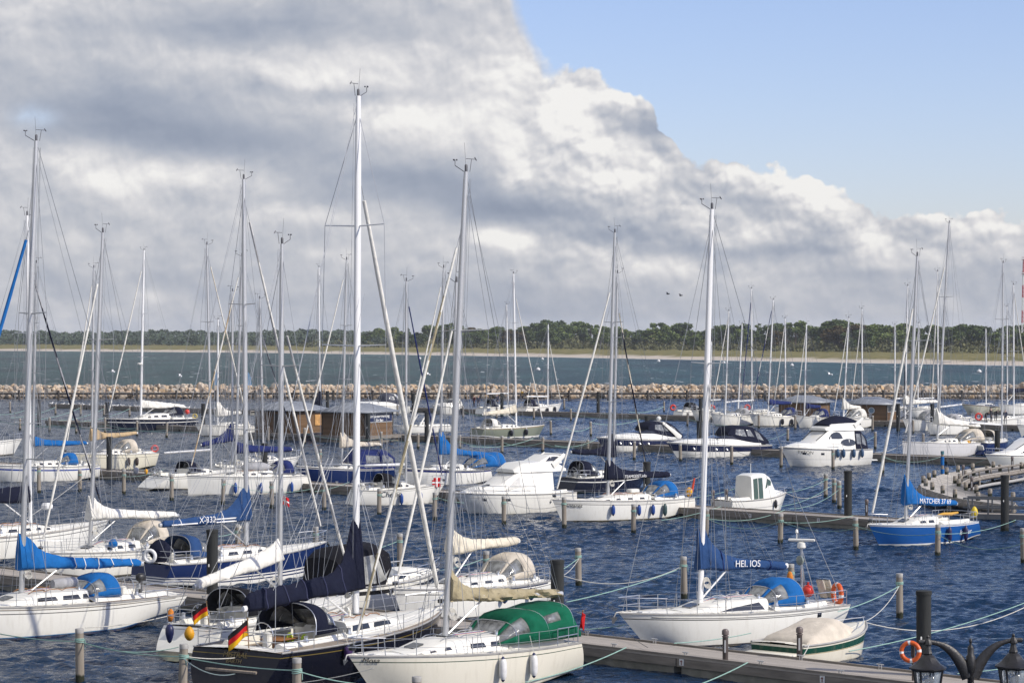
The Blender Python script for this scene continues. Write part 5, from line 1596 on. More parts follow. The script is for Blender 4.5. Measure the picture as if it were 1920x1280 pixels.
def pier_post(zx, zy, row, h=0.52, r=0.145):
    p = wp(1700 + zx / 8.0, 840 + (zy + 92) / 8.0, 1.05)
    o = MB(); o.lathe((0, 0, 0), [(r, 0), (r * 1.02, h * 0.8), (r * 0.9, h), (r * 0.7, h * 1.03)], 14)
    root = empty('pier_post', p, 0, 'short grey post on the %s edge of the curved pier' % row, 'pier post', 'short posts of the curved pier, %s edge' % row)
    o.build('shaft', PILEW, root, smooth=40)
    c = MB(); c.lathe((0, 0, 0), [(r * 1.03, h * 0.78), (r * 1.03, h * 0.84)], 14); c.build('band', PILECAP, root, smooth=40)
for zx, zy in ((250, 430), (335, 385), (415, 345), (600, 300), (770, 268), (990, 235), (1300, 205), (1720, 218)): pier_post(zx, zy, 'far')
for zx, zy in ((285, 475), (385, 532), (540, 585), (725, 645), (1070, 690)): pier_post(zx, zy, 'near')
for zx, zy in ((725, 435), (795, 395), (880, 350), (1005, 318), (1205, 280), (1400, 255), (780, 478), (885, 540), (1045, 580), (1250, 635), (1595, 690)): pier_post(zx, zy, 'inner')
pedestal(1806, 871, 897, 1.05, 'thin dark service post on the curved pier, left one')
pedestal(1822, 893, 920, 1.05, 'thin dark service post on the curved pier, nearest the inner bay')
pedestal(1898, 855, 880, 1.05, 'thin dark service post on the far arm of the curved pier')
def gangway():
    a = wp(1806, 967, 0.75); b = wp(2010, 967, 0.9)
    root = empty('gangway', a, math.atan2(b.y - a.y, b.x - a.x), 'grey railed gangway bridge leading from the curved pier to the right edge', 'gangway')
    ln = (b - a).length; G = pm('gangway_grey', (0.12, 0.13, 0.14), 0.55, metal=0.2)
    mb = MB(); mb.box((ln / 2, 0.8, 0), (ln, 1.6, 0.22)); mb.build('deck', DECKP, root)
    for y in (0.0, 1.6):
        mb = MB(); mb.box((ln / 2, y, 1.06), (ln, 0.1, 0.1)); mb.box((ln / 2, y, 0.52), (ln, 0.07, 0.09)); mb.box((ln / 2, y, 0.0), (ln, 0.12, 0.3)); mb.build('rail', G, root)
        for i in range(6):
            mb = MB(); mb.box((0.3 + i * ln / 5.4, y - 0.03, 0.5), (0.09, 0.09, 1.1)); mb.build('rail_post', G, root)
gangway()
def banded_pole():
    p = wp(1767, 890, 0.9); root = empty('banded_pole', p, 0, 'slim pole with bright blue bands beside the curved pier', 'pole')
    h = (890 - 846) * p.y / F
    mb = MB(); mb.lathe((0, 0, 0), [(0.10, -1), (0.10, h)], 12); mb.build('shaft', PILEW, root)
    for f0, f1, m in ((0.05, 0.25, C_BLUE), (0.42, 0.78, C_BLUE), (0.88, 1.02, pm('teal_band', (0.05, 0.16, 0.19), 0.6))):
        mb = MB(); mb.lathe((0, 0, 0), [(0.135, h * f0), (0.135, h * f1)], 12); mb.build('band', m, root)
banded_pole()

# street lamp in the right foreground ------------------------------------
def street_lamp():
    M_ = pm('lamp_iron', (0.028, 0.027, 0.027), 0.42, metal=0.2, var=0.25, scale=12, bump=0.004)
    GL = bpy.data.materials.new('lamp_glass'); nt, N, L, b = nodes_of(GL); b.inputs['Base Color'].default_value = (0.5, 0.55, 0.6, 1); b.inputs['Roughness'].default_value = 0.06; b.inputs['Transmission Weight'].default_value = 0.75; b.inputs['IOR'].default_value = 1.1
    d = 33.0; sc = d / F
    top = wd(1820, 1203, d)
    root = empty('street_lamp', (top.x, d, 0), R(9), 'black two armed street lamp with glass lanterns in the lower right corner', 'street lamp')
    Z = lambda y: H - (y - HY) * sc; X = lambda x: (x - 1820) * sc
    mb = MB()
    mb.lathe((0, 0, 0), [(0.16, 0), (0.16, 0.5), (0.10, 0.7), (0.062, 1.2), (0.042, Z(1330)), (0.042, Z(1262)), (0.062, Z(1258)), (0.062, Z(1230)), (0.042, Z(1226)), (0.042, Z(1215)), (0.036, Z(1212)), (0.012, Z(1207)), (0.02, Z(1203)), (0.02, Z(1199)), (0.008, Z(1196))], 14)
    mb.build('pole', M_, root, smooth=50)
    for sg in (-1, 1):
        mb = MB(); n = 14; pts = []
        for i in range(n + 1):
            t = i / n
            x = lerp(0.03, 0.70, t); z = Z(1268) + (Z(1201) - Z(1268)) * (1 - (1 - t) ** 3.0)
            pts.append(Vector((sg * x, 0, z)))
        rr = [lerp(0.095, 0.03, min(1, (i / n) * 1.6)) for i in range(n + 1)]
        mb.tube(pts, rr, 8, ell=(0.42, 1.0)); mb.build('arm', M_, root, smooth=60)
        x = sg * 0.58; zt = Z(1190)
        def LP(pr): return [(r_ * 1.14, z_ * 1.12) for r_, z_ in pr]
        lan = MB(); lan.lathe((x, 0, zt), LP([(0.008, 0.01), (0.02, -0.01), (0.016, -0.025), (0.035, -0.05), (0.052, -0.085), (0.052, -0.10), (0.03, -0.11), (0.04, -0.16), (0.055, -0.2), (0.05, -0.215), (0.07, -0.225), (0.10, -0.26), (0.15, -0.32), (0.205, -0.355), (0.222, -0.362), (0.222, -0.375), (0.195, -0.385), (0.19, -0.40)]), 8)
        lo = lan.build('lantern', M_, root, smooth=25)
        g = MB(); g.lathe((x, 0, zt), LP([(0.185, -0.39), (0.115, -0.80)]), 4)
        rot = Matrix.Rotation(R(45), 4, 'Z')
        g.v = [tuple(Vector((x, 0, 0)) + rot @ (Vector(p) - Vector((x, 0, 0)))) for p in g.v]
        g.build('glass', GL, lo, smooth=0)
        fr = MB()
        for a in range(4):
            aa = R(45 + 90 * a); c, s_ = math.cos(aa), math.sin(aa)
            fr.tube([(x + 0.212 * c, 0.212 * s_, zt - 0.43), (x + 0.134 * c, 0.134 * s_, zt - 0.905)], 0.014, 5)
        fr.box((x, -0.122, zt - 0.665), (0.022, 0.016, 0.46), mat=Matrix.Rotation(R(-6.5), 3, 'X'))
        fr.lathe((x, 0, zt), LP([(0.13, -0.80), (0.13, -0.82), (0.05, -0.86), (0.01, -0.92)]), 8)
        fr.build('frame', M_, lo, smooth=30)
        bl = MB(); bl.ball((x, 0, zt - 0.62), 0.05, 10, sc=(1, 1, 1.5)); bl.build('bulb', SIGNW, lo)
street_lamp()
def ring_stand():
    p = wp(1712, 1275, 0.6)
    root = empty('life_ring_stand', p, R(-45), 'dark post holding the orange life ring on the near pontoon', 'stand')
    mb = MB(); mb.tube([(0, 0, 0), (0, 0, 1.25)], 0.04, 8); mb.build('post', PED, root)
    mb = MB(); mb.box((0, 0.0, 1.0), (0.12, 0.06, 0.5)); mb.build('bracket', PED, root)
    c = wd(1707, 1221, p.y - 0.15); lifering(c, 'orange life ring with white bands on a post behind the street lamp', (-0.35, -1, 0.1), R0=0.285, r=0.072)
ring_stand()
# ------------------------------------------------------------------ the boats
GS = 'sailing boats in the marina'; GM = 'motorboats in the marina'
LETW, LETD, LETB = pm('white_lettering', (0.78, 0.78, 0.78), 0.6, var=0.02), pm('dark_lettering', (0.05, 0.055, 0.06), 0.5, var=0.02), pm('gold_lettering', (0.13, 0.10, 0.04), 0.4, var=0.05)
def H_(name, side, lines=(), boot=None, bottom=ANTI, rough=0.22):
    """hull paint stops: lines = [(q0, q1, colour)] on the topsides"""
    st = [(-0.5, bottom)]
    if boot: st += [(-0.02, boot), (0.075, side)]
    else: st += [(0.0, side)]
    for q0, q1, c in sorted(lines): st += [(q0, c), (q1, side)]
    return hull_mat(name, st, rough)
H_CREAM = H_('cream_hull_paint', CRM, [(0.85, 0.875, (0.03, 0.07, 0.045))], None, (0.01, 0.03, 0.02))
H_WGREY = H_('white_hull_grey_line', W_, [(0.84, 0.87, STRIPE)], BOOT)
H_WTWO = H_('white_hull_two_lines', W_, [(0.80, 0.825, STRIPE), (0.075, 0.10, (0.03, 0.20, 0.42))], DBL, (0.01, 0.012, 0.03))
H_BLACK = H_('black_hull_gold_line', (0.007, 0.008, 0.016), [(0.86, 0.885, (0.16, 0.12, 0.03))], None, ANTI, 0.12)
H_NAVYW = H_('navy_hull_white_lines', DBL, [(0.20, 0.27, W_), (0.33, 0.37, W_), (0.0, 0.15, W_)], None, (0.10, 0.10, 0.10), 0.15)
H_NAVYP = H_('navy_hull_plain', DBL, [(0.92, 0.95, W_), (0.0, 0.10, W_)], None, ANTI, 0.15)
H_BLUES = H_('white_hull_blue_band', W_, [(0.72, 0.82, (0.02, 0.06, 0.30))], None, (0.02, 0.04, 0.03))
H_NVST = H_('white_hull_navy_band', W_, [(0.86, 0.99, (0.012, 0.02, 0.13))], BOOT)
H_PLAIN = H_('white_hull_plain', W_, [(0.88, 0.90, STRIPE)], (0.06, 0.06, 0.06), (0.02, 0.05, 0.04))
H_PLAINB = H_('white_hull_blue_bottom', W_, [(0.86, 0.88, STRIPE)], None, (0.012, 0.06, 0.20))
H_BLUE = H_('bright_blue_hull', BLU, [(0.93, 0.97, W_)], W_, (0.55, 0.5, 0.4), 0.2)
H_SAGE = H_('sage_green_hull', SAGE, [(0.0, 0.16, W_), (0.94, 0.99, (0.35, 0.28, 0.16))], None, (0.2, 0.2, 0.2))
H_DARKW = H_('dark_hull_white_line', (0.009, 0.012, 0.028), [(0.70, 0.76, W_)], None, (0.05, 0.09, 0.07), 0.15)
H_MBAND = H_('motor_hull_navy_band', W_, [(0.46, 0.93, (0.010, 0.016, 0.055))], None, (0.30, 0.30, 0.26), 0.15)
H_GRNST = H_('motor_hull_green_band', (0.76, 0.71, 0.58), [(0.62, 0.90, (0.008, 0.06, 0.035)), (0.58, 0.61, (0.35, 0.26, 0.10))], None, (0.6, 0.56, 0.46))
H_BSIDE = H_('motor_hull_black_band', W_, [(0.70, 0.86, (0.02, 0.02, 0.022))], None, (0.2, 0.2, 0.18))
H_GREYW = H_('pale_grey_hull', (0.64, 0.63, 0.62), [(0.72, 0.73, STRIPE)], None, (0.3, 0.3, 0.3))
H_OLIVE = H_('pale_olive_hull', (0.42, 0.42, 0.34), [(0.93, 0.99, (0.12, 0.06, 0.03))], None, (0.1, 0.1, 0.08))

WIN3 = [rect_win(0.12, 0.26), rect_win(0.36, 0.47), rect_win(0.56, 0.65)]
WIN4 = [rect_win(0.08, 0.22), rect_win(0.28, 0.42), rect_win(0.50, 0.58), rect_win(0.66, 0.73)]
def yacht(name, label, bow, sx=None, stern=None, left=True, phi=38, fb=1.35, fs=1.1, hull=None, B=None, rb=0.9, rs=0.4, ws=0.78, rail=RUB, side=None, cab=(0.20, 0.62), cabh=0.42, wins=WIN3, cp=(0.05, 0.33), wheel=True,
          mb=None, mt=None, mm=ALU, mr=0.085, spr=(0.5,), span=0.95, sweep=0.1, jib=None, stripe=None, jib_h=0.97, jibr=0.055, boom=None, dodger=None, far=False, n=5, hatch=True, radar=None, pul=0.11, low=0.22, wfr=0.6, group=GS, soles=None, trim=0.8):
    b = Boat(name, label, 'sailboat', bow, sx if sx is not None else stern[0], left, phi, fb, fs, B, group, ws, rb, rs, low, None, trim) if not stern else Boat(name, label, 'sailboat', bow, stern[0], left, phi, fb, fs, B, group, ws, rb, rs, low, stern, trim)
    b.hull(hull or H_PLAIN, rail, nst=14 if far else 26)
    b.deck(DECKW, cp=cp, side=side, soles=soles)
    x0, x1 = -b.L / 2 + cab[0] * b.L + cp[1] * b.L - 0.20 * b.L, -b.L / 2 + cab[1] * b.L
    x0 = -b.L / 2 + cp[1] * b.L - 0.02
    cabin(b, x0, x1, cabh, wfr, DECKW, wins, hatches=((0.45, 0.22), (0.8, 0.22)) if hatch and not far else ())
    if boom and mb:
        xm = b.lx(mb); xe = b.lx(boom['x'])
        z0 = b.lz(xm, boom['y0']); z1 = b.lz(xe, boom['y1'])
        b.bm = (xm, z0, xe, z1)
        boom_cover(b, xm - 0.12, z0, xe, z1, boom.get('cv', C_NAVY), boom.get('style', 'cover'), boom.get('wrap', 0.9), boom.get('fat', 0.2), boom.get('mat', mm), boom.get('ties'), seed=int(mb), endup=boom.get('endup', 0.15), wl=boom.get('wl', 0.62))
    if mb: mast(b, mb, mt, mm, mr, spr, jib=jib, stripe=stripe, jib_h=jib_h, span=span, sweep=sweep, jibr=jibr, wr=0.018 if far else 0.012, radar=radar)
    if dodger:
        xf, xr = b.lx(dodger['x0']), b.lx(dodger['x1'])
        if xf < xr: xf, xr = xr, xf
        w = b.half(b.u((xf + xr) / 2)) * dodger.get('w', 0.62) * 0.92; z = b.dk(xr) + dodger.get('z', 0.12)
        k_ = min(0.28, 0.30 * w * abs(b.ey / b.ex) / max(0.5, xf - xr)); xf, xr = lerp(xf, xr, k_), lerp(xr, xf, k_)
        if xf - xr < 1.6: xf = xr + 1.6
        sprayhood(b, xf, xr, w, z, dodger.get('h', 1.0) * 0.88, dodger['cv'], wins=dodger.get('win', True), tent=dodger.get('tent', 0.0), sidewin=dodger.get('tent', 0) > 0)
    rails(b, n=2 if far else n, r=0.022 if far else 0.015, stanch=True, pul_len=pul, wire=not far)
    if wheel: fittings(b, wheel=b.cp[0] + 0.3 * (b.cp[1] - b.cp[0]), winches=() if far else ((b.cp[0] + 0.35 * (b.cp[1] - b.cp[0]), 0.72), (b.cp[1] - 0.25, 0.66)))
    return b

# ---------------- nearest row
cream = yacht('sailing_yacht', 'cream sailing yacht with green cockpit tent and khaki sail flaked on its boom', (654, 1230), stern=(1094, 1192), fb=1.4, fs=1.15, hull=H_CREAM, rb=1.15, rs=0.35, ws=0.84, cab=(0.2, 0.80), cabh=0.46, cp=(0.05, 0.36), wfr=0.63,
    wins=[rect_win(0.03, 0.19, 0.40, 0.72), rect_win(0.24, 0.40, 0.40, 0.72), rect_win(0.58, 0.65, 0.42, 0.66), rect_win(0.72, 0.785, 0.42, 0.66), rect_win(0.84, 0.90, 0.4, 0.66)], wheel=False,
    mb=835, mt=(874, 322), mr=0.105, spr=(0.36, 0.66), span=1.1, sweep=0.45, jib=C_WHITE, stripe=C_KHAKI, jib_h=0.9, jibr=0.05, boom=dict(x=1048, y0=1122, y1=1113, cv=C_KHAKI, style='flaked', wrap=0.75, fat=0.22, mat=ALU, wl=0.42), n=6)
xf, xr = cream.lx(898), cream.lx(975)
sprayhood(cream, xf + 0.1, xr, 1.24, cream.dk(xr) + 0.15, 0.98, C_GREEN, tent=xr - cream.lx(1042), sidewin=True, box=0.58, rise=1.0)
hull_name(cream, 'Mosa', 0.975, 0.86, 0.27, LETD, font_shear=0.25); hull_name(cream, 'hanse 37', 0.10, 0.78, 0.16, LETD) if False else None
fittings(cream, winches=((cream.lx(1018), 0.72),), vents=())
fender(cream, 938, 'white fender with navy ends on the cream hull, left of the two', pm('fender_white', (0.75, 0.74, 0.72), 0.4), pm('fender_navy', (0.015, 0.02, 0.08), 0.4), drop=0.48, r=0.13, ln=0.78)
fender(cream, 995, 'white fender with navy ends on the cream hull, nearer the stern', MATS['fender_white'], MATS['fender_navy'], drop=0.46, r=0.13, ln=0.78)
p = cream.world(cream.pt(0.02, 1, 0.55)) + Vector((0, 0, 0.55))
lifering(p + Vector((0.1, 0, 0.1)), 'white horseshoe buoy on the stern rail of the cream yacht', (0.7, -0.7, 0), R0=0.17, r=0.06, col=F_WHITE, bands=False, name='horseshoe_buoy')

black = yacht('sailing_yacht', 'large black hulled sailing yacht with navy boom cover and navy sprayhood, stern to the camera', (832, 1138), sx=425, left=False, phi=58, trim=0.0, fb=1.6, fs=1.3, hull=H_BLACK, B=4.2, rb=1.0, rs=0.55, ws=0.86, side=TEAK, soles=TEAK, cab=(0.2, 0.74), cabh=0.5, cp=(0.07, 0.40), wfr=0.6,
    wins=[rect_win(0.06, 0.30, 0.42, 0.76), rect_win(0.36, 0.62, 0.42, 0.74)], mb=667, mt=(672, 180), mm=WMAST, mr=0.125, spr=(0.29, 0.52, 0.75), span=1.55, sweep=0.2, jib=C_WHITE, jib_h=0.86, jibr=0.085,
    boom=dict(x=462, y0=1098, y1=1140, cv=C_NAVY, wrap=2.25, fat=0.34, mat=WMAST, endup=0.30, wl=0.42, ties=((0.16, 0.34, 0.52, 0.70, 0.86), pm('navy_webbing', (0.03, 0.035, 0.09), 0.8))), dodger=dict(x0=600, x1=520, cv=C_NAVY, h=1.15, w=0.66, win=True, z=0.25), n=6)
sg = MB(); n_ = 12       # pale swim step in the transom
k = [black.pt(0.0, q, 1) for q in (0.62, 0.30)]
st = MB(); st.box((black.pt(0, 0.45, 0).x - 0.02, 0, black.pt(0, 0.42, 0).z), (0.10, black.B * 0.5, 0.10), bev=0.02); st.build('swim_step', TEAK, black.root)
for txt, q, sz in (('MISTRAL', 0.80, 0.26), ('BARTH', 0.64, 0.20)):
    o = text_mesh(txt, sz, LETB, 'name_lettering', black.root, 'CENTER'); p0 = black.pt(0, q, 0); p1 = black.pt(0, q + 0.1, 0)
    up = (p1 - p0).normalized(); ax = Vector((0, -1, 0)); nz = ax.cross(up)
    M4 = Matrix((ax, up, nz)).transposed().to_4x4(); M4.translation = p0 + nz * 0.02; o.matrix_local = M4
fittings(black, vents=((black.lx(628), 0.35), (black.lx(640), -0.35)))
tb = MB(); tb.box((black.cp[0] + 1.9, 0, black.dk(0) + 0.05), (1.0, 0.9, 0.05), bev=0.02); tb.box((black.cp[0] + 1.9, 0, black.dk(0) - 0.25), (0.7, 0.2, 0.5), bev=0.02); tb.build('cockpit_table', WOOD, black.root)
for i, (px_, lb) in enumerate(((646, 'purple fender on the black hull, at the bow of the cream yacht'), )):
    fender(black, px_, lb, pm('fender_purple', (0.05, 0.02, 0.10), 0.4), MATS['fender_navy'], drop=0.25, r=0.15, ln=0.5)

white2 = yacht('sailing_yacht', 'white sailing yacht with long white sail cover sloping down aft, behind the black yacht', (669, 1114), stern=(330, 1180), left=False, trim=0.1, fb=1.4, fs=1.1, hull=H_PLAIN, rs=0.8, cab=(0.2, 0.72), mb=525, mt=(529, 457), mr=0.095, spr=(0.36, 0.66), span=1.1, jib=C_WHITE, stripe=C_GREY, jib_h=0.8,
    boom=dict(x=368, y0=1046, y1=1098, cv=C_WHITE, wrap=0.25, fat=0.30), dodger=dict(x0=478, x1=412, cv=C_BLACK, h=1.1, w=0.66, z=0.2), n=5)
ds_ = white2.dep(-white2.L / 2) - 1.6
bag(wd(318, 1187, ds_), 'fat navy fender hanging from the stern of the white yacht beside the black one', (0.15, 0.14, 0.34), MATS['fender_navy'], 'fender', 'fender', 0)
bag(wd(355, 1187, ds_ + 1), 'yellow life buoy bag on the stern rail beside the black yacht', (0.16, 0.14, 0.24), YELP, 'rescue_bag', 'bag', 2)
NEON = pm('neon_rope', (0.42, 0.55, 0.03), 0.7)
def coil(w, label, s_=1.0, seed=0):
    rg = random.Random(seed); mb = MB()
    for k in range(7): mb.torus((rg.uniform(-0.04, 0.04), rg.uniform(-0.04, 0.04), rg.uniform(-0.12, 0.05)), 0.16 * s_ + rg.uniform(-0.03, 0.03), 0.022, (rg.uniform(-0.4, 0.4), 1, rg.uniform(-0.4, 0.4)), 14, 5)
    o = mb.build('rope_coil', NEON, smooth=60); o.location = w; o.scale = (0.8, 0.8, 1.5); tag(o, label, 'rope coil')
coil(wd(379, 1192, ds_ + 2.5), 'yellow green rope coil hung at the stern of the white yacht beside the black one', 1.0, 1)
coil(wd(571, 1203, black.dep(black.lx(571)) - 1.2), 'yellow green rope coil hung on the rail of the black yacht by its sprayhood', 0.8, 2)
coil(wd(544, 1197, black.dep(black.lx(544)) - 0.4), 'yellow green rope lying on the cockpit coaming of the black yacht', 0.7, 3)
for b_ in (cream, black): anchor(b_)

blue1 = yacht('sailing_yacht', 'white sailing yacht with bright blue boom cover and sprayhood at the left edge', (-160, 1139), stern=(312, 1111), trim=0.35, fb=1.4, fs=1.12, hull=H_WTWO, rs=-0.5, rb=1.0, side=TEAK, cab=(0.2, 0.72), cabh=0.48, cp=(0.06, 0.36), low=0.42, wins=[rect_win(0.10, 0.30, 0.4, 0.74), rect_win(0.36, 0.58, 0.4, 0.72), rect_win(0.0, 0.07, 0.4, 0.74)],
    mb=40, mt=(68, 264), mr=0.10, spr=(0.30, 0.62), span=1.1, jib=C_BLUE, jib_h=0.84, jibr=0.075, boom=dict(x=262, y0=1062, y1=1056, cv=C_BLUE, wrap=1.0, fat=0.25, ties=((0.42, 0.52, 0.63, 0.75, 0.92), F_WHITE)), dodger=dict(x0=140, x1=205, cv=C_BLUE, h=0.98, w=0.66, z=0.12), n=6)
hull_patch(blue1, 0.05, 0.95, 0.925, 0.955, pm('toe_teak', (0.25, 0.22, 0.18), 0.7), 'rubbing_strake')
rr_ = MB(); a_ = blue1.cab.top(blue1.lx(96), 0.1) + Vector((0, 0, 0.2)); c_ = blue1.cab.top(blue1.lx(140), 0.1) + Vector((0, 0, 0.2))
rr_.tube([a_.lerp(c_, k / 8) for k in range(9)], [0.17, 0.21, 0.2, 0.22, 0.2, 0.22, 0.2, 0.22, 0.17], 10)
o = rr_.build('rolled_dinghy', C_GREY); o.matrix_world = blue1.M; tag(o, 'rolled grey inflatable lashed on the cabin top before the blue sprayhood', 'dinghy')
def outboard(b, u, y, label, cv=BLACK, s=1.0):
    p = b.pt(u, 1, 1); root = empty('outboard_motor', b.world((p.x, y, p.z + 0.45)), b.rz, label, 'outboard')
    mb = MB(); mb.box((0, 0, 0.2 * s), (0.42 * s, 0.28 * s, 0.32 * s), bev=0.07 * s); mb.build('cowling', cv, root, smooth=60)
    mb = MB(); mb.tube([(0.02, 0, 0.05), (0.0, 0, -0.75 * s)], [0.08 * s, 0.05 * s], 8); mb.box((0.0, 0, -0.78 * s), (0.3 * s, 0.05, 0.12 * s), bev=0.02); mb.build('shaft', pm('motor_leg', (0.08, 0.08, 0.085), 0.45), root)
    mb = MB(); mb.box((0.12 * s, 0, -0.15), (0.1, 0.2, 0.25), bev=0.02); mb.build('bracket', STEEL, root)
outboard(blue1, 0.06, -0.7, 'small black outboard clamped to the stern rail of the yacht with blue covers')
bag(wp(320, 1153, 0.9) , 'orange life jackets hanging over the water beside the black yacht', (0.13, 0.12, 0.24), pm('life_jacket_orange', (0.60, 0.20, 0.02), 0.8, var=0.25, bump=0.03), seed=2)

helios = yacht('sailing_yacht', 'white sloop with blue lettered boom cover and blue sprayhood behind the covered motorboat', (1161, 1150), stern=(1570, 1127.5), fb=1.35, fs=1.12, hull=H_WGREY, rb=1.35, rs=-0.25, rail=RUB, cab=(0.2, 0.74), cabh=0.44, cp=(0.08, 0.36), low=0.34, wheel=True,
    wins=[[(0.06, 0.22), (0.62, 0.22), (0.50, 0.44), (0.30, 0.66), (0.12, 0.80)]], mb=1313, mt=(1335, 392), mm=WMAST, mr=0.10, spr=(0.61,), span=1.1, sweep=0.0, jib=None, boom=dict(x=1472, y0=1062, y1=1060, cv=C_MBLUE, wrap=1.15, fat=0.22, mat=WMAST, ties=((0.22, 0.66, 0.82), C_ROYAL)),
    dodger=dict(x0=1392, x1=1478, cv=C_BLUE, h=1.1, w=0.7, z=0.10), n=5, pul=0.16)
xm, z0, xe, z1 = helios.bm; cover_text(helios, 'HEL IOS', xm, z0, xe, z1, 0.36, 0.0, 0.36, LETW, 0.19)
hull_patch(helios, 0.145, 0.165, 0.68, 0.86, GLASS, side=1)
hull_patch(helios, 0.06, 0.90, 0.905, 0.93, RUB, 'rubbing_strake')
def stern_pole(b, px_, top, label_part='radar_pole'):
    x = b.lx(px_); z = b.dk(x); zt = b.lz(x, top); mb = MB()
    mb.tube([(x, 0, z), (x, 0, zt)], 0.045, 8); mb.tube([(x - 0.5, 0.35, z), (x, 0, zt - 0.3)], 0.02, 5); mb.tube([(x - 0.5, -0.35, z), (x, 0, zt - 0.3)], 0.02, 5)
    o = mb.build(label_part, STEEL, b.root)
    mb = MB(); mb.box((x, 0, zt + 0.02), (0.14, 1.05, 0.11), mat=Matrix.Rotation(R(35), 3, 'Z'), bev=0.03); mb.lathe((x, 0, zt - 0.3), [(0.14, 0), (0.18, 0.05), (0.16, 0.22), (0.08, 0.26)], 12); mb.build('radar_scanner', WHITE, o)
    mb = MB(); mb.lathe((x - 0.02, -0.3, zt + 0.05), [(0.02, 0), (0.02, 0.2), (0.06, 0.24), (0.05, 0.34), (0.01, 0.38)], 8); mb.build('antenna', WHITE, o)
    mb = MB(); mb.lathe((x + 0.16, 0.1, zt - 0.75), [(0.16, -0.05), (0.19, 0.05), (0.05, 0.12)], 12, axis='x'); mb.build('deck_lamp', pm('lamp_grey', (0.22, 0.25, 0.22), 0.3), o)
stern_pole(helios, 1503, 1013); anchor(helios, 0.9)
p = helios.world(helios.pt(0.012, 1, 0.0)); lifering(wd(1570, 1113, p.y - 0.6), 'red orange life ring upright on the stern of the white sloop with blue sprayhood', (0.9, 0.3, 0.0), R0=0.36, r=0.10)
xb_ = helios.lx(1516); mb_ = MB(); mb_.ball((0, 0, 0), 0.24, 14); mb_.tube([(0, 0, 0.2), (0, 0, 0.34)], 0.05, 6); o = mb_.build('round_buoy', REDP, smooth=70); o.location = wd(1515, 1107, helios.dep(xb_)); tag(o, 'round red buoy lying in the cockpit of the white sloop', 'buoy')
bag(wd(1481, 1081, helios.dep(helios.lx(1481))), 'orange life jacket hung on the sprayhood of the white sloop', (0.14, 0.1, 0.24), MATS['life_jacket_orange'], seed=4)
for i, px_ in enumerate((1541, 1553)):
    mb_ = MB(); mb_.box((0, 0, 0), (0.10, 0.42, 0.75), bev=0.04, mat=Matrix.Rotation(R(18), 3, 'Y')); o = mb_.build('folded_cushion', C_BEIGE, smooth=50); o.location = wd(px_, 1103, helios.dep(helios.lx(px_))); o.rotation_euler = (0, 0, helios.rz); tag(o, ['beige cushion folded up at the stern of the white sloop, left one', 'beige cushion folded up at the stern of the white sloop, right one'][i], 'cushion')

# covered open motorboat, stern on the pontoon
def motor_hull(b, hull, rail=RUB, um=0.36, pw=2.5):
    b.um, b.pw = um, pw; b.hull(hull, rail, 0.045); return b
cov = Boat('motorboat', 'open motorboat with green band under a taut beige cover by the near pontoon', 'motorboat', (1622, 1166), 1425, False, 50, 1.0, 0.72, 2.5, GM, 0.88, 0.95, 0.1, 0.0)
motor_hull(cov, H_GRNST); cov.deck(CREAM, cp=(0.0, 0.0), depth=0.0)
stt = []
for f, zt, wfr in ((0.10, 0.06, 0.86), (0.14, 0.20, 0.88), (0.3, 0.40, 0.88), (0.47, 0.62, 0.82), (0.55, 0.56, 0.76), (0.66, 0.26, 0.66), (0.74, 0.08, 0.55)):
    x = -cov.L / 2 + f * cov.L; w = cov.half(f) * wfr; stt.append((x, cov.sheer(f) + 0.0, cov.sheer(f) + zt, w, w * (0.9 if zt < 0.3 else 0.72), 0.06))
Body(stt, 0.25).mesh().build('cover', C_BEIGE, cov.root, smooth=60)
mb_ = MB(); mb_.box((-cov.L / 2 - 0.25, 0, 0.42), (0.7, 2.0, 0.12), bev=0.05); mb_.build('swim_platform', CREAM, cov.root)
mb_ = MB(); mb_.tube([cov.pt(u, 1, s_) + Vector((0, -s_ * 0.12, 0.22)) for s_, u in [(1, 0.66), (1, 0.8), (1, 0.92), (1, 0.985), (-1, 0.985), (-1, 0.92), (-1, 0.8), (-1, 0.66)]], 0.016, 5); mb_.build('bow_rail', STEEL, cov.root)

# ---------------- behind the near pontoon
navy1 = yacht('sailing_yacht', 'navy hulled sailing yacht with white waterlines and lettered blue boom cover', (612, 1016), stern=(268, 1058), left=False, trim=0.15, fb=1.45, fs=1.12, hull=H_NAVYW, rs=0.3, side=DECKW, cab=(0.2, 0.72), wins=WIN4, mb=462, mt=(457, 336), mr=0.11, spr=(0.32, 0.66), span=1.15, sweep=0.15, jib=C_WHITE, stripe=C_GREY, jib_h=0.95, jibr=0.06,
    boom=dict(x=303, y0=972, y1=984, cv=C_MBLUE, wrap=1.35, fat=0.24, ties=((0.3, 0.52, 0.8), F_WHITE)), dodger=dict(x0=385, x1=322, cv=C_MBLUE, h=1.15, w=0.7, z=0.15), n=5)
xm, z0, xe, z1 = navy1.bm; cover_text(navy1, 'X-332', xm, z0, xe, z1, 0.60, -0.02, 0.40, LETW, 0.19)
for dz, fa, fe in ((0.10, 0.16, 0.42), (-0.02, 0.62, 0.92), (-0.04, 0.16, 0.40)):
    s_ = MB(); s_.tube([(lerp(xm, xe, f), navy1.vis * 0.235, lerp(z0, z1, f) + dz) for f in (fa, (fa + fe) / 2, fe)], 0.035, 5, ell=(0.5, 1)); s_.build('stripe', F_WHITE, navy1.root)
bag(wd(300, 1034, navy1.dep(navy1.lx(300)) - 0.3), 'navy fabric cover over the stern gear of the navy hulled yacht', (0.5, 0.25, 0.55), C_NAVY, 'gear_cover', 'cover', 1)
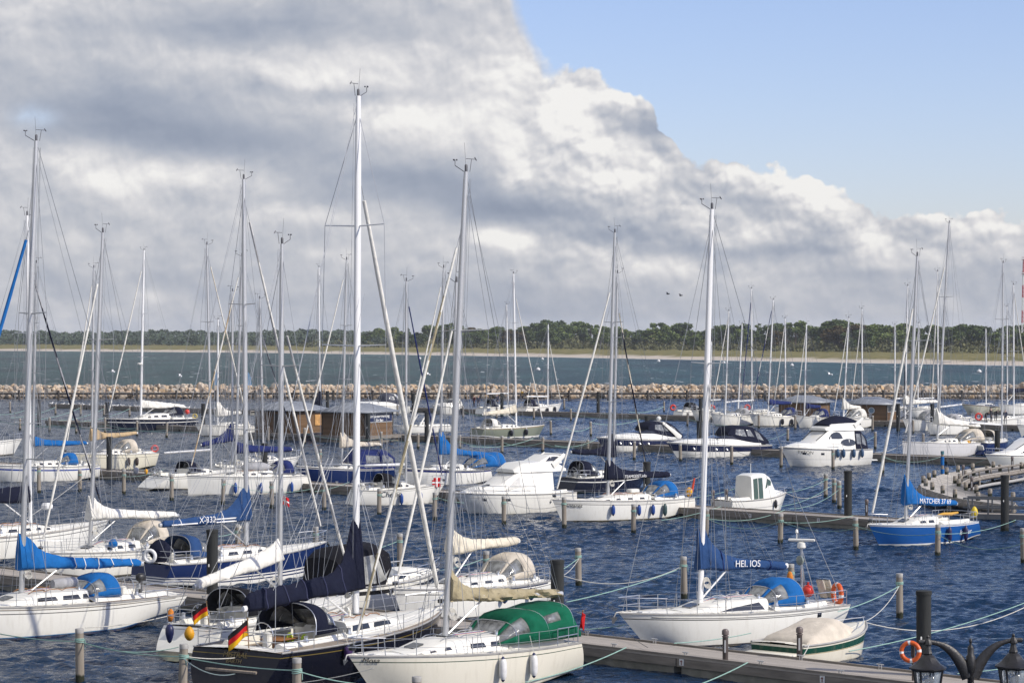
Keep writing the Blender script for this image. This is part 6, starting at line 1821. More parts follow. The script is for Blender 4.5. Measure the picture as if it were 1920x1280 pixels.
lifering(wd(281, 1042, navy1.dep(navy1.lx(281)) - 0.6), 'white horseshoe buoy on the stern of the navy hulled yacht', (-0.3, -1, 0), R0=0.26, r=0.085, col=F_WHITE, bands=False, name='horseshoe_buoy')

bdodg = yacht('sailing_yacht', 'white sailing yacht with wrinkled white boom cover and beige sprayhood, behind the blue boom', (72, 1037), stern=(345, 1018), fb=1.35, fs=1.1, hull=H_PLAIN, cab=(0.2, 0.72), mb=169, mt=(193, 436), mr=0.10, spr=(0.38, 0.66), span=1.05, jib=C_WHITE, jib_h=0.9,
    boom=dict(x=330, y0=969, y1=966, cv=C_WHITE, wrap=0.62, fat=0.26), dodger=dict(x0=238, x1=298, cv=C_BEIGE, h=1.2, w=0.7, z=0.2), n=5)
bag(wd(212, 1018, bdodg.dep(bdodg.lx(212)) - 1.5), 'bright blue cover over an outboard, above the blue boom', (0.22, 0.18, 0.22), C_BLUE, 'outboard_cover', 'cover', 3)

big3 = yacht('sailing_yacht', 'long white sailing yacht at the left edge with navy sail bag and grey decks', (203, 976), stern=(-175, 1016), left=False, fb=1.5, fs=1.15, hull=H_WGREY, rb=1.1, side=TEAK, cab=(0.2, 0.70), wins=WIN4, mb=57, mt=(51, 404), mr=0.095, mm=WMAST, spr=(0.33, 0.62), span=1.2, jib=C_NAVY, stripe=C_GREY, jib_h=0.86, jibr=0.05,
    boom=dict(x=-110, y0=937, y1=940, cv=C_NAVY, style='lazy', fat=0.26), dodger=None, n=6)
mb_ = MB(); mb_.lathe((0, 0, 0), [(0.2, -0.18), (0.30, -0.12), (0.32, 0.03), (0.24, 0.16)], 8); o = mb_.build('buoy_cover', F_WHITE, smooth=20); o.location = wd(88, 948, big3.dep(big3.lx(88)) + 1.2); tag(o, 'white domed cover on the far rail of the long white yacht', 'cover')

canop = Boat('motorboat', 'white motorboat with black band and a tall black canopy with clear sides', 'motorboat', (822, 1068), 560, False, 44, 1.35, 1.05, 2.9, GM, 0.9, 1.0, 0.1, 0.0)
motor_hull(canop, H_BSIDE); canop.deck(DECKW, cp=(0.04, 0.42), depth=0.4)
def stations(b, rows):
    out = []
    for f, zb, zt, wb, wt, cm in rows:
        x = -b.L / 2 + f * b.L; u = min(0.995, max(0, f)); s = b.sheer(u); h = b.half(u)
        out.append((x, s + zb, s + zt, h * wb, h * wt, cm))
    return Body(out, 0.12)
bd = stations(canop, [(0.40, -0.03, 0.30, 0.8, 0.72, 0.05), (0.48, -0.03, 0.42, 0.8, 0.7, 0.08), (0.70, -0.03, 0.36, 0.74, 0.6, 0.1), (0.92, -0.03, 0.10, 0.6, 0.5, 0.05)])
bo = bd.mesh().build('foredeck', DECKW, canop.root); xx = lambda b, f: -b.L / 2 + f * b.L
m_ = MB(); bd.side_panel(m_, [(xx(canop, 0.52), 0.35), (xx(canop, 0.80), 0.35), (xx(canop, 0.70), 0.8), (xx(canop, 0.56), 0.85)]); m_.build_each('window', GLASS, bo)
ws = stations(canop, [(0.40, 0.28, 0.75, 0.74, 0.62, 0.03), (0.46, 0.28, 0.72, 0.74, 0.6, 0.03), (0.58, 0.28, 0.36, 0.7, 0.56, 0.03)]); ws.mesh().build('windscreen', VINYL, canop.root)
cn = stations(canop, [(0.03, 0.0, 1.1, 0.94, 0.80, 0.15), (0.10, 0.0, 1.45, 0.94, 0.80, 0.2), (0.38, 0.0, 1.55, 0.92, 0.76, 0.2), (0.46, 0.68, 1.28, 0.78, 0.66, 0.12)])
co_ = cn.mesh().build('canopy', C_BLACK, canop.root, smooth=50)
m_ = MB()
for f0, f1 in ((0.045, 0.18), (0.195, 0.31), (0.325, 0.44)): cn.side_panel(m_, [(xx(canop, f0), 0.08), (xx(canop, f1), 0.08 if f1 < 0.4 else 0.2), (xx(canop, f1), 0.86 if f1 < 0.4 else 0.75), (xx(canop, f0), 0.84)])
m_.build_each('clear_panel', pm('canopy_vinyl', (0.33, 0.33, 0.31), 0.15, var=0.5, scale=1.8, bump=0.03), co_)
rails(canop, stanch=False, push=False, wire=False, h=0.55, pul_len=0.35)

beigeS = yacht('sailing_yacht', 'white sailing yacht with cream boom cover and beige sprayhood behind the cream yacht', (737, 1105), stern=(1032, 1080), fb=1.4, fs=1.12, hull=H_WGREY, rb=0.7, cab=(0.2, 0.72), cabh=0.4, wins=[rect_win(0.05, 0.16, 0.45, 0.72), rect_win(0.26, 0.40, 0.45, 0.72), rect_win(0.52, 0.64, 0.45, 0.7)], mb=846, mt=(856, 529), mr=0.085, spr=(0.5,), jib=C_WHITE, jib_h=0.9,
    boom=dict(x=970, y0=1033, y1=1014, cv=C_CREAM, wrap=0.45, fat=0.26, mat=WMAST), dodger=dict(x0=905, x1=975, cv=C_BEIGE, h=1.15, w=0.72, z=0.16), n=5)
hull_patch(beigeS, 0.05, 0.55, 0.93, 0.975, pm('navy_line', (0.012, 0.018, 0.06), 0.4), 'cove_stripe')
for px_, lb in ((940, 'blue fender on the white hull behind the cream yacht, left one'), (990, 'blue fender on the white hull behind the cream yacht, right one')):
    fender(beigeS, px_, lb, pm('fender_blue', (0.012, 0.06, 0.26), 0.4), MATS['fender_navy'], drop=0.35, r=0.14, ln=0.5)

# ---------------- second pontoon
yacht('sailing_yacht', 'white sailing boat with broad blue band and bright blue sprayhood at the left edge', (-32, 871), sx=190, phi=30, hull=H_BLUES, fb=1.38, cab=(0.2, 0.7), wins=[rect_win(0.1, 0.18), rect_win(0.27, 0.37), rect_win(0.46, 0.56), rect_win(0.64, 0.7)], mb=61, mt=(68, 493), spr=(0.45, 0.7), boom=dict(x=162, y0=834, y1=831, cv=C_BLUE, wrap=0.3, fat=0.26), dodger=dict(x0=96, x1=140, cv=C_BLUE, h=1.0, w=0.7), n=4, rs=0.0, ws=0.6, jib=None)
c2 = yacht('motorsailer', 'cream motorsailer with tan sail on its boom and beige hood', (120, 850), sx=296, phi=40, fb=1.5, fs=1.3, hull=H_CREAM if False else hull_mat('cream_hull_plain', [(-0.5, (0.05, 0.07, 0.03)), (0.03, (0.70, 0.66, 0.52)), (0.78, (0.10, 0.09, 0.07)), (0.80, (0.70, 0.66, 0.52))]), cab=(0.2, 0.66), mb=172, mt=(176, 502), spr=(0.45,), jib=C_WHITE, boom=dict(x=256, y0=823, y1=812, cv=C_TAN, wrap=0.8, fat=0.24), dodger=dict(x0=214, x1=250, cv=C_BEIGE, h=1.25, w=0.75), n=4, rs=-0.2, ws=0.7, rb=0.8)
lifering(wd(290, 841, c2.dep(c2.lx(290))), 'red life ring on the stern of the cream motorsailer', (0.2, -1, 0), R0=0.26, r=0.09, col=REDP, bands=False)
for px_, lb in ((239, 'dark fender on the cream hull, left one'), (255, 'dark fender on the cream hull, right one')): fender(c2, px_, lb, pm('fender_brown', (0.05, 0.035, 0.03), 0.5), BLACK, drop=0.6, r=0.15, ln=0.7)
c3 = yacht('sailing_yacht', 'white sailing yacht with deeply scooped stern and bare boom beside the flat bowed sloop', (488, 875), sx=263, left=False, phi=40, trim=0.3, fb=1.4, fs=1.0, hull=H_WGREY, rs=1.3, ws=0.82, low=0.12, mb=396, mt=(388, 459), spr=(0.40, 0.66), span=1.1, jib=C_WHITE, stripe=C_CREAM, boom=dict(x=310, y0=843, y1=849, style='bare'), dodger=dict(x0=378, x1=338, cv=C_NAVY, h=1.0, w=0.66), n=4)
bag(wd(255, 882, c3.dep(c3.lx(262))), 'pale outboard hung on the scooped white stern', (0.25, 0.2, 0.3), C_GREY, 'outboard_cover', 'cover', 5)
bag(wd(274, 884, c3.dep(c3.lx(274)) - 0.5), 'small orange bag on the stern rail of the scooped yacht', (0.14, 0.12, 0.22), YELP, 'rescue_bag', 'bag', 6)
c4 = yacht('sailing_yacht', 'white sloop with upright flat bow and three blue fenders', (351, 892), sx=588, phi=33, fb=1.42, fs=1.2, hull=H_('white_hull_dark_boot', W_, [(0.90, 0.915, STRIPE), (0.03, 0.055, (0.05, 0.05, 0.05))], None, (0.5, 0.5, 0.45)), rb=0.08, cab=(0.2, 0.72), mb=441, mt=(454, 480), mr=0.085, spr=(0.4, 0.68), jib=C_WHITE, stripe=C_TAN, jib_h=0.97, boom=dict(x=546, y0=846, y1=843, cv=C_ROYAL, wrap=0.25, fat=0.3), dodger=dict(x0=495, x1=542, cv=C_ROYAL, h=1.1, w=0.68), n=4)
mb_ = MB(); mb_.ball((0, 0, 0), 1, 14, sc=(1.25, 0.65, 0.38)); o = mb_.build('upturned_dinghy', C_GREY, smooth=70); o.location = c4.world((c4.lx(480), 0, c4.cab.top(c4.lx(480), 0).z + 0.22)); o.rotation_euler = (0, 0, c4.rz); tag(o, 'upturned grey dinghy on the foredeck of the flat bowed sloop', 'dinghy')
for px_, lb in ((440, 'left blue fender on the flat bowed white sloop'), (488, 'middle blue fender on the flat bowed white sloop'), (545, 'right blue fender on the flat bowed white sloop')): fender(c4, px_, lb, MATS['fender_blue'], MATS['fender_blue'], drop=0.75, r=0.13, ln=0.78)
yacht('sailing_yacht', 'white sailing boat with bright blue boom cover half hidden behind other hulls', (515, 866), sx=385, left=False, hull=H_PLAIN, far=True, mb=435, mt=(436, 546), spr=(0.45, 0.7), boom=dict(x=378, y0=824, y1=834, cv=C_ROYAL, wrap=0.9, fat=0.26))
yacht('sailing_yacht', 'white sailing boat with dark rolled jib half hidden behind the flat bowed sloop', (562, 856), sx=440, left=False, hull=H_PLAIN, far=True, mb=494, mt=(487, 560), spr=(0.5,), jib=C_NAVY, stripe=C_GREY, jib_h=0.8, boom=dict(x=452, y0=838, y1=842, style='bare'))
c6 = yacht('sailing_yacht', 'navy hulled sailing yacht with navy cockpit canopy and beige mast boot', (556, 874), sx=745, hull=H_NAVYP, fb=1.5, mb=641, mt=(650, 487), spr=(0.42, 0.68), jib=C_WHITE, boom=dict(x=712, y0=836, y1=833, cv=C_BEIGE, wrap=0.75, fat=0.22, mat=WMAST), far=False, n=4)
cn = stations(c6, [(0.02, 0.0, 0.9, 0.9, 0.8, 0.1), (0.10, 0.0, 1.35, 0.9, 0.72, 0.15), (0.36, 0.0, 1.4, 0.8, 0.62, 0.15), (0.46, 0.2, 0.6, 0.7, 0.6, 0.1)]); co_ = cn.mesh().build('canopy', C_ROYAL, c6.root, smooth=50)
m_ = MB()
for f0, f1 in ((0.04, 0.16), (0.19, 0.34)): cn.side_panel(m_, [(xx(c6, f0), 0.35), (xx(c6, f1), 0.35), (xx(c6, f1), 0.8), (xx(c6, f0), 0.75)])
m_.build_each('clear_panel', VINYL, co_)
c7 = yacht('sailing_yacht', 'small white sloop with wide open stern and red and white cross at its bow', (834, 906), sx=652, left=False, phi=27, trim=0.3, fb=1.3, fs=1.02, hull=H_('white_hull_thin_boot', W_, [(0.88, 0.90, STRIPE)], None, (0.02, 0.02, 0.02)), rs=0.5, low=0.05, ws=0.8, cab=(0.2, 0.70), mb=761, mt=(762, 527), mr=0.075, spr=(0.5,), jib=C_BLUE if False else C_ROYAL, jib_h=0.94, boom=dict(x=686, y0=870, y1=873, style='bare', mat=WMAST), dodger=dict(x0=752, x1=708, cv=C_BLACK, h=1.05, w=0.7), n=4)
hull_name(c7, 'Cherio', 0.235, 0.58, 0.55, LETD, font_shear=0.2)
for px_, lb in ((751, 'blue fender on the small sloop with the cross, left one'), (787, 'blue fender on the small sloop with the cross, right one')): fender(c7, px_, lb, MATS['fender_blue'], MATS['fender_blue'], drop=0.62, r=0.13, ln=0.72)
def cross_cloth(b, px_, label):
    u = find_u(b, px_, 0.95); p = b.pt(u, 1, b.vis); mb = MB(); N_ = 12
    w = b.world(p + Vector((0, b.vis * 0.05, 0.2)))
    for i in range(N_ + 1):
        for j in range(N_ + 1): mb.vert(((i / N_ - 0.5) * 0.62, 0.03 * math.sin(i * 0.9), (j / N_ - 0.5) * 0.66))
    for i in range(N_):
        for j in range(N_):
            if (i - 5.5) < -4.2 and abs(j - 5.5) > 3.2: continue
            mb.face((i * 13 + j, i * 13 + 13 + j, i * 13 + 14 + j, i * 13 + j + 1), 1 if j in (5, 6) or i in (6, 7) else 0)
    o = mb.build('cross_cloth', [F_RED, F_WHITE], smooth=80); m_ = o.modifiers.new('t', 'SOLIDIFY'); m_.thickness = 0.03; o.location = w; o.rotation_euler = (0, 0, b.rz); tag(o, label, 'flag')
cross_cloth(c7, 817, 'red cloth with white cross on the bow rail of the small sloop')
c8 = yacht('sailing_yacht', 'white sailing yacht with navy band and bright blue mast wrap and boom cover', (748, 878), sx=925, hull=H_NVST, fb=1.4, mb=826, mt=(832, 502), spr=(0.42, 0.68), jib=C_WHITE, boom=dict(x=926, y0=849, y1=853, cv=C_BLUE, wrap=1.5, fat=0.24, mat=WMAST), n=4, cab=(0.2, 0.74))
sprayhood(c8, c8.lx(872), c8.lx(912), 1.2, c8.dk(c8.lx(890)) + 0.15, 0.95, C_BLUE, tent=c8.lx(912) - c8.lx(935))
c10 = yacht('sailing_yacht', 'black hulled sailing yacht with navy canopy and navy boom cover pointing left', (1215, 882), sx=1045, left=False, hull=H_DARKW, fb=1.4, mb=1150, mt=(1158, 512), spr=(0.42, 0.68), jib=C_NAVY, stripe=C_CREAM, jib_h=0.86, boom=dict(x=1072, y0=853, y1=847, cv=C_NAVY, wrap=1.3, fat=0.26), dodger=dict(x0=1122, x1=1078, cv=C_NAVY, h=1.25, w=0.75, z=0.1), n=4)
c11 = yacht('sailing_yacht', 'white sailing yacht with lettered navy boom cover, blue sprayhood and a row of fenders', (1035.5, 937), stern=(1300, 931), fb=1.42, fs=1.15, hull=H_('white_hull_black_boot', W_, [(0.82, 0.85, STRIPE), (0.90, 0.91, STRIPE)], (0.02, 0.02, 0.02), (0.04, 0.05, 0.05)), rb=0.8, rs=0.2, low=0.3, cab=(0.2, 0.74), cabh=0.36, wins=[rect_win(0.12, 0.22, 0.3, 0.6), rect_win(0.34, 0.44, 0.3, 0.6), rect_win(0.56, 0.64, 0.3, 0.6), rect_win(0.74, 0.82, 0.3, 0.6)],
    mb=1140, mt=(1153, 436), mr=0.10, spr=(0.36, 0.66), span=1.1, jib=C_WHITE, jib_h=0.83, jibr=0.06, boom=dict(x=1254, y0=896, y1=890, cv=C_NAVY, wrap=0.75, fat=0.30), dodger=dict(x0=1206, x1=1254, cv=C_BLUE, h=1.1, w=0.72), n=5)
xm, z0, xe, z1 = c11.bm; cover_text(c11, 'TEAMGEIST.info', xm, z0, xe, z1, 0.22, -0.03, 0.27, LETW, 0.26)
hull_name(c11, 'Antares', 0.955, 0.70, 0.36, LETD, font_shear=0.2)
for px_, lb, m_ in ((1147, 'leftmost blue fender on the yacht with the lettered navy cover', 'fender_blue'), (1195, 'second blue fender on the yacht with the lettered navy cover', 'fender_blue'), (1222, 'third blue fender on the yacht with the lettered navy cover', 'fender_blue')): fender(c11, px_, lb, MATS[m_], MATS['fender_navy'], drop=0.52, r=0.13, ln=0.66)
fender(c11, 1244, 'dark green fender on the yacht with the lettered navy cover', pm('fender_green', (0.04, 0.08, 0.08), 0.45), MATS['fender_green'], drop=0.55, r=0.14, ln=0.76)
mb_ = MB(); mb_.box((0, 0, 0), (0.75, 0.5, 0.26), bev=0.06); o = mb_.build('liferaft_case', WHITE, smooth=40); x_ = c11.lx(1187); o.location = c11.world((x_, 0, c11.cab.top(x_, 0).z + 0.15)); o.rotation_euler = (0, 0, c11.rz); tag(o, 'white liferaft case on the cabin top before the blue sprayhood', 'liferaft')
bag(wd(1292, 922, c11.dep(c11.lx(1292)) - 0.5), 'yellow lifesling bag on the stern of the yacht with fenders', (0.2, 0.14, 0.3), YELP, 'rescue_bag', 'bag', 7)
mb_ = MB(); mb_.tube([(0, 0, 0), (0.18, 0, 0.9)], [0.09, 0.05], 8); o = mb_.build('danbuoy', pm('danbuoy_red', (0.6, 0.06, 0.02), 0.5)); o.location = wd(1297, 922, c11.dep(c11.lx(1297))); tag(o, 'slim red man overboard marker at the stern of the yacht with fenders', 'marker buoy')
c13 = yacht('sailing_yacht', 'bright blue hulled racing sloop with lettered blue boom cover', (1629, 983.6), stern=(1832, 974), fb=1.2, fs=1.0, hull=H_BLUE, rb=0.9, rs=0.5, rail=pm('pale_rail', (0.5, 0.52, 0.55), 0.4), cab=(0.2, 0.72), cabh=0.42, cp=(0.05, 0.42), wins=[rect_win(0.16, 0.34, 0.35, 0.7), rect_win(0.42, 0.60, 0.35, 0.68)], mb=1698, mt=(1720, 480), mm=ALU, mr=0.095, spr=(0.42, 0.68), span=1.1, sweep=0.4, jib=C_WHITE, jib_h=0.86, jibr=0.07,
    boom=dict(x=1792, y0=942, y1=944, cv=C_BLUE, wrap=1.25, fat=0.26), n=5, wheel=False)
xm, z0, xe, z1 = c13.bm; cover_text(c13, 'MATCHER 37 69', xm, z0, xe, z1, 0.20, 0.0, 0.40, LETW, 0.23)
hull_name(c13, 'loc 2ur', 0.30, 0.42, 0.42, LETW, font_shear=0.2)
for px_, lb in ((1777, 'navy fender on the blue hull, left one'), (1807, 'navy fender on the blue hull, right one')): fender(c13, px_, lb, pm('fender_dkblue', (0.02, 0.015, 0.07), 0.4), MATS['fender_dkblue'], drop=0.5, r=0.13, ln=0.85)
bag(wd(1827, 960, c13.dep(c13.lx(1826))), 'yellow lifesling case on the stern rail of the blue sloop', (0.18, 0.16, 0.32), pm('case_yellow', (0.65, 0.47, 0.02), 0.5), 'rescue_case', 'case', 8)
mb_ = MB(); mb_.tube([(-0.9, 0, 0.05), (-0.3, 0.02, 0), (0.4, 0, 0.03), (0.9, 0, 0)], [0.06, 0.10, 0.09, 0.05], 8); o = mb_.build('sail_bag', pm('bag_orange', (0.55, 0.30, 0.04), 0.7), smooth=60); x_ = c13.lx(1772); o.location = c13.world((x_, 0.2, c13.dk(x_) + 0.42)); o.rotation_euler = (0, 0, c13.rz); tag(o, 'orange sail bag lying along the cockpit of the blue sloop', 'sail bag')

# cabin fishing boat
fish = Boat('cabin_boat', 'small white cabin boat with green glass doors moored behind the second pontoon', 'motorboat', (1474, 923.5), 1338, False, 38, 1.15, 0.85, 2.3, GM, 0.9, 0.55, 0.05, 0.0)
motor_hull(fish, H_('white_hull_grey_wave', W_, [(0.42, 0.46, (0.30, 0.30, 0.30))], None, (0.1, 0.1, 0.1))); fish.deck(DECKW, cp=(0.03, 0.36), depth=0.4)
bd = stations(fish, [(0.34, -0.05, 1.52, 0.72, 0.62, 0.06), (0.40, -0.05, 1.64, 0.72, 0.60, 0.07), (0.58, -0.05, 1.58, 0.72, 0.56, 0.06), (0.66, -0.05, 1.30, 0.72, 0.54, 0.05), (0.76, -0.05, 0.42, 0.72, 0.5, 0.05), (0.94, -0.05, 0.12, 0.6, 0.4, 0.04)])
bo = bd.mesh().build('wheelhouse', WHITE, fish.root); GRG = pm('green_glazing', (0.008, 0.05, 0.04), 0.06, spec=0.8)
m_ = MB(); bd.side_panel(m_, [(xx(fish, 0.56), 0.42), (xx(fish, 0.735), 0.80), (xx(fish, 0.66), 0.86), (xx(fish, 0.60), 0.86)]); m_.build_each('window', GRG, bo)
m_ = MB(); bd.side_panel(m_, [(xx(fish, 0.37), 0.03), (xx(fish, 0.44), 0.03), (xx(fish, 0.44), 0.86), (xx(fish, 0.37), 0.86)]); m_.build_each('door', GRG, bo)
m_ = MB(); bd.side_panel(m_, [(xx(fish, 0.45), 0.03), (xx(fish, 0.52), 0.03), (xx(fish, 0.52), 0.86), (xx(fish, 0.45), 0.86)]); m_.build_each('door', GRG, bo)
m_ = MB(); bd.top_panel(m_, [(xx(fish, 0.672), -0.85), (xx(fish, 0.74), -0.85), (xx(fish, 0.74), 0.85), (xx(fish, 0.672), 0.85)]); m_.build('windscreen', GRG, bo)
rails(fish, stanch=False, push=False, wire=False, h=0.4, pul_len=0.22); m_ = MB(); m_.tube([(xx(fish, 0.45), 0, fish.sheer(0.5) + 1.6), (xx(fish, 0.45), 0, fish.sheer(0.5) + 2.3)], 0.02, 5); m_.build('antenna', WHITE, fish.root)
fender(fish, 1452, 'dark fender at the bow of the small cabin boat', BLACK, BLACK, drop=0.4, r=0.11, ln=0.55)

for b_ in (navy1, big3, beigeS, c11, c13): anchor(b_)
for i_, b_ in enumerate((cream, black, white2, blue1, helios, navy1, bdodg, big3, beigeS, c11, c13, c4, c7)): deckgear(b_, i_)
yacht('sailing_yacht', 'white railed bow cut by the left edge, above the blue banded boat', (41, 823), sx=-150, left=False, hull=H_PLAIN, fb=1.5, n=4)
# ---------------- flybridge cruisers and express cruisers
def bow_rail(b, u0=0.40, h=0.55, n=6):
    mb = MB(); us = [lerp(u0, 0.985, k / 10) for k in range(11)]
    for hh, rr in ((h, 0.022), (h * 0.5, 0.014)):
        pts = [b.pt(u, 1, 1) + Vector((0.1 * (u > 0.9), -0.08, hh)) for u in us] + [b.pt(u, 1, -1) + Vector((0.1 * (u > 0.9), 0.08, hh)) for u in us[::-1]]
        mb.tube(pts, rr, 5)
    for k in range(n):
        u = lerp(u0, 0.97, k / (n - 1))
        for sg in (1, -1): p = b.pt(u, 1, sg) + Vector((0, -sg * 0.08, 0)); mb.tube([p, p + Vector((0.06, 0, h))], 0.016, 4)
    mb.build('bow_rail', STEEL, b.root)
def flybridge(name, label, bow, sx, left, hull, phi=36, fb=1.5, fs=1.2, B=3.6, cover=None, canvas_aft=None, hh=1.45, blank=False):
    b = Boat(name, label, 'motorboat', bow, sx, left, phi, fb, fs, B, GM, 0.9, 1.2, 0.1, 0.0)
    motor_hull(b, hull); b.deck(DECKW, cp=(0.04, 0.22), depth=0.35)
    bd = stations(b, [(0.20, -0.05, hh, 0.80, 0.66, 0.05), (0.28, -0.05, hh + 0.02, 0.80, 0.66, 0.06), (0.50, -0.05, hh - 0.02, 0.80, 0.62, 0.06), (0.66, -0.05, 0.62, 0.80, 0.62, 0.08), (0.84, -0.05, 0.34, 0.72, 0.5, 0.08), (0.96, -0.05, 0.05, 0.5, 0.3, 0.02)])
    bo = bd.mesh().build('saloon', WHITE, b.root); X_ = lambda f: xx(b, f)
    GL = WHITE if blank else GLASS
    if not blank:
        m = MB(); bd.side_panel(m, [(X_(0.355), 0.58), (X_(0.40), 0.56), (X_(0.47), 0.56), (X_(0.525), 0.60), (X_(0.515), 0.70), (X_(0.49), 0.80), (X_(0.46), 0.87), (X_(0.42), 0.90), (X_(0.39), 0.86), (X_(0.368), 0.74)]); m.build_each('window', GL, bo)
        m = MB(); bd.side_panel(m, [(X_(0.29 + 0.095 * math.cos(k * math.pi / 7)), 0.36 + 0.20 * math.sin(k * math.pi / 7) * (1 if k < 7 else 0.8)) for k in range(14)]); m.build_each('window', GL, bo)
        m = MB(); bd.top_panel(m, [(X_(0.515), -0.92), (X_(0.645), -0.92), (X_(0.645), 0.92), (X_(0.515), 0.92)]); m.build('windscreen', GL, bo)
    else:
        m = MB(); bd.side_panel(m, [(X_(0.50), 0.35), (X_(0.63), 0.35), (X_(0.55), 0.75), (X_(0.50), 0.8)]); m.build_each('window', pm('pale_screen_cover', (0.62, 0.61, 0.58), 0.5), bo)
        m = MB(); bd.top_panel(m, [(X_(0.52), -0.92), (X_(0.64), -0.92), (X_(0.64), 0.92), (X_(0.52), 0.92)]); m.build('windscreen_cover', pm('pale_screen_cover', (0.62, 0.61, 0.58), 0.5), bo)
        m = MB(); m.box((X_(0.75), 0.4, b.sheer(0.75) + 0.56), (0.5, 0.35, 0.06), mat=Matrix.Rotation(R(12), 3, 'Y')); m.box((X_(0.75), -0.4, b.sheer(0.75) + 0.56), (0.5, 0.35, 0.06), mat=Matrix.Rotation(R(12), 3, 'Y')); m.build('hatch', GLASS, b.root)
    fl = stations(b, [(0.06, hh - 0.06, hh + 0.10, 0.62, 0.60, 0.02), (0.18, hh - 0.06, hh + 0.62, 0.70, 0.66, 0.02), (0.30, hh - 0.06, hh + 0.60, 0.72, 0.66, 0.02), (0.46, hh - 0.06, hh + 0.50, 0.68, 0.56, 0.03), (0.54, hh - 0.10, hh + 0.10, 0.62, 0.5, 0.03)])
    fl.mesh().build('flybridge', WHITE, b.root)
    if cover:
        cv = stations(b, [(0.10, hh + 0.45, hh + 0.70, 0.64, 0.5, 0.1), (0.20, hh + 0.45, hh + 1.0, 0.68, 0.4, 0.15), (0.32, hh + 0.45, hh + 1.12, 0.66, 0.34, 0.15), (0.44, hh + 0.40, hh + 0.80, 0.6, 0.36, 0.1), (0.50, hh + 0.30, hh + 0.45, 0.54, 0.4, 0.05)]); cv.mesh().build('flybridge_cover', cover, b.root, smooth=55)
    m = MB()       # radar arch, swept aft
    for sg in (1, -1): m.tube([(X_(0.20), sg * b.half(0.2) * 0.68, b.sheer(0.2) + hh + 0.3), (X_(0.08), sg * b.half(0.1) * 0.62, b.sheer(0.1) + hh + 1.0)], [0.2, 0.12], 6, ell=(0.45, 1.3))
    m.tube([(X_(0.08), y * b.half(0.1) * 0.62, b.sheer(0.1) + hh + 1.0) for y in (1, 0.5, 0, -0.5, -1)], 0.12, 6, ell=(1.2, 0.6)); m.build('radar_arch', WHITE, b.root, smooth=60)
    if canvas_aft:
        cv = stations(b, [(0.05, 0.0, 0.9, 0.86, 0.74, 0.03), (0.12, 0.0, hh - 0.12, 0.86, 0.7, 0.03), (0.20, 0.0, hh - 0.1, 0.84, 0.68, 0.03)]); co = cv.mesh().build('aft_canvas', canvas_aft, b.root)
        m = MB(); cv.side_panel(m, [(X_(0.07), 0.3), (X_(0.12), 0.3), (X_(0.12), 0.85), (X_(0.075), 0.8)]); cv.side_panel(m, [(X_(0.135), 0.3), (X_(0.19), 0.3), (X_(0.19), 0.85), (X_(0.135), 0.85)]); m.build_each('clear_panel', VINYL, co)
    m = MB(); m.box((X_(-0.035), 0, 0.38), (b.L * 0.08, B * 0.8, 0.14), bev=0.05); m.build('swim_platform', WHITE, b.root)
    for u in (0.80, 0.62): hull_patch(b, u, u + 0.035, 0.68, 0.80, GLASS, side=b.vis)
    bow_rail(b); m = MB(); m.tube([b.pt(0.99, 1, 0) + Vector((-0.2, 0, 0.05)), b.pt(0.99, 1, 0) + Vector((0.35, 0, 0.0)), b.pt(0.99, 0.8, 0) + Vector((0.3, 0, 0))], 0.05, 6); m.build('anchor', STEEL, b.root)
    return b
fly1 = flybridge('motor_yacht', 'plain white flybridge cruiser with covered windows beside the lettered navy boom', (851, 924.6), 1077, True, H_('white_motor_hull', W_, [(0.80, 0.82, (0.45, 0.45, 0.43))], None, (0.05, 0.06, 0.06)), blank=True, fb=1.38, hh=1.5)
ws = stations(fly1, [(0.10, 1.95, 2.45, 0.6, 0.52, 0.03), (0.20, 1.95, 2.5, 0.62, 0.52, 0.03), (0.30, 1.95, 2.1, 0.62, 0.5, 0.02)]); wo = ws.mesh().build('bridge_hardtop', WHITE, fly1.root)
m = MB(); ws.side_panel(m, [(xx(fly1, 0.12), 0.2), (xx(fly1, 0.27), 0.2), (xx(fly1, 0.21), 0.85), (xx(fly1, 0.13), 0.85)]); m.build_each('window', GLASS, wo)
tyt = flybridge('motor_yacht', 'white flybridge cruiser with navy bridge cover and four blue fenders', (1463, 838), 1628, True, H_('white_motor_hull2', W_, [(0.93, 0.96, (0.10, 0.11, 0.14)), (0.40, 0.42, (0.5, 0.5, 0.48))], None, (0.05, 0.06, 0.06)), cover=C_NAVY, canvas_aft=C_NAVY, fb=1.75, fs=1.4, hh=1.75, B=3.9)
hull_name(tyt, 'TYTON', 0.885, 0.72, 0.42, LETD)
for i, px_ in enumerate((1568, 1579, 1598, 1614)): fender(tyt, px_, ['first', 'second', 'third', 'fourth'][i] + ' from the left of four blue fenders on the flybridge cruiser with navy cover', pm('fender_slate', (0.03, 0.08, 0.16), 0.45), MATS['fender_slate'], drop=0.30, r=0.17, ln=0.75)

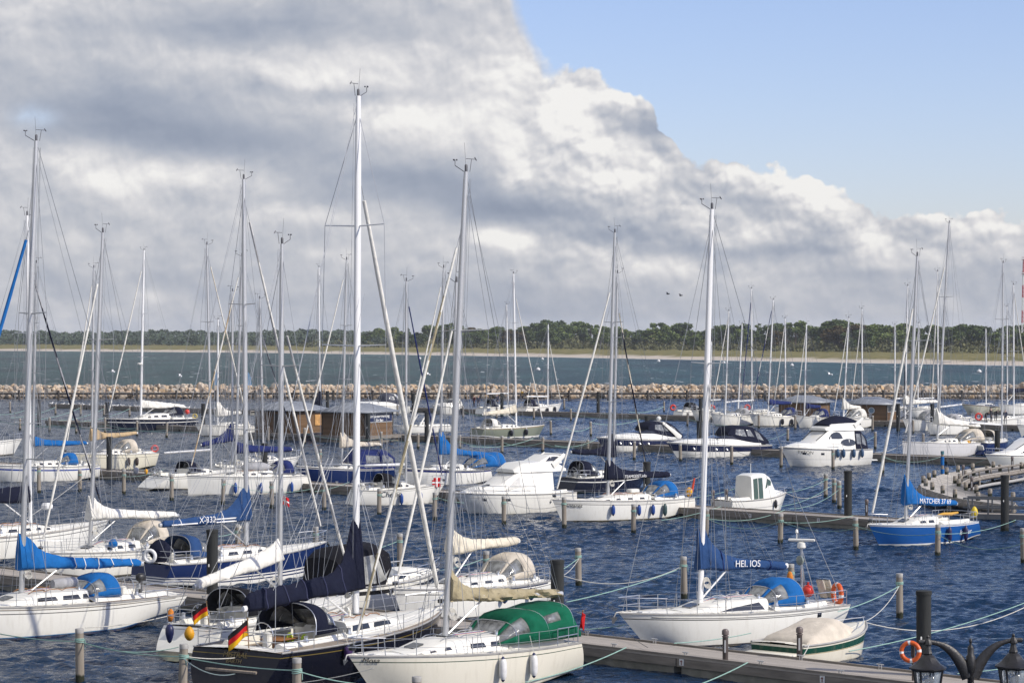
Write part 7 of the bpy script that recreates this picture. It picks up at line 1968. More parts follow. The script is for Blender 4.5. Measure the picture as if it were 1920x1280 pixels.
def express(name, label, bow, sx, left, hull, canvas_m, phi=36, fb=1.35, fs=1.05, B=3.4, top=1.55, arch=True, wins=True, dome=False, ports=4):
    b = Boat(name, label, 'motorboat', bow, sx, left, phi, fb, fs, B, GM, 0.9, 1.3, 0.15, 0.0)
    motor_hull(b, hull); b.deck(DECKW, cp=(0.03, 0.30), depth=0.3)
    bd = stations(b, [(0.12, -0.05, 0.28, 0.92, 0.84, 0.03), (0.40, -0.05, 0.62, 0.90, 0.74, 0.05), (0.52, -0.05, 0.60, 0.88, 0.68, 0.08), (0.78, -0.05, 0.36, 0.82, 0.52, 0.10), (0.96, -0.05, 0.04, 0.6, 0.3, 0.03)])
    bo = bd.mesh().build('superstructure', WHITE, b.root, smooth=50); X_ = lambda f: xx(b, f)
    ws = stations(b, [(0.26, 0.50, 1.15, 0.74, 0.64, 0.03), (0.40, 0.52, 1.12, 0.74, 0.60, 0.04), (0.56, 0.52, 0.64, 0.68, 0.54, 0.04)]); wo = ws.mesh().build('windscreen', GLASS, b.root)
    cn = stations(b, [(0.03, 0.10, 0.45, 0.86, 0.80, 0.05), (0.10, 0.15, 1.15, 0.86, 0.72, 0.08), (0.18, 0.22, top - 0.08, 0.84, 0.62, 0.12), (0.32, 0.50, top, 0.76, 0.58, 0.14), (0.40, 0.95, top - 0.1, 0.66, 0.54, 0.1), (0.44, 1.0, 1.12, 0.62, 0.54, 0.04)])
    co = cn.mesh().build('canopy', canvas_m, b.root, smooth=55)
    m = MB(); cn.side_panel(m, [(X_(0.26), 0.35), (X_(0.37), 0.30), (X_(0.36), 0.80), (X_(0.28), 0.82)]); cn.side_panel(m, [(X_(0.18), 0.40), (X_(0.245), 0.40), (X_(0.255), 0.82), (X_(0.215), 0.82)]); cn.side_panel(m, [(X_(0.085), 0.35), (X_(0.15), 0.32), (X_(0.17), 0.85), (X_(0.125), 0.85)]); m.build_each('clear_panel', VINYL, co)
    if arch:
        m = MB()
        for sg in (1, -1): m.tube([(X_(0.08), sg * b.half(0.1) * 0.93, b.sheer(0.1) + 0.15), (X_(0.16), sg * b.half(0.16) * 0.86, b.sheer(0.16) + 0.8), (X_(0.27), sg * b.half(0.2) * 0.70, b.sheer(0.2) + top - 0.05)], [0.26, 0.2, 0.12], 6, ell=(0.4, 1.2))
        m.tube([(X_(0.27), y * b.half(0.2) * 0.70, b.sheer(0.2) + top + 0.08 - 0.1 * abs(y)) for y in (1, 0.5, 0, -0.5, -1)], 0.09, 6); m.build('arch', WHITE, b.root, smooth=60)
    if dome:
        m = MB(); m.ball((X_(0.25), 0.3, b.sheer(0.2) + top + 0.35), 0.26, 12); m.tube([(X_(0.25), 0.3, b.sheer(0.2) + top), (X_(0.25), 0.3, b.sheer(0.2) + top + 0.2)], 0.05, 6); m.build('satellite_dome', WHITE, b.root)
    for k in range(ports):
        u = 0.50 + 0.10 * k; m = MB(); p = b.pt(u, 0.68, b.vis)
        m.torus(p + Vector((0, b.vis * 0.02, 0)), 0.11, 0.025, (0, 1, 0.25), 14, 5); m.ball(p + Vector((0, b.vis * 0.0, 0)), 0.10, 8, sc=(1, 1, 1)); m.v[-1]; m.build('porthole', STEEL, b.root)
    m = MB(); m.box((X_(-0.03), 0, 0.36), (b.L * 0.08, B * 0.78, 0.14), bev=0.05); m.build('swim_platform', WHITE, b.root)
    bow_rail(b, 0.48, 0.45)
    return b
express('motor_cruiser', 'white motor cruiser with navy band, navy hood and white dome on its arch', (1118, 820), 1282, True, H_MBAND, C_NAVY, phi=42, fb=1.45, top=1.75, dome=True)
express('motor_cruiser', 'white motor cruiser with navy band and navy canopy with long clear windows', (1250, 829), 1443, True, H_MBAND, C_NAVY, fb=1.5, fs=1.0, top=1.8, arch=False)
express('motor_cruiser', 'white motor cruiser with grey hood before the breakwater, behind the huts', (655, 756), 769, True, H_('white_motor_hull3', W_, [], None, (0.1, 0.1, 0.1)), pm('slate_canvas', (0.05, 0.055, 0.08), 0.8), fb=1.6, top=1.8)
# cruiser at the right edge
rc = Boat('motor_cruiser', 'white motor cruiser with dark windscreen and blue canvas roof at the right edge', 'motorboat', (1847, 852), 2040, True, 36, 1.5, 1.2, 3.5, GM, 0.9, 1.2, 0.1, 0.0)
motor_hull(rc, H_('white_motor_hull4', (0.62, 0.62, 0.58), [(0.90, 1.2, W_)], None, (0.1, 0.1, 0.1))); rc.deck(DECKW, cp=(0.03, 0.2), depth=0.3)
bd = stations(rc, [(0.20, -0.05, 1.55, 0.8, 0.64, 0.06), (0.56, -0.05, 1.5, 0.8, 0.6, 0.06), (0.64, -0.05, 1.15, 0.8, 0.6, 0.06), (0.76, -0.05, 0.42, 0.78, 0.56, 0.06), (0.95, -0.05, 0.05, 0.5, 0.3, 0.02)]); bo = bd.mesh().build('saloon', WHITE, rc.root)
m = MB(); bd.side_panel(m, [(xx(rc, 0.25), 0.32), (xx(rc, 0.72), 0.40), (xx(rc, 0.63), 0.80), (xx(rc, 0.56), 0.80), (xx(rc, 0.25), 0.78)]); m.build_each('window', GLASS, bo)
m = MB(); bd.top_panel(m, [(xx(rc, 0.645), -0.9), (xx(rc, 0.75), -0.9), (xx(rc, 0.75), 0.9), (xx(rc, 0.645), 0.9)]); m.build('windscreen', GLASS, bo)
cv = stations(rc, [(0.18, 1.5, 1.9, 0.62, 0.5, 0.08), (0.48, 1.5, 1.95, 0.6, 0.48, 0.08), (0.54, 1.48, 1.7, 0.56, 0.46, 0.05)]); cv.mesh().build('roof_canvas', C_BLUE, rc.root); bow_rail(rc)
# low white motorboat right of the huts
op = Boat('motorboat', 'low white open motorboat with raked arch beside the hut with the navy sign', 'motorboat', (738, 798), 850, True, 38, 0.9, 0.75, 2.4, GM, 0.88, 1.0, 0.0, 0.0)
motor_hull(op, H_('white_motor_hull5', W_, [], None, (0.2, 0.2, 0.2))); op.deck(DECKW, cp=(0.05, 0.6), depth=0.3)
m = MB()
for sg in (1, -1): m.tube([(xx(op, 0.62), sg * 0.9, op.sheer(0.6)), (xx(op, 0.48), sg * 0.8, op.sheer(0.5) + 1.5)], [0.12, 0.07], 6)
m.tube([(xx(op, 0.48), 0.8, op.sheer(0.5) + 1.5), (xx(op, 0.48), -0.8, op.sheer(0.5) + 1.5)], 0.07, 6); m.build('arch', WHITE, op.root)
m = MB(); m.box((xx(op, 0.45), 0, op.sheer(0.4) + 0.2), (0.9, 0.8, 0.7), bev=0.08); m.build('console', WHITE, op.root)
# small boat under a red cover
rd = Boat('motorboat', 'small open boat with red cover in front of the brown huts', 'motorboat', (482, 806), 550, True, 25, 0.75, 0.65, 1.9, GM, 0.85, 0.7, 0.0, 0.0)
motor_hull(rd, H_('white_dinghy_hull', W_, [(0.85, 1.0, (0.4, 0.03, 0.03))], None, (0.2, 0.2, 0.2))); rd.deck(DECKW, cp=(0.03, 0.2), depth=0.2)
bd = stations(rd, [(0.22, 0, 0.65, 0.85, 0.6, 0.1), (0.40, 0, 0.95, 0.85, 0.6, 0.1), (0.62, 0, 0.85, 0.8, 0.55, 0.1), (0.80, 0, 0.25, 0.7, 0.4, 0.05)]); bd.mesh().build('cover', C_RED, rd.root, smooth=60)
m = MB(); m.box((xx(rd, 0.08), 0, rd.sheer(0.1) + 0.3), (0.4, 0.3, 0.6), bev=0.08); m.build('outboard', C_ROYAL, rd.root)

# ---------------- third pontoon sailing boats
d1 = yacht('sailing_yacht', 'black hulled sailing yacht with white line and thick white boom, left of the huts', (199, 785), sx=378, phi=40, fb=1.5, fs=1.3, hull=H_DARKW, cab=(0.2, 0.7), cabh=0.7, wins=[rect_win(0.1, 0.28), rect_win(0.36, 0.5), rect_win(0.58, 0.68)], mb=264, mt=(270, 469), mm=WMAST, mr=0.13, spr=(0.36, 0.62), span=1.3, jib=C_WHITE, jib_h=0.94, jibr=0.08, boom=dict(x=346, y0=763, y1=763, cv=C_WHITE, style='lazy', fat=0.28, mat=WMAST), dodger=dict(x0=300, x1=336, cv=C_NAVY, h=1.2, w=0.7, z=0.4), n=4, radar=(0.32, 1))
mb_ = MB(); mb_.ball((0, 0, 0), 0.34, 10); o = mb_.build('round_buoy', REDP); o.location = wd(351, 772, d1.dep(d1.lx(351))); tag(o, 'dark red ball on the stern of the black hulled yacht left of the huts', 'buoy')
lifering(wd(365, 780, d1.dep(d1.lx(365))), 'yellow horseshoe buoy on the stern of the black hulled yacht left of the huts', (0, -1, 0), R0=0.26, r=0.1, col=pm('buoy_yellow', (0.6, 0.45, 0.02), 0.5), bands=False, name='horseshoe_buoy')
yacht('sailing_yacht', 'white sailing boat with hooded white sail on its boom, left of the red covered boat', (366, 796), sx=483, phi=36, hull=H_PLAIN, far=True, mb=408, mt=(409, 599), mm=WMAST, boom=dict(x=451, y0=779, y1=774, cv=C_WHITE, wrap=1.3, fat=0.3), jib=None, spr=(0.5,))
d5 = yacht('sailing_yacht', 'sage green hulled sailing yacht with white boom cover and white sprayhood', (1021, 797), sx=880, left=False, phi=38, fb=1.3, hull=H_SAGE, rs=0.3, low=0.3, mb=968, mt=(963, 513), mm=WMAST, mr=0.10, spr=(0.4, 0.68), jib=C_WHITE, jib_h=0.9, boom=dict(x=906, y0=772, y1=777, cv=C_CREAM, wrap=0.3, fat=0.34, mat=WMAST), dodger=dict(x0=942, x1=912, cv=C_WHITE, h=1.1, w=0.7), n=3, rail=pm('teak_rail', (0.3, 0.24, 0.16), 0.6))
for px_, lb in ((957, 'black fender on the sage green hull, left one'), (985, 'black fender on the sage green hull, right one')): fender(d5, px_, lb, pm('fender_black', (0.012, 0.012, 0.02), 0.4), F_WHITE, drop=0.45, r=0.2, ln=0.8)
yacht('sailing_yacht', 'pale grey hulled sailing yacht with sagging white sail cover and beige hood, third pontoon', (1692, 828), sx=1838, phi=38, fb=1.5, fs=1.2, hull=H_GREYW, rb=0.1, far=False, mb=1757.5, mt=(1780, 418), mr=0.115, spr=(0.36, 0.66), span=1.2, jib=C_WHITE, jib_h=0.86, jibr=0.07, boom=dict(x=1836, y0=793, y1=799, cv=C_WHITE, wrap=0.9, fat=0.40), dodger=dict(x0=1790, x1=1832, cv=C_BEIGE, h=1.3, w=0.75), n=3)
d9 = yacht('sailing_yacht', 'navy hulled sailing yacht with broad white open stern and orange bag', (1885, 822), sx=1800, left=False, phi=48, fb=1.4, fs=1.15, hull=H_('navy_hull_white_stern', DBL, [], None, ANTI, 0.15), B=3.8, rs=0.8, low=0.1, ws=0.9, mb=1878, mt=(1881, 493), mr=0.10, spr=(0.4, 0.68), boom=dict(x=1822, y0=796, y1=792, style='bare', mat=WMAST), dodger=dict(x0=1862, x1=1842, cv=C_BEIGE, h=1.2, w=0.7), n=3, jib=None)
bag(wd(1815, 831, d9.dep(d9.lx(1808))), 'square orange bag on the open stern of the navy hulled yacht', (0.28, 0.15, 0.3), YELP, 'rescue_bag', 'bag', 9)
m = MB(); m.box((d9.pt(0, 0.55, 0).x - 0.10, 0, d9.pt(0, 0.5, 0).z), (0.14, d9.B * 0.80, 0.85), bev=0.03, mat=Matrix.Rotation(R(-28), 3, 'Y')); m.build('transom_panel', WHITE, d9.root)

# ---------------- farthest row
def far_yacht(label, bow, sx, left, mb=None, mt=None, hull=None, boom=None, dodger=None, jib=None, stripe=None, phi=38, fb=1.62, mm=WMAST, **kw):
    return yacht('sailing_boat', label, bow, sx=sx, left=left, phi=phi, fb=fb, hull=hull or H_PLAIN, far=True, mb=mb, mt=mt, mm=mm, boom=boom, dodger=dodger, jib=jib, stripe=stripe, wheel=False, hatch=False, **kw)
far_yacht('white sailing boat behind the huts with navy sail cover on its mast', (640, 770), 560, False, 600, (598, 501), boom=dict(x=586, y0=760, y1=762, cv=C_NAVY, wrap=1.6, fat=0.3))
fe = express('motorboat', 'small white boat with black fenders before the breakwater, left of the people', (810, 761), 869, True, H_('white_motor_hull6', W_, [], None, (0.1, 0.1, 0.1)), C_WHITE, fb=1.2, top=1.1, arch=False, ports=0, B=2.8)
for px_, lb in ((857, 'black fender on the small white boat before the breakwater, left one'), (864, 'black fender on the small white boat before the breakwater, right one')): fender(fe, px_, lb, MATS['fender_black'], F_WHITE, drop=0.5, r=0.2, ln=0.8)
f1 = far_yacht('white sailing boat with dark hood and people aboard before the breakwater', (968, 757), 890, False, 953, (950, 571), boom=dict(x=914, y0=737, y1=738, style='bare'), dodger=dict(x0=932, x1=914, cv=C_NAVY, h=1.2, w=0.7))
f2 = far_yacht('white sailing boat with navy hood and three black fenders before the breakwater', (1053, 756), 968, False, 1027, (1028, 608), boom=dict(x=989, y0=743, y1=743, style='bare'), dodger=dict(x0=1010, x1=988, cv=C_NAVY, h=1.2, w=0.7), jib=C_WHITE, jib_h=0.85)
for px_, lb in ((1009, 'leftmost black fender on the farthest white boat'), (1025, 'middle black fender on the farthest white boat'), (1039, 'rightmost black fender on the farthest white boat')): fender(f2, px_, lb, MATS['fender_black'], F_WHITE, drop=0.5, r=0.2, ln=0.85)
far_yacht('white sailing boat with black hood and red stern buoy, leftmost of the far right row', (1335, 763), 1262, False, None, None, dodger=dict(x0=1312, x1=1288, cv=C_BLACK, h=1.2, w=0.7))
far_yacht('white sloop with bare silver boom, second of the far right row', (1332, 775), 1415, True, 1360, (1366.5, 583), boom=dict(x=1386, y0=754, y1=751, style='bare'), jib=C_WHITE, dodger=dict(x0=1375, x1=1398, cv=C_GREY, h=1.1, w=0.7))
far_yacht('white sloop half hidden behind the second of the far right row', (1360, 770), 1432, True, 1384, (1391.5, 607), boom=dict(x=1412, y0=752, y1=750, style='bare'))
far_yacht('white sloop with blue rolled jib in the far right row', (1388, 768), 1462, True, 1410, (1409, 541), jib=C_ROYAL, jib_h=0.95)
f3 = far_yacht('white sloop with navy boom cover and navy hood, black fenders, before the grey roof', (1405, 776), 1492, True, 1440, (1450, 562), boom=dict(x=1483, y0=757, y1=756, cv=C_ROYAL, wrap=0.2, fat=0.32), dodger=dict(x0=1464, x1=1486, cv=C_ROYAL, h=1.2, w=0.7), jib=C_ROYAL, stripe=C_WHITE)
for px_, lb in ((1465, 'black fender on the far sloop before the grey roof, left one'), (1483, 'black fender on the far sloop before the grey roof, right one')): fender(f3, px_, lb, MATS['fender_black'], F_WHITE, drop=0.55, r=0.2, ln=0.85)
far_yacht('white sloop with blue waterline and short navy boom cover before the hut', (1490, 778), 1575, True, 1508.5, (1512, 608), hull=H_PLAINB, boom=dict(x=1538, y0=764, y1=763, cv=C_ROYAL, wrap=0.2, fat=0.3), dodger=dict(x0=1524, x1=1546, cv=C_ROYAL, h=1.2, w=0.7), jib=C_WHITE)
far_yacht('white sailing boat with white sail hood between the two right huts', (1562, 779), 1636, True, 1581.5, (1591.5, 596), boom=dict(x=1613, y0=766, y1=764, cv=C_WHITE, wrap=0.9, fat=0.3), dodger=dict(x0=1588, x1=1616, cv=C_WHITE, h=1.3, w=0.8), jib=C_WHITE)
far_yacht('white sloop with blue bottom right of the hut with the round emblem', (1692, 785), 1800, True, 1697, (1702, 536), hull=H_PLAINB, fb=1.5, boom=dict(x=1756, y0=757, y1=753, cv=C_WHITE, wrap=0.7, fat=0.32), dodger=dict(x0=1722, x1=1748, cv=C_GREY, h=1.3, w=0.7), jib=C_NAVY, stripe=C_WHITE)
far_yacht('white sloop with bare boom behind the sagging white sail cover', (1768, 776), 1840, True, 1758, (1758, 509), boom=dict(x=1808, y0=764, y1=757, style='bare'), jib=C_WHITE) if False else far_yacht('white sloop with bare boom behind the sagging white sail cover', (1745, 778), 1828, True, 1759, (1758, 509), boom=dict(x=1802, y0=763, y1=758, style='bare'), jib=C_WHITE)
far_yacht('olive grey hulled boat with brown rail at the far right', (1803, 757), 1885, True, 1849, (1848.5, 616), hull=H_OLIVE, fb=1.6, rb=1.4)
far_yacht('white sailing boat with red life ring where the dark clad people stand', (1818, 786), 1925, True, 1901, (1900.5, 534), jib=C_WHITE) if False else far_yacht('white sailing boat where the dark clad people stand at the far right', (1935, 777), 1826, False, 1901, (1900.5, 534), jib=C_WHITE)
far_yacht('white sailing boat with navy boom cover at the right edge before the breakwater', (1955, 757), 1870, False, 1889, (1888, 575), boom=dict(x=1932, y0=728, y1=722, cv=C_NAVY, wrap=0.2, fat=0.4), jib=None) if False else far_yacht('white sailing boat with navy boom cover at the right edge before the breakwater', (1872, 757), 1960, True, 1889, (1888, 575), boom=dict(x=1935, y0=737, y1=731, cv=C_NAVY, wrap=0.2, fat=0.4))
for i, (bx, mbx, top, lb) in enumerate(((1450, 1473, (1472, 597), 'mast and hull of a white boat behind the left one of the two right huts'), (1595, 1617, (1616, 579), 'white boat hidden behind the hut with the round emblem, only its mast clear'), (1655, 1678, (1678, 609), 'white boat right behind the hut with the round emblem, its mast at the roof edge'), (1700, 1721, (1723, 606), 'white boat in the far row with thin mast and tan jib'))):
    far_yacht(lb, (bx, 762), bx + 62, True, mbx, top, jib=C_WHITE if i != 2 else None, boom=dict(x=bx + 50, y0=747, y1=746, style='bare'))
lifering(wd(1835, 781, 300), 'red life ring hung on the far white boat beside the dark clad people', (0, -1, 0), R0=0.36, r=0.12, col=REDP, bands=False)
for px_, py_, d_, lb in ((1262, 764, 366, 'red horseshoe buoy on the stern of the leftmost far right boat'), (1335, 765, 352, 'red horseshoe buoy behind the tall white mast'), (1401, 764, 352, 'red ring buoy on a far white sloop')):
    lifering(wd(px_, py_, d_), lb, (0.1, -1, 0), R0=0.34, r=0.14, col=REDP, bands=False, name='horseshoe_buoy')

far_yacht('white bow cut by the right edge below the people on the far boats', (1907, 796), 2010, True, None, None, hull=H_PLAIN)
far_yacht('white sailing boat with grey hood close behind the pale grey hulled yacht', (1735, 790), 1815, True, None, None, dodger=dict(x0=1768, x1=1792, cv=C_GREY, h=1.3, w=0.75), boom=None)
far_yacht('white sailing boat with short mast between the leftmost and second of the far right row', (1296, 768), 1358, True, 1331, (1334, 640), jib=None, boom=dict(x=1350, y0=750, y1=749, style='bare'))
# ------------------------------------------------------------------ lines, flags, people, birds
def line(a, za, b_, zb, label, sag=0.25, mat=None, r=0.016, da=None, db=None):
    p0 = wd(a[0], a[1], da) if da else wp(a[0], a[1], za); p1 = wd(b_[0], b_[1], db) if db else wp(b_[0], b_[1], zb)
    return rope(p0, p1, label, sag, mat, r)
line((-60, 1174), 1.3, (148, 1202), 1.3, 'green mooring line from the left edge to the lone pile', 0.12, r=0.020)
line((152, 1203), 1.3, (340, 1230), 1.3, 'green mooring line from the lone pile to the pile at the black stern', 0.12, r=0.020)
line((152, 1203), 1.3, (335, 1212), 1.1, 'thin green line from the lone pile to the scooped white stern', 0.25, r=0.016)
line((344, 1231), 1.3, (554, 1256), 1.3, 'green mooring line along the black transom between two piles', 0.08, r=0.020)
line((558, 1257), 1.3, (668, 1281), 0.9, 'green mooring line from the pile amidships to the cream bow', 0.05, r=0.020)
line((344, 1229), 1.3, (470, 1228), 1.1, 'pale rope from the black stern to its pile', 0.1, ROPEW)
line((344, 1234), 1.3, (495, 1232), 1.0, 'dark slack rope hanging under the black transom', 0.55, pm('grey_blue_rope', (0.2, 0.26, 0.27), 0.8))
line((160, 1176), 1.2, (330, 1150), 0.9, 'pale rope along the waterline of the yacht with blue covers', 0.1, ROPEW)
line((556, 1280), 0.6, (700, 1252), 1.2, 'pale rope below the bow of the cream yacht', 0.05, ROPEW, r=0.012)
line((1086, 1045), 1.3, (1040, 1076), 1.1, 'green line from the open water pile to the stern of the beige hooded sloop', 0.03)
line((1086, 1046), 1.3, (1056, 1078), 1.0, 'thin grey line beside the dark pile behind the green hood', 0.1, ROPEW, r=0.012)
line((1281, 1063), 1.3, (1062, 1128), 0.9, 'long green line rising left to right to the pile behind the white foredeck', 0.12, r=0.019)
line((1281, 1060), 1.3, (1057, 1079), 1.0, 'pale rope sagging between the open water and the pile behind the white foredeck', 0.55, ROPEW, r=0.014)
line((1085, 1179), 0.6, (1172, 1170), 0.8, 'green line from the cream stern to the bow of the white sloop', 0.05)
line((1686, 1098), 1.35, (1571, 1146), 1.1, 'green line from the lone right pile to the stern of the white sloop', 0.10, r=0.018)
line((1685, 1100), 1.35, (1620, 1165), 0.95, 'grey line from the lone right pile to the covered motorboat bow', 0.22, ROPEW, r=0.014)
line((1622, 1166), 0.95, (1960, 1117), 1.2, 'pale bow rope of the covered motorboat sagging out to the right edge', 0.75, ROPEW, r=0.018)
line((1592, 1220), 0.35, (1960, 1114), 1.25, 'green line from the covered motorboat hull to the right edge', 0.22, r=0.020)
line((1174, 1213), 0.72, (985, 1278), 0.15, 'green line from the pontoon cleat down past the cream hull', 0.12, r=0.019)
line((1402, 1241), 0.72, (1290, 1290), 0.2, 'green line from a cleat on the near pontoon to the bottom edge', 0.05, r=0.019)
line((1264, 1205), 0.72, (1408, 1186), 0.6, 'green line along the waterline of the white sloop to the near pontoon', 0.06, r=0.018)
line((1505, 1230), 0.72, (1518, 1206), 0.9, 'short pale stern rope of the covered motorboat', 0.03, ROPEW)
line((1795, 1262), 0.75, (1960, 1238), 0.9, 'green line lying near the street lamp on the pontoon edge', 0.05)
line((1175, 1183), 0.9, (1215, 1213), 0.7, 'thin dark line from the white sloop bow to the pontoon', 0.05, ROPED, r=0.010)
line((1240, 975), 0.4, (1352, 949), 0.72, 'green line running under the stern of the yacht with fenders', 0.1)
line((1324, 970), 1.3, (1462, 977), 1.3, 'slack green line between two piles before the second pontoon', 0.5)
line((1330, 972), 1.0, (1472, 955), 0.72, 'green line from the second pontoon sagging toward the tall white mast', 0.35)
line((1464, 976), 1.3, (1604, 990), 1.3, 'slack green line between the two piles left of the blue boat', 0.35)
line((1464, 978), 1.2, (1600, 966), 0.72, 'green line rising from a pile to the end of the second pontoon', 0.2)
line((1606, 986), 1.3, (1757, 1000), 1.3, 'green line across the blue hull between two piles', 0.25)
line((1759, 1000), 1.3, (1905, 974), 1.1, 'green line from the pile at the blue hull up to the gangway', 0.25)
line((1759, 1002), 1.25, (1918, 1018), 1.2, 'slack green line from the pile at the blue hull to the right edge', 0.5)
line((1652, 985), 0.9, (1632, 1013), 0.3, 'pale bow rope hanging on the blue hull', 0.25, ROPEW)
line((1474, 923), 1.1, (1547, 900), 1.3, 'upper green line from the little cabin boat to three piles', 0.15)
line((1460, 949), 0.7, (1563, 907), 1.3, 'middle green line from the second pontoon to three piles', 0.3)
line((1480, 953), 0.7, (1575, 916), 1.3, 'lower green line from the second pontoon to three piles', 0.35)
line((1474, 924), 1.1, (1540, 927), 0.3, 'pale slack bow rope of the little cabin boat', 0.3, ROPEW)
line((1300, 933), 1.2, (1405, 905), 1.3, 'green line from the yacht with fenders toward the cabin boat', 0.15)
line((1254, 903), 1.0, (1312, 893), 1.3, 'pale stern line behind the blue sprayhood with fenders', 0.2, ROPEW)
line((1430, 827), 1.2, (1476, 811), 1.3, 'green line from the navy canopied cruiser to a far pile', 0.1)
line((1620, 828), 1.3, (1644, 815), 1.3, 'green line from the flybridge cruiser to the pile at its stern', 0.05)
line((1640, 848), 0.8, (1692, 832), 1.2, 'pale bow line of the pale grey hulled yacht', 0.25, ROPEW)
line((1656, 857), 1.2, (1767, 855), 1.2, 'green line sagging before the third pontoon at the banded pole', 0.45)
line((1660, 856), 0.8, (1856, 857), 1.1, 'long slack green line before the third pontoon ending at the white cruiser', 1.1)
line((1375, 842), 1.2, (1445, 848), 0.8, 'dark slack line along the navy band of a motor cruiser', 0.45, ROPED, r=0.02)
line((1340, 842), 1.1, (1276, 850), 0.8, 'dark stern line between two navy banded cruisers', 0.3, ROPED, r=0.02)
line((815, 930), 1.3, (870, 942), 0.8, 'green line from the small sloop with the cross to the flybridge cruiser', 0.1)
line((946, 940), 1.2, (1058, 945), 1.2, 'slack pale line across the plain flybridge cruiser hull', 0.35, ROPEW)
line((590, 921), 0.6, (655, 903), 0.8, 'green line behind the open stern of the small sloop', 0.1)
line((418, 903), 1.3, (588, 915), 0.6, 'green line along the flat bowed white hull', 0.5)
line((150, 892), 1.2, (232, 893), 1.2, 'pale line between two piles before the blue striped boat', 0.1, ROPEW)
line((232, 893), 1.2, (310, 878), 0.8, 'green line rising to the stern of the scooped white yacht', 0.2)
line((45, 975), 1.4, (168, 885), 1.3, 'pair of pale lines running up from the long white yacht', 0.1, ROPEW)
line((751, 1012), 1.2, (620, 1045), 1.2, 'green line behind the tall white mast from a pile to the black canopy', 0.15)
line((910, 1045), 1.2, (800, 1070), 1.1, 'green line to the bow of the black canopied boat', 0.15)
line((448, 995), 1.2, (410, 1005), 1.0, 'green line beside the dark pile at the navy hulled yacht', 0.05)
for i, (x0, y0_, x1, y1_) in enumerate(((940, 828, 1017, 829), (862, 827, 941, 829), (1017, 830, 1102, 834), (1040, 835, 1120, 822), (880, 836, 1000, 822), (1060, 803, 1108, 800), (714, 820, 862, 828), (571, 812, 714, 822))):
    line((x0, y0_), 1.1, (x1, y1_), 1.1, 'thin green line in the tangle before the third pontoon', 0.4, r=0.028).__setitem__('group', 'green lines before the third pontoon')
for i, (x0, y0_, x1, y1_) in enumerate(((0, 777, 60, 762), (20, 783, 104, 763), (60, 787, 151, 764), (110, 788, 195, 766), (150, 790, 243, 766), (195, 790, 300, 776), (0, 790, 143, 796), (40, 795, 197, 798), (93, 796, 257, 802), (143, 798, 312, 806), (197, 796, 370, 810))):
    line((x0, y0_), 0.8, (x1, y1_), 1.3, 'thin green line running to the gull covered pontoon', 0.35, r=0.032).__setitem__('group', 'green lines at the gull covered pontoon')
for i, (x0, y0_, x1, y1_) in enumerate(((1058, 762, 1150, 775), (1070, 775, 1200, 785), (1110, 793, 1200, 786), (1245, 762, 1180, 772), (1289, 785, 1400, 796), (870, 772, 931, 775), (931, 775, 1060, 785))):
    line((x0, y0_), 0.9, (x1, y1_), 0.9, 'thin green line in the far row before the breakwater', 0.4, r=0.035).__setitem__('group', 'green lines in the far row')

# flags
def flag_at(px_, py_, d, label, bands, **kw): return flag(wd(px_, py_, d), label, bands, **kw)
flag_at(392, 1172, white2.dep(-white2.L / 2 + 0.5), 'black red and gold flag flying at the stern behind the black yacht', [F_GOLD, F_RED, F_BLACK], size=(0.62, 0.46), lean=-0.2, pole=0.85, swing=(-1, -0.2), droop=0.55, seed=1, group='ensigns')
flag_at(467, 1224, black.dep(-black.L / 2 + 0.6), 'larger black red and gold flag drooping at the stern of the black yacht', [F_GOLD, F_RED, F_BLACK], size=(0.82, 0.5), lean=-0.1, pole=1.12, swing=(-0.8, -0.35), droop=0.62, seed=3, group='ensigns')
flag_at(1086, 1183, cream.dep(-cream.L / 2 + 0.4), 'small red flag rolled on its staff at the stern of the cream yacht', [F_RED, F_RED, F_RED], size=(0.22, 0.45), lean=0.25, pole=0.7, swing=(0.3, -1), droop=0.9, seed=2, group='ensigns')
flag_at(528, 958, white2.dep(white2.lx(527)), 'small red flag with white cross under the spreader of the white yacht', [F_RED, F_WHITE], size=(0.34, 0.32), lean=0.0, pole=0.62, swing=(1, 0.2), droop=0.4, seed=5, cross=True, group='courtesy flags')

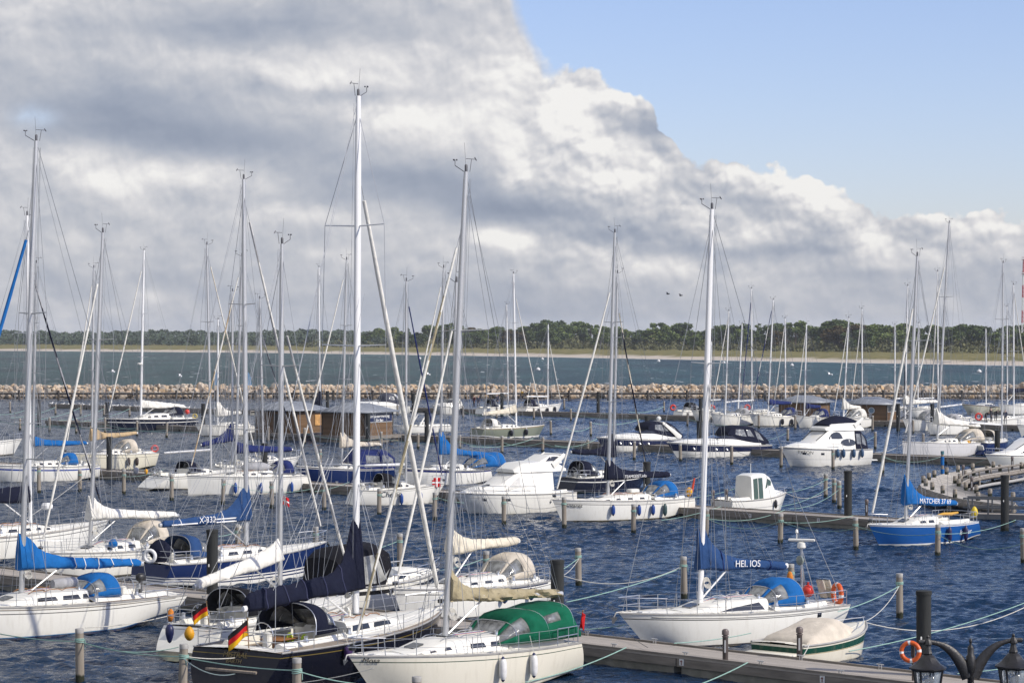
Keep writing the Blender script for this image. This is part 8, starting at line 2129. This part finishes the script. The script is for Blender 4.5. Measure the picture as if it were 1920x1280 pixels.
# people
def person(px_, py_, d, label, top, legs, pose=0, skin=(0.55, 0.36, 0.26), head=(0.06, 0.04, 0.03)):
    foot = wd(px_, py_, d)
    J = {'pelvis': (0, 0, 0.95), 'chest': (0, 0.02, 1.32), 'neck': (0, 0.0, 1.5), 'head': (0, -0.02, 1.62), 'crown': (0, -0.01, 1.74), 'hl': (0.10, 0, 0.90), 'kl': (0.12, -0.03, 0.50), 'al': (0.12, 0.02, 0.09), 'tl': (0.13, -0.15, 0.04), 'hr': (-0.10, 0, 0.90), 'kr': (-0.12, -0.03, 0.50), 'ar': (-0.13, 0.03, 0.09), 'tr': (-0.14, -0.14, 0.04),
         'sl': (0.19, 0, 1.42), 'el': (0.25, 0.03, 1.14), 'wl': (0.22, -0.12, 0.90), 'fl': (0.21, -0.17, 0.82), 'sr': (-0.19, 0, 1.42), 'er': (-0.26, 0.02, 1.14), 'wr': (-0.20, -0.18, 0.98), 'fr': (-0.17, -0.23, 0.92)}
    if pose == 1:      # bending forward over the deck
        for k in ('chest', 'neck', 'head', 'crown', 'sl', 'sr', 'el', 'er', 'wl', 'wr', 'fl', 'fr'):
            x, y, z = J[k]; a = R(62); zz = z - 0.95; J[k] = (x, y * math.cos(a) - zz * math.sin(a), 0.95 + y * math.sin(a) * -1 + zz * math.cos(a))
        for k in ('wl', 'wr', 'fl', 'fr'):
            x, y, z = J[k]; J[k] = (x, y - 0.05, z - 0.15)
    Rd = {'pelvis': .155, 'chest': .17, 'neck': .062, 'head': .098, 'crown': .075, 'hl': .095, 'kl': .065, 'al': .048, 'tl': .035, 'hr': .095, 'kr': .065, 'ar': .048, 'tr': .035, 'sl': .075, 'el': .05, 'wl': .036, 'fl': .03, 'sr': .075, 'er': .05, 'wr': .036, 'fr': .03}
    E = [('pelvis', 'chest'), ('chest', 'neck'), ('neck', 'head'), ('head', 'crown'), ('pelvis', 'hl'), ('hl', 'kl'), ('kl', 'al'), ('al', 'tl'), ('pelvis', 'hr'), ('hr', 'kr'), ('kr', 'ar'), ('ar', 'tr'), ('chest', 'sl'), ('sl', 'el'), ('el', 'wl'), ('wl', 'fl'), ('chest', 'sr'), ('sr', 'er'), ('er', 'wr'), ('wr', 'fr')]
    names = list(J); me = bpy.data.meshes.new('person_cage'); me.from_pydata([J[k] for k in names], [(names.index(a), names.index(b)) for a, b in E], [])
    o = bpy.data.objects.new('person_cage', me); COL.objects.link(o)
    o.modifiers.new('skin', 'SKIN'); sv = me.skin_vertices[0].data
    for i, k in enumerate(names): sv[i].radius = (Rd[k], Rd[k] * (0.75 if k in ('pelvis', 'chest') else 1)); sv[i].use_root = (k == 'pelvis')
    o.modifiers.new('sub', 'SUBSURF').levels = 1
    m2 = bpy.data.meshes.new_from_object(o.evaluated_get(bpy.context.evaluated_depsgraph_get())); bpy.data.objects.remove(o)
    m2.name = 'person'
    for m in (pm('cloth_%s' % label[:22].replace(' ', '_'), top, 0.85), pm('trousers_%s' % label[:22].replace(' ', '_'), legs, 0.85), pm('skin', skin, 0.6), pm('hair_dark', head, 0.7)): m2.materials.append(m)
    V = {k: Vector(J[k]) for k in names}
    for p in m2.polygons:
        c = p.center; k = min(names, key=lambda n_: (V[n_] - c).length)
        p.material_index = 3 if k == 'crown' else 2 if k in ('head', 'neck', 'fl', 'fr') else 1 if k in ('hl', 'hr', 'kl', 'kr', 'al', 'ar', 'tl', 'tr') else 0
        p.use_smooth = True
    q = bpy.data.objects.new('person', m2); COL.objects.link(q); q.location = foot; q.rotation_euler = (0, 0, R((px_ * 37) % 120 - 60)); 
    return tag(q, label, 'person', 'people on the boats and pontoons')
person(897, 763, 371, 'person in dark clothes standing right of another on the far pontoon', (0.02, 0.025, 0.06), (0.03, 0.03, 0.05))
person(889, 763, 374, 'person in dark jacket with red beside another on the far pontoon', (0.10, 0.02, 0.03), (0.02, 0.02, 0.03))
person(932, 761, 368, 'person in dark blue standing on the far white boat with dark hood', (0.015, 0.02, 0.06), (0.015, 0.02, 0.05))
person(976, 750, 366, 'person in yellow jacket bending over the farthest white boat', (0.65, 0.38, 0.01), (0.02, 0.02, 0.03), pose=1)
person(1848, 792, 303, 'person in black bending over the deck, left of the dark clad group', (0.012, 0.012, 0.016), (0.012, 0.012, 0.016), pose=1)
person(1858, 791, 304, 'person in black standing in the middle of the dark clad group', (0.012, 0.012, 0.018), (0.015, 0.015, 0.02))
person(1867, 789, 306, 'person in black stooping right of the middle of the dark clad group', (0.014, 0.012, 0.02), (0.015, 0.015, 0.02), pose=1)
person(1885, 795, 303, 'person in dark blue jacket on the pontoon right of the dark clad group', (0.012, 0.02, 0.07), (0.01, 0.01, 0.014))

# gulls on the left pontoon, birds in the air, buoys on the sea
GW = pm('gull_white', (0.75, 0.75, 0.74), 0.7); GG = pm('gull_grey', (0.30, 0.31, 0.33), 0.7)
def gull_mesh():
    mb = MB(); mb.ball((0, 0, 0.17), 0.1, 8, sc=(2.0, 0.9, 0.95)); mb.ball((0.2, 0, 0.30), 0.06, 8); mb.tube([(0.14, 0, 0.2), (0.2, 0, 0.3)], [0.07, 0.05], 6); mb.tube([(0.25, 0, 0.30), (0.33, 0, 0.285)], [0.02, 0.006], 5)
    mb.tube([(-0.12, 0, 0.2), (-0.36, 0, 0.17)], [0.07, 0.02], 5)
    for y in (0.03, -0.03): mb.tube([(0.0, y, 0.1), (0.0, y, 0.0)], 0.008, 4)
    n0 = len(mb.f); mb.ball((-0.05, 0, 0.215), 0.09, 8, m=1, sc=(2.1, 1.02, 0.75))
    return mb
g0 = gull_mesh().build('gull', [GW, GG]); rg = random.Random(9); sp_ = []
for i in range(34):
    o = g0 if i == 0 else g0.copy()
    if i: COL.objects.link(o)
    X = -73.5 + i * 1.05 + rg.uniform(-0.3, 0.3); o.location = (X, 331 - X + 0.25 + rg.uniform(0, 1.2), 0.6); o.rotation_euler = (0, 0, rg.uniform(0, 6.28)); k = rg.uniform(0.9, 1.25); o.scale = (k, k, k)
    tag(o, 'white gull perched on the short pontoon at the far left', 'gull', 'gulls on the far left pontoon')
def flying(px_, py_, d, label, white=False, s=1.0):
    mb = MB(); mb.ball((0, 0, 0), 0.09, 8, sc=(2.2, 0.9, 0.9))
    for sg in (1, -1):
        mb.loft([[(0.1, sg * 0.05, 0.02), (-0.12, sg * 0.05, 0.02), (-0.12, sg * 0.05, -0.01), (0.1, sg * 0.05, -0.01)], [(0.12, sg * 0.35, 0.16), (-0.06, sg * 0.35, 0.16), (-0.06, sg * 0.35, 0.14), (0.12, sg * 0.35, 0.14)], [(-0.02, sg * 0.75, 0.10), (-0.05, sg * 0.75, 0.10), (-0.05, sg * 0.75, 0.095), (-0.02, sg * 0.75, 0.095)]])
    o = mb.build('flying_bird', GW if white else BLACK, smooth=60); o.location = wd(px_, py_, d); o.scale = (s, s, s); o.rotation_euler = (R(12), 0, R(20)); tag(o, label, 'bird')
flying(1252, 551, 260, 'dark bird in the sky left of the tall white mast, left of two', s=0.8); flying(1276, 554, 260, 'dark bird in the sky left of the tall white mast, right of two', s=0.8)
for px_, py_, lb in ((212, 697, 'white gull flying low over the sea at the left'), (338, 705, 'white gull flying over the sea left of the silver masts'), (803, 702, 'white gull flying over the sea beside the cream yacht mast'), (1556, 702, 'white gull flying over the sea at the right')): flying(px_, py_, 300, lb, True, 1.1)
for px_, py_ in ((1235, 678), (1357, 681), (1017, 674), (787, 673), (1485, 686), (1725, 690), (1836, 698), (1009, 694)):
    p = wp(px_, py_, 0); mb = MB(); mb.ball((0, 0, 0.3), 0.75, 10, sc=(1, 1, 0.8)); mb.tube([(0, 0, 0.8), (0, 0, 1.3)], 0.1, 6); o = mb.build('sea_buoy', GW); o.location = p; tag(o, 'small white buoy floating on the open sea', 'buoy', 'white buoys off the beach')
def banner(px_, y0_, y1_, d, label, c):
    a = wd(px_, y1_, d); h = (y1_ - y0_) * d / F; root = empty('banner', (a.x, d, 0), 0, label, 'banner')
    mb = MB(); mb.tube([(0, 0, 0), (0, 0, a.z + h)], 0.05, 6); mb.build('pole', ALU, root)
    mb = MB(); mb.loft([[(0.05, 0.02, a.z), (0.55, 0.05, a.z), (0.55, 0.02, a.z), (0.05, -0.01, a.z)], [(0.05, 0.02, a.z + h * 0.6), (0.5, -0.06, a.z + h * 0.6), (0.5, -0.09, a.z + h * 0.6), (0.05, -0.01, a.z + h * 0.6)], [(0.02, 0.02, a.z + h), (0.16, 0.0, a.z + h), (0.16, -0.03, a.z + h), (0.02, -0.01, a.z + h)]]); mb.build('cloth', c, root)
banner(402, 692, 722, 345, 'pale blue upright banner before the boulders, left one', C_LBLUE); banner(464, 698, 722, 345, 'pale blue and white upright banner before the boulders, right one', C_LBLUE)

# lattice mast at the right edge
def lattice():
    d = 1180.0; X = (1921 - CX) * d / F; top = H + (HY - 487) * d / F
    root = empty('lattice_mast', (X, d, 0), 0, 'red and white lattice radio mast at the right edge above the wood', 'radio mast')
    RW = pm('mast_red', (0.42, 0.03, 0.03), 0.6)
    def seg(z0, z1, m):
        mb = MB()
        def wv(z): return lerp(1.5, 0.55, z / top)
        for sx in (1, -1):
            for sy in (1, -1): mb.tube([(sx * wv(z0), sy * wv(z0), z0), (sx * wv(z1), sy * wv(z1), z1)], 0.13, 4)
        z = z0
        while z < z1 - 0.5:
            z2 = min(z + 1.8, z1)
            for a, b in (((1, 1), (-1, 1)), ((-1, 1), (-1, -1)), ((-1, -1), (1, -1)), ((1, -1), (1, 1))): mb.tube([(a[0] * wv(z), a[1] * wv(z), z), (b[0] * wv(z2), b[1] * wv(z2), z2)], 0.09, 4)
            z = z2
        mb.build('lattice_section', m, root)
    n = 8
    for i in range(n): seg(top * i / n, top * (i + 1) / n, RW if i % 2 else F_WHITE)
    for k, z in enumerate((top, top * 0.86)):
        mb = MB(); mb.lathe((0, 0, z), [(1.4, 0), (1.4, 0.2)], 12); mb.torus((0, 0, z + 1.1), 1.4, 0.06, (0, 0, 1), 12, 4); mb.build('platform', RW, root)
lattice()
# ------------------------------------------------------------------ thin sea haze
def haze():
    m = bpy.data.materials.new('sea_haze'); m.use_nodes = True; nt = m.node_tree; nt.nodes.clear()
    out = nt.nodes.new('ShaderNodeOutputMaterial'); v = nt.nodes.new('ShaderNodeVolumePrincipled')
    v.inputs['Color'].default_value = (0.86, 0.92, 1.0, 1); v.inputs['Density'].default_value = 0.00008; v.inputs['Anisotropy'].default_value = 0.2
    nt.links.new(v.outputs['Volume'], out.inputs['Volume'])
    mb = MB(); mb.box((0, 3500, 25), (14000, 7600, 60)); o = mb.build('haze', m, smooth=0)
    o['kind'] = 'stuff'; o['label'] = 'thin sea haze over the water'
haze()
